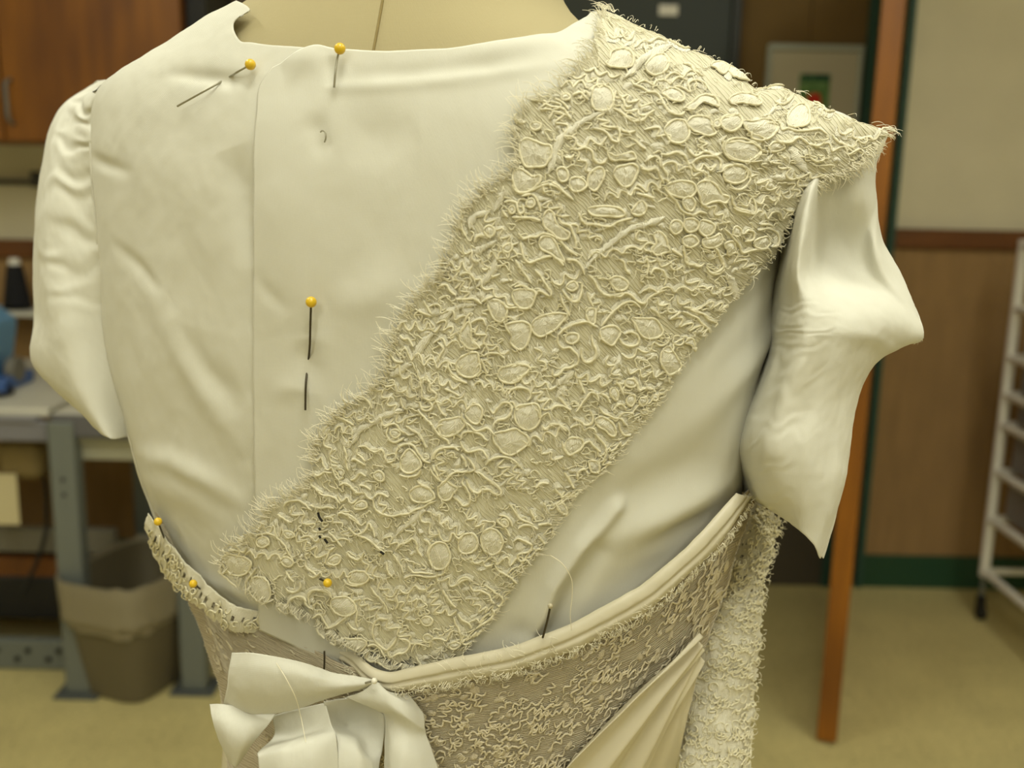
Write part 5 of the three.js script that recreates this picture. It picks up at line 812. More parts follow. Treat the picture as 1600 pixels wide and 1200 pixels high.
  [[174.3,626.8],[190.4,627.4],[220.3,626.7],[228.4,617.7],[202,612.7],[196.5,605.2],[173.9,605.5],[162.9,613.1]],
  [[421.8,716.7],[452.8,723],[478.7,729.9]],
  [[410.1,708.3],[393.5,698.6],[392.2,688.4],[412.9,680]],
  [[15.9,803.3],[39.8,802.1],[68.1,790.8],[104.1,782.9]],
  [[27.4,818.9],[60.6,820.2],[91.3,817.6]],
  [[133.2,794.9],[167.6,784.9],[192.2,786.3],[215.7,790.4]],
  [[183,778.1],[202.4,773.3],[211.8,763.6],[237.1,766.2]],
  [[340.9,750.6],[369.2,748.1],[397.2,739],[399.9,729.8]],
  [[407.1,745.6],[427.8,748.2],[448.2,745.2],[472,747.2]],
  [[117.7,645],[141.8,651],[168.7,654.6]],
  [[0,718.7],[27.6,716.5],[57.3,714.5],[92.5,712.9]],
  [[0,683.8],[14,674.8],[48.2,674.2],[78.8,678.8]],
  [[220.1,779.3],[242.2,779.5],[265.2,782.3]],
  [[475.9,579.9],[484.2,569.3],[504.1,562.5],[528.1,561.2],[549.4,567.9],[546.7,575.9]],
  [[431.9,608.7],[452.1,611.7],[462.1,602.6],[473.7,591.8],[490,588.4],[509.6,592.2],[513,601.7],[502.4,609.1],[478.6,616.4],[470.7,623.6],[476.4,628.2]],
  [[340.2,632.2],[366.8,640.6],[401.2,642.7],[430.4,644.3],[444.4,639.1],[456.1,632.9],[480,634],[501.3,636.2]],
  [[329,670.3],[351.9,673.9],[378.6,674.4],[398.2,678.8]],
  [[415.4,664.8],[404.3,656.6],[420,648.8],[446.5,645.7],[473.1,646.1],[494.6,648]],
  [[418.2,667.7],[442.3,672.5],[469,674.8],[484.7,668.9],[498,663.9],[520,664.9],[550.5,671.7]],
  [[560.3,681.2],[556,672.4],[566.7,662.9],[588.5,658.5],[618.8,658],[652,662.4],[674.1,665.3]],
  [[407.7,711.8],[389.1,696.4],[396.4,687.8],[417.1,679.5],[443.7,679.9]],
  [[460.8,683.2],[488.6,687.4],[515.4,695.3]],
  [[481.3,681.3],[512.5,685.8],[545.1,694.7],[526,703.2],[500.8,709],[495.6,721.2],[494.7,734.1]],
  [[551.3,697.4],[569.7,695.2],[600.4,698.4],[631.1,701.6],[663.7,702.4]],
  [[421.2,721.3],[449.4,726.5],[475.5,729.6]],
  [[634.3,597.8],[648.5,602.8],[660.8,594.8],[682.1,588.2],[701,591.1],[715.5,593.7]],
  [[638,575],[639.3,568.6],[668.2,563.4],[698.8,564.1]],
  [[725.4,609.1],[746.2,618.6],[776.7,624],[794.4,615.7],[805.5,608.1]],
  [[632.5,554.6],[660.8,558.7],[697.8,565.8]],
  [[253.2,586.8],[279,591.8],[300.9,591.9],[322.8,591.9]],
  [[247.6,631.5],[281.7,640.7],[307.3,644]],
  [[251.2,607.4],[278,608.3],[310.4,611.4]],
  [[634.4,554.3],[659.8,558.8],[694.9,564.8]],
  [[716.3,564.7],[718.5,552],[720.7,539.4],[725.6,530.9],[745.7,532.6],[763.1,539.4]],
  [[753.4,528.4],[773.5,530],[798.6,537.2]],
  [[774.7,547],[798,553],[821.5,554.5],[844.9,556],[864.4,554.9],[892.7,562.9],[919.8,569.9]],
  [[753.4,556.3],[776.8,562.3],[786.8,573.4],[768.1,577.6],[745.6,574.5],[719.1,573.6]],
  [[866.7,561],[897.3,574.6],[939.5,588.1],[967.6,590.8]],
  [[639.5,599.9],[656.9,601.4],[659.6,592.1],[678.1,588.9],[703.1,590.8],[722.4,594.3]],
  [[801.9,603.9],[814.7,597.7],[839.8,602.4],[877.3,609.6]],
  [[817.8,584.8],[844.4,590.8],[874.1,598.1],[905.3,614.2],[915.1,626.7],[910,632.7]],
  [[872.7,657.9],[848.6,644.6],[856.5,638.6],[908.9,652.1]],
  [[804.9,650.6],[843.3,660.2],[893.2,674.4]],
  [[787.1,507.9],[807.5,514.3],[824.9,521.3]],
  [[820.1,492.2],[845.6,499.7],[866.8,509.2],[880.8,503.7],[918.5,508.5]],
  [[823.1,546.4],[824.8,538.2],[840.1,534.5],[863.6,540.7]],
  [[44.7,868.9],[36.7,860.2],[53.8,850.5],[83.4,847.8],[115.2,848.9]],
  [[53.9,884.2],[77.9,883.1],[113.1,879.6]],
  [[91.9,844.4],[122.9,838.9],[136.9,831.1],[161.1,826.5]],
  [[55.5,820.6],[92.9,820.2],[117,815.5],[149.5,812.9],[171.4,815.8]],
  [[193.9,835.3],[189.3,827.2],[218.6,826.5],[253.7,831.4],[288.3,836.2]],
  [[32,925.9],[49.6,915.3],[79.4,910.3],[105.1,909.2],[133.7,910.1],[158.9,914.7],[171.5,917.1]],
  [[15.1,964.2],[36.8,959.2],[55.8,953.3],[47.9,945.7]],
  [[0,983.7],[11,993.7],[16.3,1000],[37.6,992.1],[64.1,990.5]],
  [[0,999.8],[30.3,1000],[61.8,1000],[91.4,1000]],
  [[136.1,998.5],[124.2,985.5],[135.7,969],[131.9,957.9]],
  [[228.2,914.6],[246.6,922.4],[277.9,926.7],[305.9,929.7]],
  [[231.5,911.3],[217.7,906],[227.2,901.9]],
  [[261.4,964.2],[283.6,968],[298.7,965.1],[299.3,957],[275.4,947.4]],
  [[205.4,938.2],[234.5,945],[263.3,951.7]],
  [[360.1,970.8],[337.2,959.8],[340.6,951.2],[362.4,946.9],[386.6,946.4],[411.4,949.7]],
  [[296.4,980.6],[309.9,971.9],[331.2,968.9],[353.6,972.4]],
  [[290.8,900.7],[288.7,892.5],[296.4,884.4]],
  [[345.8,887.3],[370.7,887.3],[392.8,885.9],[399.7,877.8]],
  [[382.3,920.5],[409.8,921.2],[432.3,916.1],[453.3,907.9]],
  [[229.3,863.6],[276.6,871.6],[317.3,880.5]],
  [[1,943.5],[20.6,944]],
  [[162.2,787.3],[187,785.6],[210.9,791],[240.3,789.1],[260.7,793.6],[279.9,794.2]],
  [[278.8,791.6],[285.7,799],[304.5,806.6],[332.9,809],[365,806.8],[394.2,797.9],[423.4,790.4],[449.3,779.4],[474.3,771.3],[486.4,762.9],[504.8,756.6]],
  [[278.8,791.6],[290.8,784.8],[312.1,782.4],[334.9,783.9]],
  [[412.4,747.3],[436.1,746.4],[459.8,745.6]],
  [[490.4,773.6],[509.2,773.2],[526.6,774.6]],
  [[548.9,741.9],[575.6,744.7],[599.4,748],[614.4,742.5],[602.4,731.4],[574.8,723.9],[549,718.5],[544.4,712.3]],
  [[552.4,712.5],[585.7,721.7],[619.8,723.5],[629.4,716.5],[643.9,711.9],[672.6,714.9],[678.9,710.2]],
  [[550.5,789.1],[567.4,797.9],[587.7,802],[606.8,797.4],[605.9,785.8],[624.6,788.6],[640.6,788.9],[646,779.4]],
  [[462.1,841.2],[460.4,833.7],[474.7,825.5],[481.2,817.6],[503.8,819.7],[525.1,828.8],[556.8,835.5]],
  [[519.9,811.2],[546.2,812.9],[561.1,825],[593.1,837.2]],
  [[472,864.3],[502,874.3],[527.6,879.5]],
  [[467.4,850.9],[503.9,855.8],[530.1,861],[550.4,867.4]],
  [[564.8,874.9],[574.2,867.6],[594.2,861.7],[627.3,858.4],[654,851.4],[664.8,844.3],[651.4,830.7]],
  [[541.8,855],[575.8,860.3],[604.2,854.5],[637.7,851.3]],
  [[318.9,853.2],[347.4,852.4],[384,853],[415.3,855.1],[441.3,854.9]],
  [[265.1,846],[301.4,852.1],[318.9,853.2],[321.4,840.5],[310.9,829.5],[343.3,836.7],[372.6,844.8]],
  [[341.9,885.3],[372.4,888],[394.5,886.6],[396.5,880.1]],
  [[202.7,826.3],[222.8,825],[257.9,829.9],[280.8,834.7]],
  [[730,850.5],[733.6,843.6],[746.3,838.4],[772.6,842.1]],
  [[578.3,696.7],[605.9,698.6],[641.7,700.6],[669.6,704.4],[689.7,711.7],[680.6,715.1],[654.3,713.4],[629.8,714.7],[619.8,723.5],[590.6,724.2]],
  [[729.2,746.6],[742.5,751],[768.2,753.9],[791.3,760],[804.6,764.4]],
  [[728.5,740.8],[756.9,740.4],[782.9,746.2],[793.1,750.9]],
  [[736.4,721.6],[771.2,729.8],[803.8,737.7],[834,738.7],[858,740.4]],
  [[815.5,721],[837.1,727.9],[857.1,734.5]],
  [[891.1,708.3],[937,725.2],[970.8,736.5],[1000,745.6]],
  [[824.7,679],[845.8,683.8],[880,690.8]],
  [[820.6,653.4],[856.1,663.5],[916,681.5]],
  [[836.8,704.4],[860,712.4],[892.7,724.9]],
  [[824.7,771.1],[833.2,764.2],[865.4,766.5],[903,775.3],[910.6,785.8],[874.6,784.1],[864.5,787.7],[891.1,798.5],[931.7,806.6],[988.8,826.1],[1000,830.2]],
  [[903.5,760.1],[944.7,776.2],[977.9,788.7]],
  [[815.3,751.3],[826.9,744],[853.6,742.4],[884.9,748.1]],
  [[872.8,740.3],[908.3,742.5],[946.3,751.5]],
  [[966.1,764.1],[1000,779],[1000,780.6]],
  [[806.7,809.9],[833.9,816.8],[875.4,821.8],[968.6,852],[1000,863.1]],
  [[770.8,687],[772,677],[795,673.7]],
  [[350.6,1000],[319.5,995.2],[297.4,986.9],[297,978.7],[314.7,970.8],[339,970.3],[361.6,977],[387.5,977.5]],
  [[365.6,973.1],[347.1,965.2],[339.6,954.7],[351.2,948.1],[374.8,943.9],[399.7,947.2]],
  [[451.9,988.4],[474.6,979.8],[488.8,966.9],[492.6,954.4]],
  [[476.6,937],[504.5,944],[528.1,957],[548.5,963.2]],
  [[508.2,961.8],[533.6,966.8],[553.6,967.5]],
  [[460.3,994.9],[479.6,990],[501,993.8],[506.6,1000],[484.9,1000]],
  [[419.3,996.6],[439.3,1000],[464.2,1000]],
  [[618.5,968.3],[591.1,956.6],[578.4,945],[586,937.7],[606.5,936.6]],
  [[618.5,968.3],[640.6,973.1],[664.7,974.4],[679.7,974.4],[683.8,963.7],[674.6,951.5]],
  [[679.7,974.4],[705.1,982],[716.1,974.5],[736,968.8],[734.6,958.4],[710.9,951.3],[684.6,952.8]],
  [[623.6,988.3],[627.2,996.6],[646,999],[664.1,995.6],[689,996.8],[720.5,998.4],[747.4,992]],
  [[749.7,988.6],[789,996.1],[821.1,998.4],[852.9,1000]],
  [[614,981.3],[628.8,975.4],[662.1,977.9],[687.3,985.1]],
  [[392.7,989],[413.5,978.1],[443.5,981.9],[464.7,985.2]],
  [[478,905.7],[500.4,909.4],[528.8,913.1],[562.5,919.2],[588.5,927.9]],
  [[578.7,900.7],[596.1,909.5],[598.9,918.3]],
  [[776.2,848.2],[801.4,854.7],[828.7,853],[858.9,855.8],[898.3,870.4],[930.1,882.9]],
  [[822.9,844.3],[858.7,848],[919.3,865.3],[972.3,886.7],[970.7,894],[945.1,887.4]],
  [[929.2,890.4],[967.3,906.3],[965.6,918.1],[928.8,916.1],[907.8,918]],
  [[795.2,900.4],[815.8,908.8],[840.5,915.3],[865.7,925.5],[936.8,953.1],[971,958.2]],
  [[801.2,893.8],[831.1,900.4],[855.1,902.1],[878.5,911.2]],
  [[702.9,867.1],[728.1,873.6],[752.8,880],[783,885.6]],
  [[848,955.6],[870.5,964.2],[950.7,994.5],[926.4,994.8],[862.7,981.8],[845.1,988.9]],
  [[775,969.8],[811.5,980.7],[845.1,988.9]],
  [[736.8,856.2],[742.3,845.8],[755.9,840.7],[776.6,841.6]]
];
const L_PETAL = [
  [[80.1,87.6],[78.4,94.6],[95.3,95.9],[125,92.6],[153.8,84.9],[151.6,73],[134.1,68],[100.1,70],[75,78.7]],
  [[196,76.8],[198.5,71],[217.5,59.8],[240.6,54.6],[263.4,62],[261.3,72],[244,80.8],[225.8,84.3]],
  [[133,146.1],[110,133.7],[121.6,125.1],[149.4,124.4],[174.8,130],[210.3,145.3],[220.3,156.2],[203.2,164.3],[173.9,162.2]],
  [[296.5,102.1],[306,92.5],[336.4,90],[370.5,97.2],[372.2,104.9],[342.8,107.9],[317.1,105.5]],
  [[398.2,110.6],[400,97.6],[406,85.6],[422.2,78.8],[456.4,78.1],[478.9,86.7],[454.1,88.7],[424.2,91.8],[422.5,108.5]],
  [[398.5,42.7],[420.4,44.3],[442.3,45.8],[454.2,37.7],[441.2,31.6],[416.4,33.5]],
  [[444.5,34.8],[475.8,42.3],[506.4,41.4],[524.3,32.7],[518.3,28.6],[493.2,28.6],[459.6,28.6]],
  [[511.8,101.7],[545.5,113.5],[575.9,115.9],[586.6,107.5],[572.1,93],[550.4,87.8],[532.5,95.9]],
  [[629.4,146.8],[659.7,153.6],[695.5,154.8],[722.5,151.6],[730.4,141],[716.5,128.3],[686.4,118.9],[652.9,116.9],[624.6,119.1],[606.4,129.7]],
  [[721.2,117.7],[748.1,122.2],[761,115.3],[756.2,104.1],[730,99.8],[710.6,105.7]],
  [[577.6,93.9],[601.6,88.9],[626.4,79.8],[653.3,76.2],[677.6,81],[689.5,92.2],[687.8,106.6],[652.3,105.5],[616.9,104.4]],
  [[493.8,73],[514.1,62.3],[545.2,54.5],[576.3,53.8],[593.2,61],[577.1,67.6],[540.6,71.1],[513.8,76.1]],
  [[696.5,66.1],[693.6,52.2],[714.5,44.3],[748.1,48.5],[764.5,60.1],[746.7,67.4],[721.3,72.3]],
  [[685.2,179],[684.2,170.3],[701.5,162.2],[728.4,161.2],[755.3,168.8],[761.5,180.7],[738.5,189.9],[706.4,187.8]],
  [[57.8,225.9],[74.6,229.4],[92.7,224.7],[94.6,217.7],[74.1,218.8]],
  [[38.8,253.2],[57,244.6],[84.1,242.2],[119.3,240.9],[146.3,238.5],[154.6,250.2],[136,266.5],[100.5,274.4],[56,281.2],[40.1,273.7]],
  [[31,295.6],[41.4,289],[72.4,288.6],[95.9,289.6],[117.6,283],[126.9,289.2],[128.8,300.7],[124,314.8],[103.2,319],[65.3,311.2]],
  [[329,218.9],[357,219.9],[385.7,212.1],[408.1,205.4],[426.1,210.2],[409.8,215.8],[379.3,221.4],[348.6,226.8]],
  [[181.7,271.8],[197.8,277.6],[216.8,272.3],[216.2,261.6],[198.4,258.9],[182.4,263.7]],
  [[224.4,273.9],[242,266],[269.1,264.8],[285.9,270.6],[270,281.1],[243.3,284.8]],
  [[293.7,272.2],[316,274.5],[336.1,260.6],[340.5,246.8],[325.7,240.9],[303.2,246.8],[287.7,259.5]],
  [[368.2,242.2],[388.3,249.3],[411.3,253.1],[435.5,246.1],[445.9,233.4],[442.1,220.7],[419.8,219.4],[397.3,226.1],[374.7,232.9]],
  [[67.9,168.2],[66.2,161.5],[83.5,161],[94.4,167.1],[82.6,171.2]],
  [[417,154.1],[438.9,160.9],[478.1,167.4],[497.5,164.6],[503.8,157.3],[491.2,144.4],[458.4,133.9],[435.5,130.5],[415.2,134.2],[412.2,145.1]],
  [[450.9,130.9],[481.6,137.4],[513.2,138.4],[545.2,136.7],[554.7,128.6],[523.5,120.9],[494.4,110.7],[467.3,111.5],[444.3,117.6]],
  [[546.1,114.9],[576.6,115.7],[587.9,107.9],[571.9,94],[548.5,88.8],[522.9,94.2],[521.5,103.5]],
  [[509.6,111.2],[532.6,118.5],[535.4,113.2],[512.5,105.9]],
  [[601.1,133.1],[622.5,146.9],[666.6,156.5],[692.1,154.9],[723,152.5],[738.6,145.8],[721.8,129.4],[693.8,121.8],[664.8,120.1],[651.7,123.8],[618.4,128.1]],
  [[547.8,227.3],[567.7,218.6],[596.7,212.4],[629.7,210.9],[644.1,219.3],[632.4,229.4],[602.3,234.4],[568.1,234.7]],
  [[640.7,211.7],[654.5,202.1],[677.6,199.1],[704.6,203.6],[724.7,210.2],[751.7,210],[746.3,219.1],[720.4,220.4],[698.7,226.5],[682.9,231.8],[662.4,224.4]],
  [[612.5,238.1],[633,245.5],[653.2,244.9],[656.7,233.5],[638.4,228.4],[620.4,231.4]],
  [[622.7,98],[632,88.2],[653.2,80.4],[678.1,78.6],[690.6,89.5],[689.6,102.7],[675.2,112],[644.6,111.1]],
  [[107.3,388.3],[127.9,392.4],[146.1,388.5],[138.5,380.5],[114.4,379.9]],
  [[242.2,339.3],[232.8,325],[259.4,327.5],[293.8,340.5],[330.8,344.8],[355.7,346.8],[363.6,355.1],[342.5,359.5],[307.7,355.5],[272.9,351.6]],
  [[292.1,374.8],[289.7,365.3],[311.2,361.6],[340.5,366.4],[372.6,376.2],[404.3,385.3],[374.9,385.5],[340.9,382.9],[310.6,381.5]],
  [[194.4,399.4],[217.6,401.6],[225.3,395],[211.3,388.6],[199.1,393.2]],
  [[450.3,414.1],[474.6,415],[486.6,406.8],[465.6,402.3]],
  [[150.4,323.7],[155.9,318],[180.5,323.7],[183.1,331.4],[165.7,331.9]],
  [[130.5,346.2],[134.3,341.1],[154.8,347],[148.6,351.7]],
  [[329.1,302.3],[356.5,308.4],[381.2,305.9],[405.3,299.6],[432.3,294.6],[443,287.2],[417.2,283.5],[382.3,287.1],[348.3,294.4]],
  [[460.3,281.1],[470.6,267.6],[486,259.1],[503.7,264.2],[504.4,272.8],[489.1,279.9]],
  [[567.8,295],[579,289.1],[601.1,291.5],[635,302.7],[655.6,309.3],[645.5,315.1],[630.4,322.1],[602.4,317.2],[599.3,306.7]],
  [[598.6,273.7],[611,265.5],[631.4,264.8],[642.9,274.9],[630.8,283.1],[611.4,282]],
  [[641.3,260.3],[664.8,253.8],[687,255.5],[689.7,266.3],[669.5,273.1],[647.4,269.5]],
  [[691.5,252.1],[717.2,249.5],[740.1,252.8],[741.9,263.5],[722.3,270],[698.3,264.7]],
  [[660.8,283.8],[687.4,276],[714.6,280.6],[707.3,291.2],[681.2,292.8]],
  [[723,276.1],[748.6,268.6],[766,259.7],[783.9,268.9],[771.6,280.5],[740.7,284.1]],
  [[566.6,380.5],[573.9,372.4],[599.4,370.6],[628.1,374.7],[630.3,384.1],[609.1,388.4]],
  [[883.6,258.1],[889.7,249.3],[914.5,246.3],[936.5,254.8],[929.6,262.3],[904.3,264.1]],
  [[811.7,277.1],[795,270.2],[813.8,263.8],[836.2,270],[842.2,278.8],[828.9,284.1]],
  [[801.1,249],[808.6,242.4],[828,245.2],[828.3,253.4],[813.1,255.5]],
  [[223.8,473.1],[254.9,486.5],[284.9,494.3],[309.2,495.6],[309.2,484.5],[298.2,475.4],[271.9,469.1],[240.8,467.5]],
  [[381.4,509.4],[385.9,515.4],[410.3,519.8],[432.5,519.3],[441,511.9],[427.9,497.7],[398.9,483.6],[373.2,482.8],[352.3,487.9],[333.3,496.9]],
  [[222.5,530.7],[232.1,538],[252.1,542.5],[278.2,546.1],[300.4,541.5],[267.9,533],[251.5,520.7],[224.5,510.6],[225.1,518]],
  [[261.9,565.9],[269,576.6],[289.3,583.7],[318.5,584.1],[342.3,578.4],[350.9,568.2],[328,556.8],[308.7,547.7],[286.4,552.3]],
  [[414.6,563.5],[410.2,555.5],[426.9,546],[464.2,534.9],[494.3,534.3],[490.9,547],[483.8,557.5],[463.8,564.8],[436.8,567.6]],
  [[281,449.6],[300.2,460.9],[336.5,467.4],[361.2,462.2],[365.5,448.9],[357.7,439.1],[321.9,440.1]],
  [[400.9,480.7],[433.1,490.5],[458.7,489.5],[473,480.9],[485.3,471.2],[492.5,458.4],[497.1,446.5],[465.5,449.6],[436,457.9],[409,468.6]],
  [[624.1,448.6],[642.4,457],[670.3,461.1],[692.2,460.5],[695.5,451.3],[695.2,439.8],[666.4,435.6],[642.7,439.8]],
  [[705,416.8],[727.8,422.6],[749.8,430.1],[776.2,435.6],[803.7,434.6],[823.2,428.7],[824.9,420.5],[793.7,409.3],[774.6,406],[745.8,410.5],[722.6,414.1]],
  [[552.5,434.3],[571.8,442.8],[596.5,444.5],[589.3,433.9],[576,424.3],[558,427.4]],
  [[532,475.5],[535.1,468.5],[560.6,464.4],[575.9,470.5],[568.2,478.6],[549.1,480.6]],
  [[869.3,438.2],[861.3,448],[877.4,462.4],[913,475.9],[949.2,486.9],[968.8,484.6],[983.4,478.9],[977.3,472.3],[937.5,458.4],[907.7,448.4]],
  [[928.6,432.8],[958.6,436.9],[1000,450.3],[947.5,426.4],[932,426.1]],
  [[315,730.8],[337.4,742.4],[362.7,743.7],[384.5,736.1],[391.6,725.3],[354.7,716.6],[315.1,712.2],[311.4,720.8]],
  [[259.1,760.7],[271.6,753.4],[290.6,756.8],[300.3,764.3],[281.4,766.6]],
  [[194.2,690.6],[203.5,686.7],[232.2,692.5],[236.3,700.5],[218.7,699.3]],
  [[520.6,591.9],[529,586.2],[557.4,578.5],[581.4,574.3],[607.9,583.1],[620.2,595.7],[613.8,605.6],[591.4,612.1],[559.5,611.5],[534.8,603.9]],
  [[314.1,661.5],[304.9,651.8],[327.5,644.6],[345.3,638.5],[377.3,641.5],[388.2,653.4],[378.2,667.1],[357.2,672.5]],
  [[490.6,635],[511,644.7],[541.4,649.6],[571.9,654.5],[599.3,652.7],[610.2,643.2],[615.7,632.1],[613.6,623.2],[600.7,619.4],[575.1,617.7],[549.5,616],[526.2,622.6],[502.6,629.1]],
  [[351.7,630.2],[357.1,620.5],[382.4,612.8],[404.6,614.1],[415.1,623.3],[415.5,635.7],[393.8,637.5]],
  [[790.6,566.6],[816.3,574.1],[840.1,575.7],[866.7,581.6],[889.1,583.6],[865.2,569.1],[831.5,561],[800.1,559]],
  [[740.1,607.2],[744.7,615.7],[765.4,622.3],[782,623.4],[796.5,615.4],[801.9,603.9],[786.3,598.2],[757.9,598.8]],
  [[854.4,624.1],[882.4,637.6],[920.7,650.1],[952.2,655],[914.3,635],[877.3,623.9]],
  [[777.7,515.7],[806.6,520.8],[814.9,531.7],[792.7,528.7],[775,520.8]],
  [[843.1,521.9],[856.8,516.8],[875.8,525.1],[875.4,534.4],[850.4,529.9]],
  [[887.3,522.6],[906.6,520.5],[929.8,531],[918.2,535.3]],
  [[933.8,518.7],[958.8,523],[965,529.7],[939.5,525.2]],
  [[929.4,544.2],[954.9,545.9],[968,553.5],[946.4,552]],
  [[802.4,499.3],[826,496.1],[843.6,503.1],[829.8,508.1],[809.4,506.2]],
  [[12.4,982.8],[22.8,972.2],[57.6,963.4],[79.5,958.5],[108.4,959.2],[114.6,974.7],[71.7,988.6],[35.9,989.9]],
  [[138.9,981.7],[142.2,975.4],[160.5,965.1],[186.8,962.4],[217.7,971.6],[227.8,983.9],[214.3,993.8],[179.3,995.4],[149,992.4]],
  [[297,905.6],[321.9,908.1],[337.3,903.1],[334.7,894.9],[313,894.9]],
  [[155.3,927.5],[170,919.7],[197,921.3],[202.9,930.5],[176.3,931.8]],
  [[106.9,897.5],[133.5,890.6],[152.4,891.3],[128.6,900.2]],
  [[47.7,928.2],[58.7,919.3],[84.4,921.9],[83.1,931],[64.9,934.2]],
  [[220.2,808.7],[229.7,802.3],[251.8,800],[265.9,806.6],[248.8,812.4],[225.6,813.5]],
  [[403.8,763.6],[419,751.6],[445.7,747.2],[471,747.5],[495.1,752.4],[483,760.7],[453.4,768.7],[423.3,770.9]],
  [[487.6,736.6],[504.1,748],[527.8,751.3],[546,745.3],[543.9,738.4],[546.2,729.3],[521.2,727.7],[495.3,726.1]],
  [[642.7,797.5],[659.9,805.1],[688.1,805],[706.6,797.8],[708.3,787.1],[690.8,777.8],[666,776.2],[648.4,781.8],[637.3,789.5]],
  [[707.2,772.7],[721.3,785.6],[747.8,794.8],[779.3,795.8],[793.2,789.6],[790.2,775],[760,763.7],[721.7,762.2]],
  [[575.7,829.5],[557.5,818.1],[566.1,808.3],[593.8,803.9],[627.3,811.8],[648.4,822],[654.2,835.6],[637.7,842.8],[610,841.2]],
  [[388.7,910.2],[406.6,899.9],[439.9,893.4],[459.9,895.6],[457.1,905],[430,914.7],[406,917.9]],
  [[919.4,719.3],[926.7,714.1],[978.7,731.4],[998.6,744],[965.5,735.7]],
  [[745.2,747.7],[754.1,743.7],[773.6,747.3],[774.4,753.1]],
  [[410,951.5],[416.2,943.6],[439.7,935.8],[469.1,935.7],[496.7,942.1],[494.9,951.9],[473.9,960.6],[440.2,960.5]],
  [[522.9,986.8],[547.4,982.2],[577.6,976.4],[604.8,977.1],[605.2,985.9],[593.2,994.1],[562.5,994],[537.9,992.7]],
  [[258.5,991.9],[278.1,997.7],[301.1,999],[293.2,990.3],[269.3,987.8]],
  [[747.1,938.9],[753.4,932.7],[775.2,934.8],[785,942.2],[770.7,946]],
  [[695.5,915],[707.6,908.6],[733.7,911.6],[735.7,919.4],[713.2,920.8]],
  [[843.3,939],[858.3,933.4],[897,943.2],[884.3,946.9],[855.9,944.1]]
];
const L_VINE = [
  [[160.8,104.1],[167.6,88.7],[173.8,74.8],[197.5,60.3],[229.1,48.3],[261.6,38.7]],
  [[770.4,99.6],[814.7,111.8],[862.4,125.4],[908.2,137.5]],
  [[146,275.2],[162.9,256.6],[164.2,243.3],[167.7,229.5],[179.1,216.9],[198.2,206.2],[203.6,191.9],[204.1,177],[212.1,165.2],[232.5,158.6]],
  [[100.1,360.3],[93.3,348.7],[81.1,336.5],[75.2,327.6]],
  [[63.1,397.5],[53.8,388.3],[56.6,377.7],[73.1,370.3],[89.7,362.9]],
  [[92.7,421.2],[108.2,420.8],[130.2,411],[151.8,401.2],[166.5,393]],
  [[157.7,460.1],[174.8,446],[186.7,436],[190,424.6],[187.1,414.1]],
  [[477.7,379.2],[476.5,366.4],[480.2,352.3],[485.8,336.6],[488.8,320.5],[492.3,308.2],[501.4,298.5],[521.1,290.3],[547.3,279.9],[577.3,267.1]],
  [[872,312.5],[910.9,321.6],[955.7,337.8],[1000,354.4]],
  [[134.6,526.4],[147.9,516.4],[150.9,503.9],[159.4,493.8],[181.6,486.2],[197.5,483.4]],
  [[115.6,584.6],[123.5,569.1],[129.3,556.3],[138.2,545.7]],
  [[32.2,627.8],[66.8,613],[100,598.4]],
  [[608,541.8],[614.4,531.5],[625.2,523.7],[629.8,513.2]],
  [[132,735.8],[126.1,725.1],[120.3,711.8],[128.2,702.1],[126.5,689.1],[126.8,679.9],[140.4,671.7],[145.2,663],[166.2,657.2]],
  [[0,717.3],[0,705.9],[0,694.4],[9.2,685.6]],
  [[12.2,767.2],[12.7,755.7],[22.8,744.7],[35.9,735.9]],
  [[3.8,960.2],[0,963.3],[0,969.4]],
  [[423.8,826.8],[423.8,816.6],[436.3,806],[451.5,792.9],[467.4,781.1],[487.2,774.3]]
];
// ---------------------------------------------------------------- corded lace
const threadTex = tex(256, (u, v) => 0.5 + 0.32 * Math.sin((u * 26 + 0.6 * tile2(u, v, 6, 2)) * Math.PI * 2) + 0.2 * (rnd() - 0.5) + 0.25 * tile2(u, v, 20, 7), false, 1 / 0.02);
M.laceThread = std({ color: lin(0.76, 0.71, 0.52), roughness: 0.75 });
M.laceFill = std({ color: lin(0.77, 0.735, 0.60), roughness: 0.9, bumpMap: threadTex, bumpScale: 0.0003 });
M.laceHair = std({ color: lin(0.84, 0.79, 0.62), roughness: 0.6 });
M.laceNet = std({ color: lin(0.70, 0.66, 0.50), roughness: 0.9, transparent: true, opacity: 0.85 });
// a lace sheet: S surface, pieces given in (u, v) thousandths of the sheet
const uvp = (a) => a.map(([u, v]) => [u / 1000, v / 1000]);
function smoothLine(pts, closed, step, su, sv) {   // Catmull-Rom in metres of the sheet, returns evenly spaced uv
  const P = pts.map(([u, v]) => V(u * su, v * sv, 0));
  const c = new THREE.CatmullRomCurve3(P, closed, 'centripetal'), L = c.getLength(), n = Math.max(4, Math.round(L / step));
  return c.getSpacedPoints(n).map(p => [p.x / su, p.y / sv]);
}
function laceCord(S, uv, r, lift, sides = 6, wob = 0.0004) {
  const ph = rnd() * 100, pts = [], nr = [];
  uv.forEach(([u, v], i) => { const n = S.nrm(u, v); nr.push(n); pts.push(S.at(u, v, lift + wob * N2(i * 0.35, ph))); });
  const g = cord(pts, t => r * (0.8 + 0.3 * Math.abs(N2(t * 9, ph)) ) * Math.min(1, 0.35 + 8 * Math.min(t, 1 - t)), sides, 1, nr);
  return g;
}
function bagGeo(...cs) { const b = new Bag(); cs.forEach(c => b.add(c)); return b.geo(); }
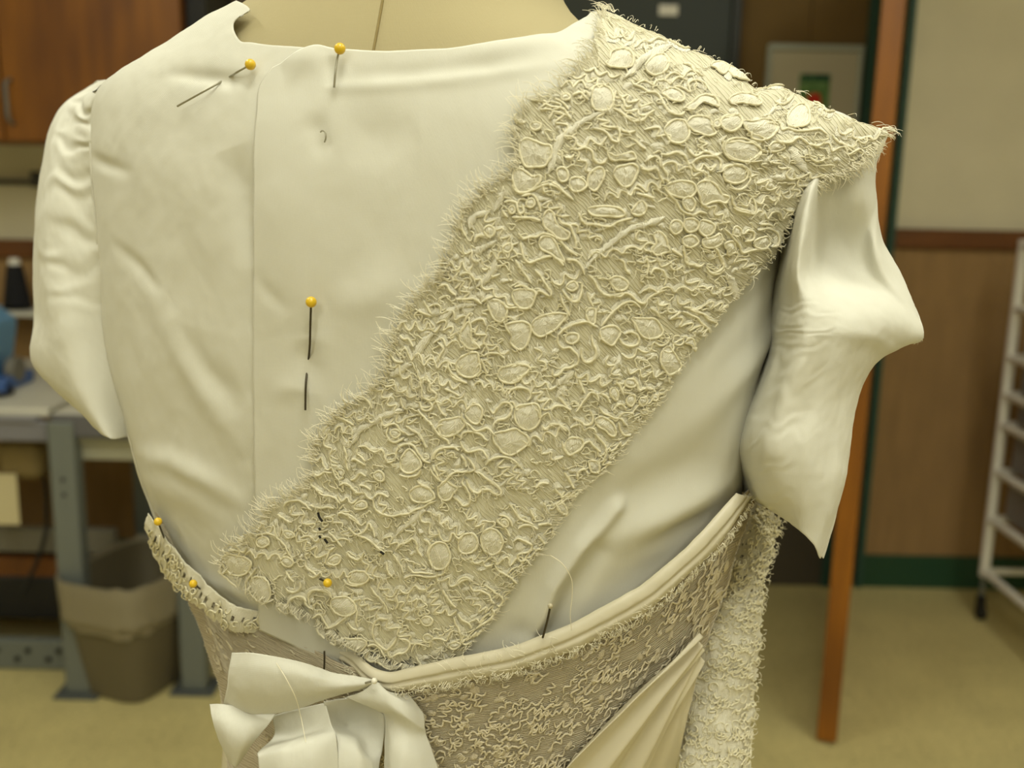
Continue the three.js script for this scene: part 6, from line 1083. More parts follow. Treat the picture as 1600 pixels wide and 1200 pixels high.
function petalGeo(S, loop, puff, base, su, sv) {
  // rings from the middle to the outline
  const n = loop.length, c = [0, 0]; loop.forEach(p => { c[0] += p[0] / n; c[1] += p[1] / n; });
  const K2 = 6, pos = [], idx = [], uv = [], ph = rnd() * 50;
  for (let k = 0; k <= K2; k++) for (let i = 0; i < n; i++) {
    const t = k / K2, u = c[0] + (loop[i][0] - c[0]) * t, v = c[1] + (loop[i][1] - c[1]) * t;
    const h = base + puff * (1 - t * t) * (0.9 + 0.25 * N2(u * su * 200 + ph, v * sv * 200)) + 0.00022 * N2(u * su * 1100, v * sv * 500);
    const p = S.at(u, v, h); pos.push(p.x, p.y, p.z); uv.push(u * su, v * sv);
  }
  for (let k = 0; k < K2; k++) for (let i = 0; i < n; i++) { const a = k * n + i, b = k * n + (i + 1) % n; idx.push(a, b, a + n, b, b + n, a + n); }
  const g = new THREE.BufferGeometry(); g.setAttribute('position', new THREE.Float32BufferAttribute(pos, 3)); g.setAttribute('uv', new THREE.Float32BufferAttribute(uv, 2)); g.setIndex(idx); g.computeVertexNormals(); return g;
}
function vineGeo(S, line, w, base, su, sv) {     // a flat raised band along a line
  const pos = [], idx = [], uv = [], n = line.length, q = 6, ph = rnd() * 50;
  for (let i = 0; i < n; i++) {
    const a = line[Math.max(0, i - 1)], b = line[Math.min(n - 1, i + 1)], tx = (b[0] - a[0]) * su, ty = (b[1] - a[1]) * sv, l = Math.hypot(tx, ty) || 1, t = i / (n - 1);
    const ww = w * (0.8 + 0.35 * N2(i * 0.3, ph)) * Math.min(1, 0.3 + 5 * Math.min(t, 1 - t));
    for (let k = 0; k <= q; k++) {
      const s = (k / q - 0.5) * 2, u = line[i][0] - ty / l * s * ww / su, v = line[i][1] + tx / l * s * ww / sv;
      const p = S.at(u, v, base * (0.2 + 0.8 * Math.sqrt(1 - s * s * 0.96)) + 0.0003 * N2(i * 0.9, k * 0.7 + ph)); pos.push(p.x, p.y, p.z); uv.push(u * su, v * sv);
    }
  }
  for (let i = 0; i < n - 1; i++) for (let k = 0; k < q; k++) { const a = i * (q + 1) + k; idx.push(a, a + 1, a + q + 1, a + 1, a + q + 2, a + q + 1); }
  const g = new THREE.BufferGeometry(); g.setAttribute('position', new THREE.Float32BufferAttribute(pos, 3)); g.setAttribute('uv', new THREE.Float32BufferAttribute(uv, 2)); g.setIndex(idx); g.computeVertexNormals(); return g;
}
function netThreads(S, o) {   // fine threads of the ground: u from 0 to 1, v = v0 + slope*u
  const b = new Bag();
  for (let v0 = -Math.abs(o.slope) - 0.02; v0 < 1 + Math.abs(o.slope); v0 += o.step * (0.8 + 0.4 * rnd())) {
    let run = [], nr = [];
    const ph = rnd() * 99, e0 = o.frayL * (0.3 + rnd()), e1 = 1 - o.frayR * (0.2 + rnd());
    const flush = () => { if (run.length > 2) b.add(cord(run, o.r, 3, 1, nr)); run = []; nr = []; };
    const n = o.n ?? 56;
    for (let i = 0; i <= n; i++) {
      const u = e0 + (e1 - e0) * i / n, v = v0 + o.slope * u + 0.0012 * N2(u * 14, ph);
      if (v < (o.v0 ?? 0.012) || v > (o.v1 ?? 0.995)) { flush(); continue; }
      run.push(S.at(u, v, o.lift + 0.0003 * N2(u * 40, ph))); nr.push(S.nrm(u, v));
    }
    flush();
  }
  return b;
}
function hairs(S, list) {   // list of {u, v, du, dv (metres along the sheet), len, lift}
  const b = new Bag();
  for (const h of list) {
    const pts = [], k = 6, cu = rr(-0.6, 0.6), p0 = S.at(h.u, h.v, h.h0 ?? 0.0015), n = S.nrm(h.u, h.v);
    const e = 0.01, tu = S.at(h.u + e, h.v).sub(S.at(h.u - e, h.v)).normalize(), tv = S.at(h.u, h.v + e).sub(S.at(h.u, h.v - e)).normalize();
    const d = tu.multiplyScalar(h.du).addScaledVector(tv, h.dv).normalize(), side = d.clone().cross(n).normalize();
    for (let i = 0; i <= k; i++) { const t = i / k; pts.push(p0.clone().addScaledVector(d, h.len * t * (1 - 0.15 * t)).addScaledVector(side, h.len * cu * t * t).addScaledVector(n, h.lift * Math.sin(t * 2.4) - 0.0005 * t)); }
    b.add(cord(pts, t => (h.r ?? 0.00028) * (1 - 0.7 * t), 3, 1, pts.map(() => n)));
  }
  return b;
}

// ---- the wide diagonal panel from the shoulder to the waist
const lace = formThing('lace_overlay', 'ivory corded floral lace panel with eyelash edge pinned diagonally across the back', 'lace');
const S_lace = surface(P_LACE.map(P_L), { nu: 160, nv: 330, wrinkle: 0.0012, wf: 30 });
const LU = 0.150, LV = 0.400;    // metres across and along
{
  const ragged = (u, v) => u > 0.012 + 0.016 * N2(v * 60, 3) && u < 0.985 + 0.012 * N2(v * 40, 7) && v < 0.985 + 0.012 * N2(u * 30, 9);
  mesh('net_ground', sheetGeo(S_lace, 0.0002, ragged), M.laceNet, lace);
  const th = netThreads(S_lace, { slope: 0.165, step: 0.0040, frayL: 0.03, frayR: 0.015, r: 0.00020, lift: 0.00022, n: 60 });
  const tm = mesh('net_threads', th.geo(), M.laceThread, lace); tm.userData.kind = 'stuff';
  for (const a of L_PETAL) {
    const loop = smoothLine(uvp(a), true, 0.0011, LU, LV); loop.pop();
    const m = mesh('petal', petalGeo(S_lace, loop, 0.0013, 0.0010, LU, LV), M.laceFill, lace);
    mesh('petal_cord', bagGeo(laceCord(S_lace, [...loop, loop[0]], 0.00066, 0.0014, 6)), M.laceThread, m);
  }
  for (const a of L_VINE) mesh('vine', vineGeo(S_lace, smoothLine(uvp(a), false, 0.0014, LU, LV), 0.0024, 0.0017, LU, LV), M.laceFill, lace);
  for (const a of L_CORD) {
    const line = smoothLine(uvp(a), false, 0.0010, LU, LV);
    const m = mesh('cord', bagGeo(laceCord(S_lace, line, 0.00068, 0.0015, 6)), M.laceThread, lace);
    mesh('stitched_edge', vineGeo(S_lace, line, 0.0024, 0.0009, LU, LV), M.laceFill, m);
  }
  // small padded leaves between the motifs
  for (let k = 0; k < 250; k++) {
    const u = rr(0.04, 0.96), v = rr(0.04, 0.975), r = rr(0.0016, 0.0036), a0 = rr(0, 6.28), e = rr(0.45, 0.9), loop = [], ph = rnd() * 9;
    for (let i = 0; i < 16; i++) { const a = i / 16 * Math.PI * 2, q = r * (1 + 0.22 * Math.sin(2 * a + ph) + 0.15 * Math.sin(3 * a + ph)), x = Math.cos(a) * q, y = Math.sin(a) * q * e; loop.push([u + (x * Math.cos(a0) - y * Math.sin(a0)) / LU, v + (x * Math.sin(a0) + y * Math.cos(a0)) / LV]); }
    mesh('padded_leaf', petalGeo(S_lace, loop, 0.0012, 0.0004, LU, LV), M.laceFill, lace);
  }
  // smaller scalloped cords where the large motifs leave the ground bare
  const busy = []; for (const l of [...L_CORD, ...L_PETAL, ...L_VINE]) for (const [u, v] of smoothLine(uvp(l), false, 0.003, LU, LV)) busy.push([u * LU, v * LV]);
  for (let k = 0, made = 0; k < 4000 && made < 125; k++) {
    const u = rr(0.05, 0.95), v = rr(0.045, 0.975), x = u * LU, y = v * LV;
    if (busy.some(b => Math.abs(b[0] - x) < 0.0036 && Math.abs(b[1] - y) < 0.0036)) continue;
    made++;
    const a = rr(-0.9, 0.9), n = 2 + Math.floor(rnd() * 3), w = rr(0.005, 0.0085), h = rr(0.0028, 0.005), sg = rnd() < 0.7 ? 1 : -1, pts = [];
    for (let i = 0; i <= n * 4; i++) { const s = (i / 4 - n / 2) * w, q = sg * Math.abs(Math.sin(i / 4 * Math.PI)) * h + 0.0007 * (rnd() - 0.5); pts.push([clamp(u + (s * Math.cos(a) - q * Math.sin(a)) / LU, 0.02, 0.975), clamp(v + (s * Math.sin(a) + q * Math.cos(a)) / LV, 0.035, 0.985)]); busy.push([pts[i][0] * LU, pts[i][1] * LV]); }
    const line = smoothLine(pts, false, 0.0010, LU, LV);
    const m = mesh('scallop_cord', bagGeo(laceCord(S_lace, line, 0.00058, 0.0013, 5)), M.laceThread, lace);
    mesh('stitched_edge', vineGeo(S_lace, line, 0.0024, 0.0009, LU, LV), M.laceFill, m);
  }
  // needle-run fillings: short loops between the motifs
  const fill = new Bag(); const fine = new Bag();
  for (let k = 0; k < 900; k++) {
    const u = rr(0.03, 0.97), v = rr(0.035, 0.985), r = rr(0.0012, 0.0034), a0 = rr(0, 6.28), sw = rr(2.5, 6.2), pts = [];
    for (let i = 0; i <= 14; i++) { const a = a0 + sw * i / 14, q = r * (1 + 0.25 * Math.sin(3 * a + k)); pts.push([u + Math.cos(a) * q / LU, v + Math.sin(a) * q * 0.8 / LV]); }
    fill.add(laceCord(S_lace, pts, rr(0.0003, 0.0005), 0.0012, 4, 0.0003));
  }
  mesh('needle_fillings', fill.geo(), M.laceThread, lace).userData.kind = 'stuff';
  const H = [];
  for (let k = 0; k < 760; k++) { const v = rr(0.02, 0.99); H.push({ u: 0.012 + 0.03 * rnd(), v, du: -1, dv: rr(-0.9, 0.5), len: rr(0.004, 0.0125), lift: rr(0, 0.004) }); }
  for (let k = 0; k < 220; k++) H.push({ u: rr(0, 0.99), v: 0.985, du: rr(-0.6, 0.4), dv: 1, len: rr(0.003, 0.009), lift: rr(0, 0.003) });
  for (let k = 0; k < 200; k++) { const v = rr(0.02, 0.16); H.push({ u: 0.97 + 0.02 * rnd(), v, du: 1, dv: rr(-0.2, 0.9), len: rr(0.004, 0.011), lift: rr(0, 0.003) }); }
  for (let k = 0; k < 260; k++) H.push({ u: 0.975, v: rr(0.1, 0.98), du: 1, dv: rr(-0.6, 0.6), len: rr(0.0015, 0.004), lift: rr(0, 0.002) });
  for (let k = 0; k < 46; k++) { const u = rr(0, 1); H.push({ u: u * u * 0.7, v: 0.026, du: rr(-0.3, 0.6), dv: -1, len: rr(0.002, 0.006), lift: rr(0.001, 0.003), r: 0.0002 }); }
  // loose floats standing off the face of the lace
  for (let k = 0; k < 1500; k++) H.push({ u: rr(0.03, 0.97), v: rr(0.03, 0.98), du: rr(0.3, 1), dv: rr(0, 0.7), len: rr(0.003, 0.009), lift: rr(0.001, 0.003), r: 0.0002 });
  mesh('eyelash_fringe', hairs(S_lace, H).geo(), M.laceHair, lace).userData.kind = 'stuff';
}
// nets of the dress, its trims and the bow, millimetres in the axes of the dress form
const P_BAND = [
  [[-163.4,1142.8,60.6],[-146.5,1148,84.9],[-137.4,1134.4,87.3],[-123.6,1123.9,93.1],[-108.5,1114.9,98.8],[-89.3,1110.9,105.5],[-71.7,1106.6,109.9],[-55.2,1101.9,112.5],[-38.7,1098.9,114.4],[-22.3,1096.8,115.4],[-6.6,1094.4,115.6],[8.9,1092.6,115.3],[23.9,1090.8,114.6],[39.3,1095.7,114.1],[54.1,1100,112.9],[68.3,1104.6,111],[82.1,1108.7,108.4],[95.2,1113.8,105.3],[107.8,1119.6,101.6],[120,1125.1,97.1],[131.4,1131.8,92.2],[142.6,1138.1,86.3],[153,1145.4,79.9],[162.5,1153.7,73],[171.2,1162.5,65.2],[179.5,1171,55.5],[186.9,1180,44],[194,1186.9,24.5],[192,1187.4,-10.3]],
  [[-156.1,1132,64.3],[-138.9,1137.5,87.2],[-129.7,1124.9,89.7],[-116.4,1115.3,95],[-102.1,1106.8,99.9],[-84,1102.9,105.8],[-67.1,1098.9,109.7],[-51.4,1094.5,112.1],[-35.4,1091.8,113.7],[-19.6,1089.8,114.6],[-4.4,1087.6,114.7],[10.6,1086.1,114.4],[25.2,1084.4,113.6],[40,1089.1,113.1],[54.4,1093.2,111.9],[68.2,1097.6,110],[81.6,1101.5,107.4],[94.4,1106.3,104.4],[106.6,1111.8,100.8],[118.5,1117,96.4],[129.6,1123.3,91.6],[140.6,1129.3,85.9],[150.7,1136.1,79.6],[160,1143.9,73.1],[168.7,1152.2,65.7],[176.9,1160.3,56.7],[184.2,1168.8,46.4],[191.3,1175.6,29.8],[190.8,1175.9,-5.2]],
  [[-149.4,1121.5,67.1],[-131.9,1126.8,88.8],[-122.2,1115.4,91.8],[-109.6,1106.4,96.5],[-96,1098.5,100.8],[-78.8,1094.9,106],[-62.7,1091.2,109.4],[-47.5,1087.1,111.5],[-32.1,1084.6,113],[-16.9,1082.8,113.7],[-2.2,1080.8,113.8],[12.3,1079.5,113.5],[26.4,1078,112.7],[40.8,1082.4,112.1],[54.7,1086.4,110.8],[68.1,1090.5,109],[81.1,1094.2,106.4],[93.5,1098.7,103.5],[105.4,1103.9,100],[117,1108.8,95.7],[127.8,1114.8,91.1],[138.5,1120.3,85.4],[148.4,1126.6,79.3],[157.6,1134,73],[166.1,1141.7,65.9],[174.2,1149.2,57.4],[181.5,1157.3,47.8],[188.6,1163.8,33.2],[189.2,1164.1,-1.8]],
  [[-142.6,1110.9,70],[-124.9,1116.1,90.4],[-115.2,1105.8,93.4],[-103.1,1097.4,97.6],[-90,1090.1,101.4],[-73.7,1086.8,106],[-58.2,1083.4,109.1],[-43.6,1079.7,111],[-28.8,1077.3,112.3],[-14.2,1075.7,112.9],[0,1074,112.9],[14,1072.9,112.5],[27.7,1071.5,111.7],[41.6,1075.7,111],[55,1079.5,109.8],[67.9,1083.3,107.9],[80.5,1086.8,105.4],[92.6,1091.1,102.5],[104.1,1095.9,99.1],[115.4,1100.5,94.9],[126,1106.1,90.4],[136.4,1111.2,85],[146.1,1117.1,79.1],[155.1,1123.9,72.8],[163.4,1131,65.9],[171.5,1137.9,57.6],[178.7,1145.3,48.5],[185.8,1151.3,35],[186.9,1151.5,0]],
  [[-136.2,1099.8,72],[-118.5,1105.1,91.4],[-108.8,1095.8,94.5],[-96.9,1088.2,98.3],[-84.2,1081.6,101.9],[-68.7,1078.6,106],[-53.9,1075.5,108.7],[-39.8,1072.1,110.4],[-25.6,1070,111.5],[-11.5,1068.6,112],[2.2,1067.1,112],[15.7,1066.2,111.6],[28.9,1065,110.8],[42.3,1068.9,110],[55.2,1072.5,108.7],[67.7,1076.1,106.9],[79.9,1079.3,104.4],[91.6,1083.3,101.5],[102.8,1087.7,98.2],[113.8,1092.1,94.2],[124.1,1097.3,89.8],[134.3,1102,84.5],[143.7,1107.5,78.8],[152.5,1113.7,72.6],[160.7,1120.1,65.8],[168.6,1126.4,57.7],[175.8,1133.1,48.7],[182.8,1138.3,35.6],[184.2,1138.4,0.6]],
  [[-131.4,1087.8,72.2],[-113.7,1093,91.2],[-103.6,1084.9,94.6],[-91.8,1078.4,98.5],[-79.3,1072.5,101.9],[-64.4,1069.9,105.7],[-50.1,1067.2,108.2],[-36.6,1064.2,109.7],[-22.9,1062.4,110.7],[-9.2,1061.2,111.1],[4,1060,111.1],[17.1,1059.2,110.7],[29.8,1058.2,109.9],[42.7,1062,109.1],[55.2,1065.3,107.7],[67.3,1068.7,105.9],[79.1,1071.7,103.5],[90.4,1075.3,100.6],[101.3,1079.5,97.4],[112,1083.5,93.4],[122.1,1088.3,89.2],[131.9,1092.7,84],[141.2,1097.6,78.5],[149.8,1103.3,72.5],[157.9,1109.2,65.8],[165.7,1114.7,57.8],[172.8,1120.6,48.7],[179.7,1124.9,35.6],[181.3,1125,0.6]],
  [[-126.7,1075.9,72.4],[-108.9,1080.9,91],[-98.4,1074.1,94.8],[-86.6,1068.5,98.7],[-74.4,1063.4,102],[-60.1,1061.2,105.4],[-46.3,1058.9,107.7],[-33.3,1056.3,109.1],[-20.1,1054.7,110],[-7,1053.7,110.3],[5.8,1052.8,110.2],[18.4,1052.2,109.8],[30.8,1051.4,109],[43.2,1054.9,108.2],[55.2,1058.1,106.8],[66.9,1061.2,105],[78.3,1064,102.6],[89.3,1067.3,99.8],[99.9,1071.1,96.5],[110.2,1074.8,92.7],[120,1079.2,88.5],[129.6,1083.2,83.5],[138.7,1087.7,78.1],[147.1,1092.8,72.2],[155.1,1098,65.7],[162.8,1102.9,57.8],[169.8,1107.9,48.8],[176.6,1111.3,35.7],[178.3,1111.4,0.7]],
  [[-121.8,1064.5,73.2],[-103.8,1069,91],[-93,1063.4,95.1],[-81.4,1058.7,99],[-69.4,1054.4,102.1],[-55.7,1052.5,105.2],[-42.6,1050.6,107.2],[-30,1048.3,108.4],[-17.3,1046.9,109.1],[-4.7,1046.2,109.3],[7.6,1045.5,109.2],[19.8,1045.1,108.8],[31.6,1044.5,108],[43.6,1047.8,107.2],[55.2,1050.7,105.8],[66.5,1053.7,104],[77.5,1056.2,101.7],[88.1,1059.3,98.9],[98.3,1062.7,95.7],[108.4,1066,92],[117.9,1070,87.9],[127.2,1073.6,83.1],[136.1,1077.6,77.7],[144.4,1082.1,72],[152.2,1086.7,65.5],[159.8,1090.9,57.7],[166.7,1095.1,48.7],[173.4,1097.5,35.6],[175.2,1097.6,0.6]],
  [[-116.4,1053.1,74.7],[-98.5,1057.2,91.5],[-87.6,1052.7,95.6],[-76.2,1048.8,99.2],[-64.6,1045.2,102],[-51.5,1043.7,104.8],[-38.9,1042.1,106.6],[-26.8,1040.2,107.6],[-14.6,1039.1,108.2],[-2.5,1038.6,108.4],[9.4,1038.1,108.2],[21.1,1038,107.8],[32.5,1037.6,107],[44,1040.6,106.1],[55.2,1043.3,104.8],[66,1046,103],[76.6,1048.4,100.7],[86.9,1051.2,98.1],[96.8,1054.2,95],[106.4,1057.2,91.4],[115.7,1060.8,87.4],[124.8,1064,82.6],[133.4,1067.5,77.4],[141.5,1071.4,71.7],[149.2,1075.3,65.3],[156.6,1078.8,57.7],[163.5,1082.1,48.7],[170.1,1083.5,35.6],[171.9,1083.5,0.6]],
  [[-111.6,1040.9,75.3],[-93.8,1045,91.5],[-82.8,1041.6,95.6],[-71.5,1038.6,99],[-60.2,1035.7,101.7],[-47.6,1034.6,104.2],[-35.5,1033.4,105.8],[-23.8,1031.9,106.7],[-12.1,1031.1,107.2],[-0.5,1030.8,107.4],[10.9,1030.7,107.2],[22.2,1030.7,106.8],[33.2,1030.5,106],[44.2,1033.3,105.1],[54.9,1035.8,103.7],[65.4,1038.3,102],[75.6,1040.4,99.8],[85.5,1042.8,97.2],[95,1045.5,94.2],[104.4,1048.3,90.7],[113.4,1051.5,86.8],[122.2,1054.2,82.2],[130.6,1057.2,77.2],[138.5,1060.5,71.5],[146.1,1063.7,65.2],[153.4,1066.4,57.5],[160.2,1068.9,48.5],[166.7,1069.2,35.2],[168.5,1069.3,0.2]],
  [[-114.1,1024.9,69.7],[-95.7,1028.4,87.5],[-83.5,1027.1,93],[-71.5,1025.5,97.1],[-59.9,1023.9,100.2],[-47.3,1023.6,102.8],[-35.3,1023,104.6],[-23.8,1022.1,105.6],[-12.3,1021.8,106.2],[-0.9,1021.9,106.4],[10.3,1022.1,106.3],[21.3,1022.5,105.9],[32,1022.6,105.1],[42.7,1025.3,104.2],[53.2,1027.6,102.9],[63.3,1029.9,101.2],[73.3,1031.8,99],[82.9,1034,96.5],[92.3,1036.4,93.6],[101.5,1038.9,90.2],[110.3,1041.7,86.4],[118.9,1044.1,82],[127.2,1046.7,77],[135.1,1049.4,71.6],[142.6,1052,65.3],[149.9,1054,57.6],[156.7,1055.5,48.4],[163.2,1054.6,34.6],[164.8,1054.7,-0.4]],
  [[-115.8,1009.9,65.5],[-96.9,1012.1,84.5],[-83.4,1012.9,91.2],[-70.9,1012.8,95.9],[-58.8,1012.3,99.3],[-46.3,1012.7,102],[-34.4,1012.8,103.7],[-22.9,1012.5,104.8],[-11.6,1012.6,105.4],[-0.4,1013,105.6],[10.6,1013.6,105.5],[21.3,1014.3,105.1],[31.9,1014.7,104.4],[42.3,1017.1,103.4],[52.5,1019.3,102],[62.5,1021.3,100.3],[72.2,1023,98.1],[81.6,1024.9,95.5],[90.8,1026.8,92.4],[99.9,1028.9,89],[108.5,1031.2,85.1],[117.1,1033,80.5],[125.3,1034.9,75.3],[133.2,1036.8,69.5],[140.7,1038.3,62.6],[148,1039,54],[154.7,1038.5,42.8],[160.3,1031.2,19.7],[157.5,1032.8,-14.7]],
  [[-115.7,996.8,64.5],[-96.6,997.2,83.7],[-82.5,999.5,90.8],[-69.5,1000.7,95.6],[-57.3,1001.2,99.1],[-44.9,1002.3,101.7],[-33,1002.9,103.4],[-21.7,1003.1,104.4],[-10.5,1003.5,104.9],[0.4,1004.3,105.1],[11.2,1005.3,105],[21.8,1006.2,104.6],[32.1,1006.8,103.8],[42.3,1009.1,102.8],[52.3,1011,101.3],[62,1012.7,99.5],[71.5,1014.2,97.2],[80.8,1015.6,94.5],[89.8,1017.1,91.3],[98.7,1018.8,87.7],[107.2,1020.5,83.6],[115.7,1021.7,78.8],[123.8,1022.7,73.2],[131.6,1023.6,66.8],[139.1,1023.8,59],[146.3,1022.6,48.7],[152.7,1018.6,33.3],[154.5,1002.5,-2.9],[145.5,1004.5,-33.7]],
  [[-113.7,985.3,66.8],[-94.8,983.9,85.3],[-80.5,987.1,91.9],[-67.5,989.3,96.4],[-55.2,990.7,99.6],[-43,992.2,102],[-31.4,993.3,103.5],[-20.2,994.1,104.5],[-9.3,994.8,104.9],[1.5,995.9,105],[12,997.1,104.8],[22.4,998.3,104.4],[32.5,999.2,103.6],[42.4,1001.1,102.4],[52.1,1002.8,100.9],[61.6,1004.3,98.9],[70.9,1005.5,96.6],[80,1006.6,93.8],[88.9,1007.6,90.6],[97.6,1008.8,86.9],[106,1009.9,82.6],[114.3,1010.5,77.5],[122.4,1010.7,71.6],[130.1,1010.5,64.6],[137.6,1009.4,56],[144.7,1006.5,44.3],[151,999.3,25.7],[151.7,976.2,-17.6],[139.1,975.6,-43.9]],
  [[-110.5,974.4,71],[-92.1,971.6,88.2],[-77.9,975.6,93.9],[-65,978.4,98],[-52.8,980.5,100.8],[-40.9,982.5,102.9],[-29.5,984.1,104.2],[-18.5,985.3,105],[-7.8,986.3,105.3],[2.7,987.7,105.3],[13,989.2,105],[23.1,990.6,104.5],[32.9,991.7,103.6],[42.6,993.4,102.4],[52.1,994.9,100.8],[61.4,996.1,98.8],[70.5,997,96.4],[79.4,997.8,93.6],[88.1,998.4,90.4],[96.6,999.1,86.6],[104.9,999.6,82.2],[113.1,999.6,77],[121.1,999.2,71],[128.9,998.1,63.8],[136.4,996,54.8],[143.6,992,42.9],[150.1,984,24.7],[152.6,954.4,-25.7],[138.9,951.1,-49.4]],
  [[-106.4,964,76.1],[-88.8,960,91.9],[-74.9,964.5,96.7],[-62.1,968,100.1],[-50.1,970.8,102.5],[-38.5,973.2,104.1],[-27.3,975.1,105.2],[-16.6,976.7,105.8],[-6.2,978.1,106],[4.1,979.7,105.8],[14.1,981.5,105.5],[23.9,983.1,104.8],[33.5,984.4,103.9],[43,985.9,102.6],[52.2,987.1,101],[61.2,988.1,99],[70.1,988.8,96.7],[78.8,989.2,93.9],[87.4,989.4,90.6],[95.8,989.8,86.8],[104,989.8,82.5],[112.1,989.3,77.4],[120.1,988.3,71.4],[127.9,986.5,64.2],[135.5,983.7,55.4],[142.9,979.1,43.9],[149.8,971.2,27.6],[155.5,953.7,-2.7],[146.6,951.5,-33.4]],
  [[-102,953.8,81.5],[-85.3,948.8,95.9],[-71.7,953.9,99.8],[-59.1,958,102.5],[-47.2,961.3,104.5],[-35.9,964.1,105.7],[-25,966.4,106.5],[-14.6,968.4,106.9],[-4.4,970,106.9],[5.6,971.9,106.6],[15.3,973.9,106.2],[24.9,975.7,105.4],[34.2,977.2,104.4],[43.4,978.5,103.1],[52.4,979.5,101.5],[61.2,980.3,99.5],[69.9,980.7,97.2],[78.4,980.9,94.5],[86.8,980.7,91.3],[95.1,980.7,87.6],[103.2,980.3,83.3],[111.3,979.4,78.3],[119.2,977.9,72.5],[127.1,975.6,65.6],[134.8,972.2,57.2],[142.4,967.2,46.6],[149.7,959.7,32.4],[156.6,946.9,10.7],[151.1,945,-22.6]]
];
const P_TAPE = [
  [[-6.8,1100.8,120.6],[3.9,1099.7,120.4],[14.4,1098.6,120.1],[24.7,1097.3,119.5],[35.1,1100.8,119.3],[45.3,1104.8,118.8],[55.2,1108.5,118],[65,1111.7,116.9],[74.6,1114.5,115.3],[83.9,1117.1,113.4],[93,1120.3,111.3],[101.6,1124.5,109.1],[110.1,1128.5,106.5],[118.5,1132.3,103.6],[126.4,1137,100.6],[134.1,1141.8,97.3],[141.7,1146.3,93.5],[149.3,1150.6,89.2],[155.8,1156.5,85.2],[162.4,1162.2,80.6],[168.5,1168,75.6],[174.3,1174.2,70.3],[180,1180.2,64.1],[185.3,1186.5,57.3],[190.6,1192.3,48.7]],
  [[-7.1,1097.3,120.1],[3.8,1096.1,119.9],[14.5,1094.7,119.6],[24.9,1093.3,118.9],[35.7,1096.8,118.7],[46.1,1100.5,118.1],[56.3,1104,117.2],[66.3,1107.1,116],[76.1,1110,114.3],[85.6,1112.6,112.3],[94.8,1116.2,110.1],[103.7,1120.3,107.7],[112.4,1124.2,104.9],[120.8,1128.3,101.8],[128.9,1133,98.6],[136.8,1137.7,95],[144.5,1142.3,90.9],[151.9,1147.3,86.6],[158.5,1153.3,82.3],[165,1159.2,77.5],[171.3,1165.2,72.1],[177.1,1171.5,66.3],[182.5,1178.1,60],[187.6,1184.7,52.9],[192.6,1190.8,43.7]],
  [[-7.4,1093.9,119.6],[3.7,1092.4,119.4],[14.5,1090.9,119],[25.2,1089.4,118.4],[36.2,1092.8,118.1],[46.9,1096.2,117.4],[57.4,1099.4,116.4],[67.6,1102.6,115],[77.6,1105.4,113.3],[87.3,1108,111.1],[96.6,1112,108.8],[105.7,1116.1,106.3],[114.6,1119.9,103.2],[123.1,1124.2,100],[131.3,1128.9,96.5],[139.4,1133.6,92.5],[147.3,1138.1,88],[154.4,1143.9,83.8],[161.2,1150.1,79.2],[167.7,1156.2,74.1],[174.1,1162.2,68.2],[180,1168.5,61.7],[185,1175.7,55.4],[189.9,1182.7,47.8],[194.7,1189.1,37.8]],
  [[-7.7,1090.4,119.1],[3.6,1088.8,118.9],[14.6,1087,118.5],[25.5,1085.4,117.8],[36.8,1088.8,117.4],[47.8,1091.9,116.7],[58.5,1094.8,115.6],[68.9,1097.9,114.1],[79.1,1100.8,112.2],[89,1103.4,109.9],[98.5,1107.7,107.6],[107.7,1111.7,104.8],[116.8,1115.5,101.5],[125.5,1120,98],[133.8,1124.8,94.2],[142.1,1129.3,89.9],[150.1,1133.8,85],[157,1140.4,80.8],[163.8,1146.7,75.8],[170.4,1153,70.3],[176.9,1159.1,63.8],[182.9,1165.3,56.4],[187.6,1173.1,50.1],[192.2,1180.4,41.9],[196.8,1186.8,30.1]]
];
const P_EDGE = [
  [[-141,1154.5,90.5],[-133.3,1150.5,94.2],[-126.5,1146.2,97],[-120.3,1141.5,99],[-114.5,1136.8,100.7],[-108.1,1132.6,102.6],[-101.1,1128.9,104.7],[-94.5,1125.1,106.4],[-87.2,1122.2,108.2],[-80.1,1119.1,109.8],[-72.8,1116.5,111.2],[-65.3,1114.3,112.5],[-58.1,1112.1,113.6],[-51,1109.7,114.4],[-44.2,1107.3,115]],
  [[-149.2,1145.7,82],[-141.1,1141.8,86.9],[-134.4,1137.2,90.1],[-127.4,1133,93.2],[-120.7,1128.7,95.8],[-113.5,1124.9,98.6],[-105.8,1121.7,101.4],[-98.5,1118.4,103.7],[-90.8,1115.6,105.9],[-83.5,1112.7,107.7],[-75.9,1110.3,109.4],[-68.1,1108.5,111],[-60.6,1106.5,112.3],[-53.3,1104.3,113.2],[-46.3,1102.1,114]],
  [[-156.7,1137,72.1],[-155.7,1128.9,69.6],[-149.3,1123.9,74.1],[-137.1,1122.6,84],[-128.2,1119.6,89.2],[-119.7,1116.5,93.5],[-110.9,1114.1,97.5],[-102.8,1111.3,100.6],[-94.8,1108.7,103.3],[-87.1,1106,105.4],[-79.1,1104,107.5],[-71,1102.4,109.4],[-63.2,1100.7,110.9],[-55.7,1098.9,112],[-48.4,1096.8,112.9]],
  [[-155.6,1133,71.5],[-152.3,1126,72],[-151.5,1117.6,69.6],[-148,1111.1,70.6],[-140.3,1107.3,76.6],[-127.7,1106.9,86.2],[-116.9,1105.8,92.5],[-107.7,1103.8,96.8],[-99,1101.6,100.2],[-91,1099,102.8],[-82.6,1097.4,105.3],[-74,1096.3,107.6],[-65.9,1094.9,109.3],[-58.1,1093.3,110.7],[-50.5,1091.5,111.7]]
];
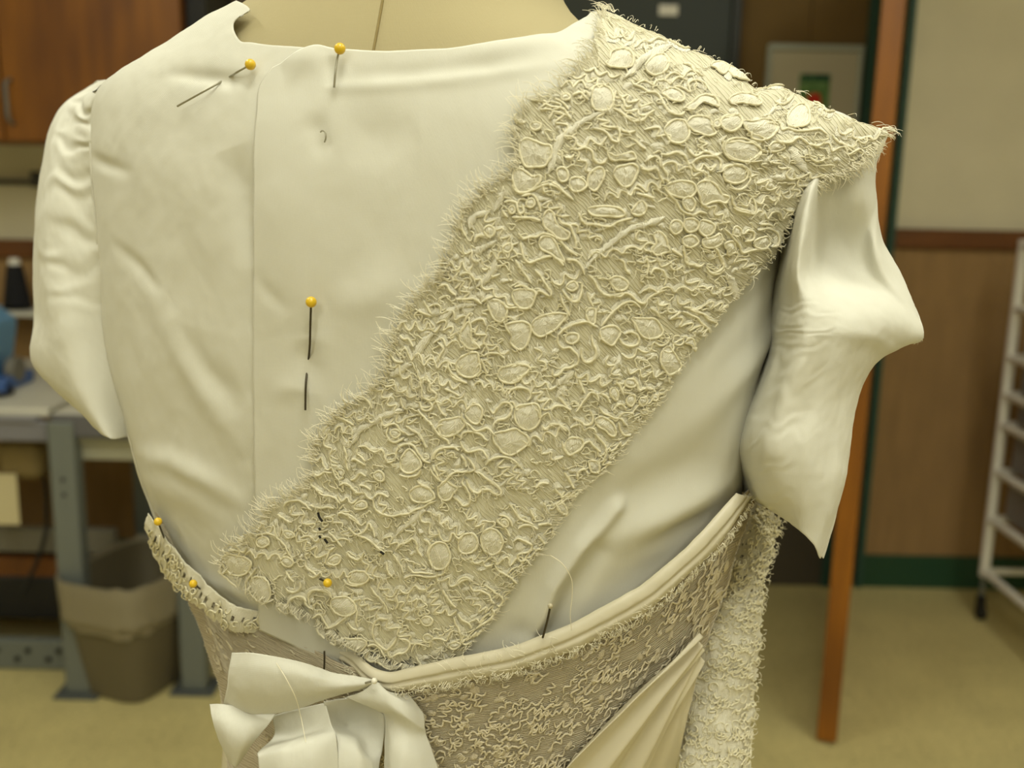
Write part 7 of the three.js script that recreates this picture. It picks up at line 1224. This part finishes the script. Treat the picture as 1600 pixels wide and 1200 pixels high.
const P_SATIN = [
  [[175.3,1116.1,56.2],[175.6,1112.8,54.3],[175.9,1109.4,52.3],[176.2,1106,50.3],[176.3,1102.6,48.5],[176.1,1099.5,47.6],[175.8,1096.4,46.6],[175.6,1093.3,45.5],[175.3,1090.1,44.5]],
  [[167.9,1110.1,64.7],[168.9,1106.5,62.2],[169.8,1102.7,59.5],[170.7,1098.8,56.7],[171.4,1094.8,53.9],[171.9,1091.4,51.8],[172.3,1087.9,49.4],[172.7,1084.2,46.9],[173.1,1080.4,44.1]],
  [[160.5,1103.5,71.4],[162.1,1099.5,68.5],[163.6,1095.4,65.3],[165.1,1091.1,61.9],[166.5,1086.7,58.5],[167.6,1083,55.3],[168.7,1079.1,51.9],[169.8,1075,48.1],[170.8,1070.6,43.7]],
  [[153,1096.3,77],[155.2,1092.1,73.7],[157.3,1087.6,70.2],[159.5,1083,66.4],[161.5,1078.2,62.3],[163.3,1074.4,58.4],[165.1,1070.2,54.1],[166.8,1065.7,49.1],[168.5,1060.6,43.1]],
  [[145.7,1088.2,81.3],[148.5,1083.7,77.8],[151.3,1079.1,73.9],[154.1,1074.1,69.7],[156.8,1069,65.1],[159.3,1065,60.5],[161.8,1060.6,55.2],[164.3,1055.6,49.1],[166.6,1049.6,41]],
  [[138.6,1079.4,84.8],[142,1074.8,81],[145.5,1069.9,76.9],[148.9,1064.7,72.3],[152.2,1059.2,67.2],[155.5,1055.1,62],[158.7,1050.4,55.8],[161.8,1044.6,47.8],[164.6,1036.6,36.1]],
  [[131.3,1070.4,87.8],[135.4,1065.6,83.9],[139.5,1060.5,79.6],[143.7,1055.1,74.7],[147.6,1049.2,69.1],[151.6,1044.9,63],[155.5,1039.7,55.6],[159.2,1032.9,45.6],[162.4,1022.1,28.9]],
  [[123.9,1061.1,90.5],[128.7,1056.2,86.5],[133.5,1050.9,82],[138.3,1045.1,76.6],[142.9,1038.8,70.4],[147.6,1034.3,63.6],[152.2,1028.6,55],[156.6,1020.9,43.2],[160,1007.2,21.9]],
  [[116.4,1051.5,92.9],[121.9,1046.4,88.7],[127.4,1040.9,83.8],[132.7,1034.9,78.2],[138,1028.2,71.6],[143.5,1023.6,64.3],[148.8,1017.8,55.1],[153.9,1009.8,42.4],[158.3,996.5,21.7]],
  [[109.3,1040.7,94.3],[115.4,1035.6,90],[121.5,1030,85],[127.4,1023.9,79.3],[133.3,1017.2,72.6],[139.5,1012.9,65.2],[145.5,1007.3,55.9],[151.4,999.8,43.6],[156.8,988.4,25.5]],
  [[102.1,1029.6,95.5],[108.8,1024.5,91.2],[115.5,1019,86.3],[122.1,1013,80.7],[128.7,1006.5,74.3],[135.6,1002.6,67],[142.4,997.6,58],[149.1,990.8,46.5],[155.4,980.9,30.2]],
  [[94.8,1018.4,96.7],[102.2,1013.5,92.6],[109.6,1008.2,88],[116.9,1002.5,82.7],[124.2,996.3,76.8],[131.9,993,69.7],[139.4,988.5,61.1],[146.9,982.5,50.1],[154.1,973.7,35.2]],
  [[87.5,1007.3,98.2],[95.7,1002.7,94.5],[103.8,997.8,90.3],[111.8,992.4,85.5],[119.9,986.6,80],[128.3,983.8,73.1],[136.6,979.9,64.7],[144.8,974.5,54.2],[152.8,966.7,40.3]]
];
const P_TAIL = [
  [[196.2,1165.2,-28.3],[200.8,1165.1,-26.5],[207.6,1161.5,-27.8],[215.3,1154.4,-31.8]],
  [[191.4,1146.6,-18.6],[198.2,1147,-16.5],[204.5,1144.5,-17.9],[211.4,1141.4,-23.6]],
  [[182.2,1121.8,-6.2],[190.6,1123.2,-2.7],[199.5,1122.7,-5.3],[207.1,1121.3,-13.8]],
  [[174.2,1101.2,4.9],[185.6,1103.7,9.4],[197.9,1102.4,3.8],[207.5,1099.9,-7.2]],
  [[167.9,1079,15.8],[182.4,1082.3,19.2],[196.4,1081.6,12.9],[208.3,1078,-0.6]],
  [[166.9,1050.8,24.2],[181.3,1055.2,27.4],[196.2,1054,19.9],[208.5,1048.6,5.6]],
  [[167.6,1019.2,32.9],[182.2,1023.5,34.9],[196.7,1022.1,27.6],[207.6,1015.5,12.9]],
  [[170,972.1,42.2],[184.2,977,44.2],[198,975.3,37.2],[208.2,967.7,22.9]]
];
const P_BOW_A = [
  [[-54,1105.2,142.1],[-36.3,1110.3,147.3],[-13.2,1107.5,143],[-0.3,1099.4,133.3],[19.6,1093.7,124.2]],
  [[-54.7,1097,144],[-34.5,1102,150.7],[-11.2,1101.3,146.9],[3.4,1096.5,137],[20.3,1093.5,125]],
  [[-57.3,1085.2,143.1],[-35.7,1088.8,149.6],[-13.9,1090.7,145.7],[3.7,1092.4,137.8],[20.4,1092.9,125.1]],
  [[-63.8,1070.7,137.5],[-43,1071.9,141.5],[-21.6,1076.9,139.2],[-0.6,1084.9,133.2],[19.3,1090.4,122.8]]
];
const P_BOW_B = [
  [[-71.9,1070.5,137.8],[-61.8,1073.8,140.5],[-47,1073.1,138.2],[-31.6,1073.1,135.7]],
  [[-65.2,1066.4,145.2],[-54.9,1068.6,149.1],[-43.2,1068,147.7],[-34.2,1067.2,142]],
  [[-61.2,1056.5,146.1],[-52.8,1058.2,150.6],[-44.6,1058.1,150.3],[-41.5,1056.8,144.3]],
  [[-57.1,1042,143.7],[-53.6,1043,146.6],[-51.6,1042.1,146.2],[-51.4,1041.9,144.1]]
];
const P_BOW_C = [
  [[-37.2,1066.6,132.3],[-27.4,1071.5,132.6],[-16.5,1075.9,131.5],[-6.4,1079.7,130.8]],
  [[-37.4,1054.4,130.7],[-25.7,1057.9,132.8],[-11.6,1065.1,135.5],[-0.4,1072.4,136.9]],
  [[-36.6,1055.1,147.4],[-20.6,1064.2,151.3],[-5.1,1070.5,149.4],[5.2,1070.5,142]],
  [[-32.7,1053.9,153.9],[-16.3,1061.7,159],[-1.6,1064.4,156.1],[8.1,1061.4,145.2]],
  [[-29,1031.4,157.6],[-14.4,1038.3,163.4],[0.3,1039.9,160.7],[11.4,1035.3,149.8]]
];
const P_BOW_D = [
  [[-6.1,1080.7,132.6],[-0.3,1080.1,126.7],[7.7,1078.9,120.3],[22.1,1071.6,119.5]],
  [[-4.7,1067.1,128.7],[-0.2,1059.2,116.2],[10.4,1062.2,114.5],[21.9,1063.3,119.2]],
  [[4.2,1067.1,138.8],[12.7,1063.6,134.8],[15.3,1054.7,127.4],[22,1053.3,121.3]],
  [[8.4,1057.6,145.9],[18.3,1057.8,142.8],[21.7,1052.9,136.4],[23.2,1046.8,128.8]],
  [[11.4,1035.3,149.8],[20.1,1035.4,147],[24,1031.9,140.2],[25.4,1027.1,132.3]]
];
const P_BOW_E = [
  [[4.5,1083.5,128.8],[13.8,1088.5,128.1],[20.8,1093.7,125.9],[26.4,1088.8,124.2],[36.3,1085.2,118.7]],
  [[11.5,1081.6,128.1],[20.3,1086.2,129.8],[27.3,1088.7,129.3],[36,1085.1,126.3],[44,1076.5,118.2]],
  [[21.4,1077.2,126],[28.1,1081.1,129.6],[35,1081.5,130.6],[40.8,1077.3,127.6],[45.6,1068.7,119.4]],
  [[22.9,1071.4,121.5],[26.5,1072.2,124.5],[33.3,1071.8,126.7],[40.9,1067.5,125.3],[46.3,1063,118.3]],
  [[26,1054.5,128.4],[32.4,1058.5,133],[39.3,1058.7,134.1],[46.2,1055.6,129.5],[52.1,1051.2,120.1]],
  [[28.1,1028.4,133.3],[34.5,1032.7,137.9],[41.8,1034.7,138.4],[51.1,1033.1,132.7],[60.9,1028.5,122.2]]
];
// ---------------------------------------------------------------- the lace dress below the bodice
M.taupeLace = std({ color: lin(0.50, 0.43, 0.31), roughness: 0.9, bumpMap: threadTex, bumpScale: 0.0002 });
M.beigeCord = std({ color: lin(0.68, 0.61, 0.45), roughness: 0.8 });
M.beigeFill = std({ color: lin(0.60, 0.53, 0.39), roughness: 0.9, bumpMap: threadTex, bumpScale: 0.0002 });
M.satin = std({ color: lin(0.63, 0.575, 0.425), roughness: 0.5, bumpMap: weave, bumpScale: 0.00003 });
M.tapeSatin = std({ color: lin(0.60, 0.55, 0.41), roughness: 0.42 });
const dress = formThing('lace_dress', 'beige lace dress with a corded bodice below the white muslin', 'dress');
const offBand = (p) => 0.003 + 0.008 * smooth(-0.06, 0.02, p.x);
const S_band = surface(P_BAND.map(P_L), { off: offBand, nu: 220, nv: 150, wrinkle: 0.0012, wf: 40 });
const bodyMesh = mesh('lace_bodice', sheetGeo(S_band, 0.0008), M.taupeLace, dress);
{
  const BU = 0.42, BV = 0.17;
  mesh('bodice_net_threads', netThreads(S_band, { slope: 0.12, step: 0.0085, frayL: 0.002, frayR: 0.002, r: 0.00026, lift: 0.0005, n: 120, v0: 0.01, v1: 0.9 }).geo(), M.beigeCord, dress).userData.kind = 'stuff';
  // scroll rows of cord over the taupe ground
  for (let k = 0; k < 230; k++) {
    const u = rr(0.44, 0.97), v = rr(0.09, 0.72), a = rr(-1.3, 1.3), n = 1 + Math.floor(rnd() * 3), w = rr(0.004, 0.008), h = rr(0.0025, 0.005), sg = rnd() < 0.7 ? 1 : -1, pts = [];
    for (let i = 0; i <= n * 4; i++) { const t = (i / 4 - n / 2) * w, q = sg * Math.abs(Math.sin(i / 4 * Math.PI)) * h + 0.0012 * (rnd() - 0.5); pts.push([u + (t * Math.cos(a) - q * Math.sin(a)) / BU, v + (t * Math.sin(a) + q * Math.cos(a)) / BV]); }
    mesh('cord', bagGeo(laceCord(S_band, smoothLine(pts, false, 0.0012, BU, BV), 0.00062, 0.0014, 5)), M.beigeCord, bodyMesh);
  }
  for (let k = 0; k < 130; k++) {
    const u = rr(0.44, 0.97), v = rr(0.08, 0.7), r = rr(0.002, 0.0042), a0 = rr(0, 6.28), e = rr(0.5, 0.9), loop = [], ph = rnd() * 9;
    for (let i = 0; i < 16; i++) { const a = i / 16 * Math.PI * 2, q = r * (1 + 0.2 * Math.sin(2 * a + ph)), x = Math.cos(a) * q, y = Math.sin(a) * q * e; loop.push([u + (x * Math.cos(a0) - y * Math.sin(a0)) / BU, v + (x * Math.sin(a0) + y * Math.cos(a0)) / BV]); }
    const pm = mesh('petal', petalGeo(S_band, loop, 0.0010, 0.0006, BU, BV), M.beigeFill, bodyMesh);
  }
  const fl = new Bag();
  for (let k = 0; k < 420; k++) {
    const u = rr(0.02, 0.98), v = rr(0.05, 0.8), r = rr(0.0010, 0.003), a0 = rr(0, 6.28), pts = [];
    for (let i = 0; i <= 12; i++) { const a = a0 + 5 * i / 12; pts.push([u + Math.cos(a) * r / BU, v + Math.sin(a) * r / BV]); }
    fl.add(laceCord(S_band, pts, rr(0.0003, 0.0005), 0.0011, 4, 0.0003));
  }
  mesh('needle_fillings', fl.geo(), M.beigeCord, bodyMesh).userData.kind = 'stuff';
}
// front of the dress and its plain skirt
{
  const net = [];
  for (let j = 0; j <= 12; j++) { const y = 1.185 - j / 12 * 0.215, row = []; for (let i = 0; i <= 24; i++) row.push(bodyPoint(R(78 + (282 - 78) * i / 24), y)); net.push(row); }
  mesh('front_bodice', sheetGeo(surface(net, { off: 0.005, wrinkle: 0.0008, nu: 80, nv: 60 }), 0.0008), M.taupeLace, dress);
  const rows = [];
  for (let j = 0; j <= 10; j++) {
    const t = j / 10, row = [];
    for (let i = 0; i <= 40; i++) { const a = i / 40 * Math.PI * 2, p = bodyPoint(a, 0.99 - 0.2 * Math.min(1, t * 2.2), 0.002), q = V(p.x * (1 + 0.85 * t * t), 0.99 - 0.63 * t, p.z * (1 + 0.9 * t * t)); q.addScaledVector(V(p.x, 0, p.z).normalize(), 0.014 * t * Math.sin(a * 13)); row.push(q); }
    rows.push(row);
  }
  mesh('skirt', sheetGeo(surface(rows, { nu: 240, nv: 60 }), 0.001), M.satin, dress);
}
// satin tape along the top edge, rolled, with a fringe of cut lace
{
  const S_tape = surface(P_TAPE.map(P_L), { nu: 200, nv: 24, wrinkle: 0.0006, wf: 40, extra: (u, v) => 0.0045 * Math.sqrt(Math.max(0, Math.sin(Math.PI * v))) - 0.0015 * Math.exp(-Math.pow((v - 0.45) / 0.08, 2)) - 0.012 * (1 - smooth(0, 0.1, u)) });
  const t = mesh('edge_tape', sheetGeo(S_tape, 0.0009), M.tapeSatin, dress);
  const H = [];
  for (let k = 0; k < 700; k++) H.push({ u: rr(0.02, 0.99), v: rr(0.6, 0.99), du: rr(-0.6, 0.2), dv: rr(-1, 1), len: rr(0.002, 0.0065), lift: rr(0.0005, 0.003), r: 0.00024 });
  for (let k = 0; k < 36; k++) H.push({ u: rr(0.25, 0.5), v: rr(0.1, 0.5), du: rr(-0.5, -0.2), dv: -1, len: rr(0.004, 0.008), lift: 0.002, r: 0.00024 });
  mesh('tape_fringe', hairs(S_tape, H).geo(), M.laceHair, t).userData.kind = 'stuff';
  // scalloped lace edging on the other side
  const S_edge = surface(P_EDGE.map(P_L), { nu: 120, nv: 24, wrinkle: 0.0016, wf: 60, extra: (u, v) => 0.0014 * Math.sin(Math.PI * v) - 0.013 * smooth(0.72, 1, u) });
  const hole = (u, v) => { const a = (u * 22) % 1, b = v * 3 % 1; return !(Math.abs(v - 0.35 - 0.1 * N2(u * 8, 1)) < 0.1 && Math.abs(a - 0.5) < 0.16) && !(v > 0.9 + 0.08 * N2(u * 30, 5)); };
  const e = mesh('lace_edging', sheetGeo(S_edge, 0.0006, hole), M.laceFill, dress);
  const cb = new Bag();
  for (let k = 0; k < 70; k++) {
    const u = rr(0.03, 0.97), v = rr(0.12, 0.9), r = rr(0.001, 0.0026), a0 = rr(0, 6), pts = [];
    for (let i = 0; i <= 12; i++) { const a = a0 + 4.5 * i / 12; pts.push([u + Math.cos(a) * r / 0.11, v + Math.sin(a) * r / 0.014]); }
    cb.add(laceCord(S_edge, pts, 0.0005, 0.0008, 5, 0.0003));
  }
  mesh('edging_cords', cb.geo(), M.laceThread, e).userData.kind = 'stuff';
}
// pleated satin drape
{
  const S_sat = surface(P_SATIN.map(P_L), { nu: 90, nv: 120, extra: (u, v) => (0.0022 + 0.002 * v) * Math.sin(u * 19 + 2.2 * Math.sin(v * 2.5)) + 0.001 * Math.sin(u * 43 + v * 3) + 0.002 });
  mesh('satin_drape', sheetGeo(S_sat, 0.0008), M.satin, dress);
}
// lace end hanging at the side
{
  const S_tail = surface(P_TAIL.map(P_L), { nu: 70, nv: 200, wrinkle: 0.0022, wf: 48 });
  const hole = (u, v) => !((v < 0.34) && N2(u * 9 + 3, v * 34) > 0.62) && u < 0.96 + 0.05 * N2(v * 40, 2) && v > 0.012 + 0.02 * N2(u * 9, 3);
  const g = mesh('lace_end', sheetGeo(S_tail, 0.0006, hole), M.laceFill, dress);
  for (let k = 0; k < 150; k++) {
    const u = rr(0.05, 0.93), v = rr(0.03, 0.97), pts = [], st = rr(0.003, 0.006), d = rr(-1, 1);
    for (let i = 0; i <= 10; i++) { const s = i / 3; pts.push([clamp(u + (s * st * 0.6 + 0.001 * Math.sin(s * 6)) / 0.042, 0.02, 0.95), v + (s * st * d * 0.5 - Math.abs(Math.sin(s * 3.1)) * 0.003) / 0.2]); }
    mesh('cord', bagGeo(laceCord(S_tail, smoothLine(pts, false, 0.0012, 0.042, 0.2), 0.0006, 0.001, 5)), M.laceThread, g);
  }
  const H = [];
  for (let k = 0; k < 90; k++) H.push({ u: 0.95, v: rr(0.0, 0.97), du: 1, dv: rr(-1, 1), len: rr(0.002, 0.005), lift: 0.001 });
  mesh('eyelash_fringe', hairs(S_tail, H).geo(), M.laceHair, g).userData.kind = 'stuff';
  const fl = new Bag();
  for (let k = 0; k < 380; k++) {
    const u = rr(0.05, 0.94), v = rr(0.02, 0.97), r = rr(0.0008, 0.0026), a0 = rr(0, 6.28), sw = rr(2.5, 5.5), pts = [];
    for (let i = 0; i <= 10; i++) { const a = a0 + sw * i / 10; pts.push([u + Math.cos(a) * r / 0.042, v + Math.sin(a) * r / 0.2]); }
    fl.add(laceCord(S_tail, pts, rr(0.0003, 0.0006), 0.0008, 4, 0.0003));
  }
  mesh('needle_fillings', fl.geo(), M.laceThread, g).userData.kind = 'stuff';
}
// ---------------------------------------------------------------- folded muslin bow at the waist
{
  const bow = formThing('fabric_bow', 'folded white muslin bow pinned at the centre back waist', 'bow');
  const hub = mm(P_BOW_A[3][3]); hub.z -= 0.004;
  const kg = new THREE.SphereGeometry(0.5, 32, 20); { const p = kg.attributes.position; for (let i = 0; i < p.count; i++) { const k = 1 + 0.16 * N3(p.getX(i) * 5, p.getY(i) * 5, p.getZ(i) * 5); p.setXYZ(i, p.getX(i) * k * 0.05, p.getY(i) * k * 0.034, p.getZ(i) * k * 0.05); } kg.computeVertexNormals(); }
  mesh('gathered_knot', kg.translate(hub.x - 0.006, hub.y - 0.026, hub.z - 0.045), M.muslin, bow);
  for (const [name, net] of [['upper_loop', P_BOW_A], ['left_tail', P_BOW_B], ['knot_fold', P_BOW_C], ['inner_fold', P_BOW_D], ['right_loop', P_BOW_E]])
    mesh(name, sheetGeo(surface(net.map(P_L), { nu: 60, nv: 60, wrinkle: 0.0006, wf: 40 }), 0.0007), M.muslin, bow);
}

// frayed hem of the open sleeve
{
  const H = [];
  for (let k = 0; k < 420; k++) H.push({ u: 0.995, v: rr(0.3, 0.995), du: 1, dv: rr(-0.8, 0.8), len: rr(0.0008, 0.0030), lift: rr(0, 0.0004), r: 0.00016, h0: -0.0003 });
  mesh('frayed_hem', hairs(S_sr, H).geo(), M.laceHair, slR).userData.kind = 'stuff';
}
// pins and threads, millimetres in the axes of the dress form
const P_PINS = [
  [[-52.8,1402.9,108.8],[-60.3,1399.7,108.1],[-67.3,1398.4,102.8],[-74.2,1396.7,99.2],[-75.5,1394,104.2],[-81.2,1390.4,107],[-97.1,1383.2,107]],
  [[-1.4,1408.9,113.9],[-2.9,1404.3,113.8],[-2.9,1397.4,116],[-3.4,1391,116.4]],
  [[-10.2,1290,130.4],[-11.5,1279.4,129.1],[-13.4,1267.9,126.7],[-17.7,1257,121.1],[-16.6,1248.2,125.6],[-16.2,1235.2,127.4]],
  [[-118.4,1159,111.4],[-121.4,1152.5,105.5],[-126,1142.7,96.4]],
  [[-95.6,1126.4,113.9],[-97.3,1121.1,106.8],[-100.5,1114.3,97.7]],
  [[-5.2,1145.4,128],[-9.7,1144.7,124.3],[-14.5,1143.4,120]]
];
const P_DARKPIN = [[110.1,1145.6,117],[108,1136.3,114.2],[105.5,1126.2,112.4]];
const P_BOWPIN = [[22.1,1097.3,131.2],[17.8,1095.1,129.7],[10.4,1090.2,125.6]];
const P_NEEDLE = [[-8,1106.8,127.5],[-10.4,1098.2,123.2],[-13.3,1088.5,118.7]];
const P_TINY = [[-9.3,1370.4,119.5],[-7.2,1370.9,121.5],[-5.8,1370.3,121.6],[-5.3,1367.4,122.1],[-6.9,1365.7,120.3]];
const P_STITCH = [
  [[-9.1,1183.2,129.5],[-8.5,1180.8,129.3],[-6.8,1178.6,129.2]],
  [[-9.2,1174.8,128.9],[-8.2,1173.9,128.8]],
  [[-9.1,1170.6,128.6],[-8.5,1169.3,128.5]],
  [[-6.3,1169.2,128.5],[-4.6,1167,128.3]],
  [[24.2,1166.2,127.7],[26.2,1165,127.5]]
];
const P_THREAD = [
  [[109.7,1172.2,118.2],[114.9,1168.1,115.9],[119.3,1159.4,113.1],[119.6,1150.5,111.7],[118.7,1139.7,110.5],[119.2,1130.5,108.7]],
  [[-24,1107.6,148.4],[-16.5,1101.4,151.7],[-12.9,1091.1,149.6],[-13.3,1077.5,144.1],[-5.7,1069.6,153]]
];
// ---------------------------------------------------------------- pins and loose threads
M.pinHead = std({ color: lin(0.72, 0.47, 0.02), roughness: 0.3 });
M.pinSteel = std({ color: 0x9c9884, roughness: 0.35, metalness: 0.5 });
M.pinDark = std({ color: 0x4b4434, roughness: 0.4, metalness: 0.7 });
M.pinWhite = std({ color: 0xe8e4d4, roughness: 0.3 });
function pin(pts, head, r, shaftMat, label, group) {
  const t = formThing('dressmaker_pin', label, 'pin', group), P = P_L(pts);
  mesh('head', new THREE.SphereGeometry(r, 20, 14).translate(P[0].x, P[0].y, P[0].z), head, t);
  mesh('shaft', tube(P, 0.00056, P.length * 8, 8), shaftMat, t);
  return t;
}
const G = 'yellow headed pins';
[['yellow headed pin pushed slantwise through the bodice by the left neckline', M.pinSteel],
  ['yellow headed pin holding the bodice neckline against the form seam', M.pinSteel],
  ['yellow headed pin standing upright in the middle of the back opening', M.pinDark],
  ['yellow headed pin at the upper end of the lace edging', M.pinDark],
  ['yellow headed pin lower down the lace edging near the bow', M.pinDark],
  ['yellow headed pin half hidden among the lace motifs above the bow', M.pinDark]].forEach(([l, m], i) => pin(P_PINS[i], M.pinHead, i > 2 ? 0.0023 : 0.0027, m, l, G));
pin(P_DARKPIN, std({ color: 0xb3a98c, roughness: 0.4 }), 0.0013, M.pinDark, 'dark pin with a small dull head by the tuck above the satin tape');
pin(P_BOWPIN, M.pinWhite, 0.0016, M.pinSteel, 'small white headed pin at the point of the muslin bow');
pin(P_NEEDLE, M.pinDark, 0.0005, M.pinDark, 'thin dark needle standing above the bow');
tag(mesh('safety_pin_end', tube(P_L(P_TINY), 0.0004, 30, 8), M.pinSteel), 'tiny wire loop of a pin showing through the upper back', 'pin').applyMatrix4(FORM);
const bt = formThing('basting_thread', 'black basting stitches showing through the lace panel', 'thread');
for (const s of P_STITCH) mesh('stitch', tube(P_L(s), 0.0006, 10, 6), std({ color: 0x1c1a12, roughness: 0.9 }), bt);
[['loose white thread hanging from the lace onto the satin tape'], ['loose white thread lying over the muslin bow']].forEach(([l], i) => tag(mesh('loose_thread', tube(P_L(P_THREAD[i]), 0.00022, 60, 5), M.laceHair), l, 'thread').applyMatrix4(FORM));
renderer.render(scene, camera);
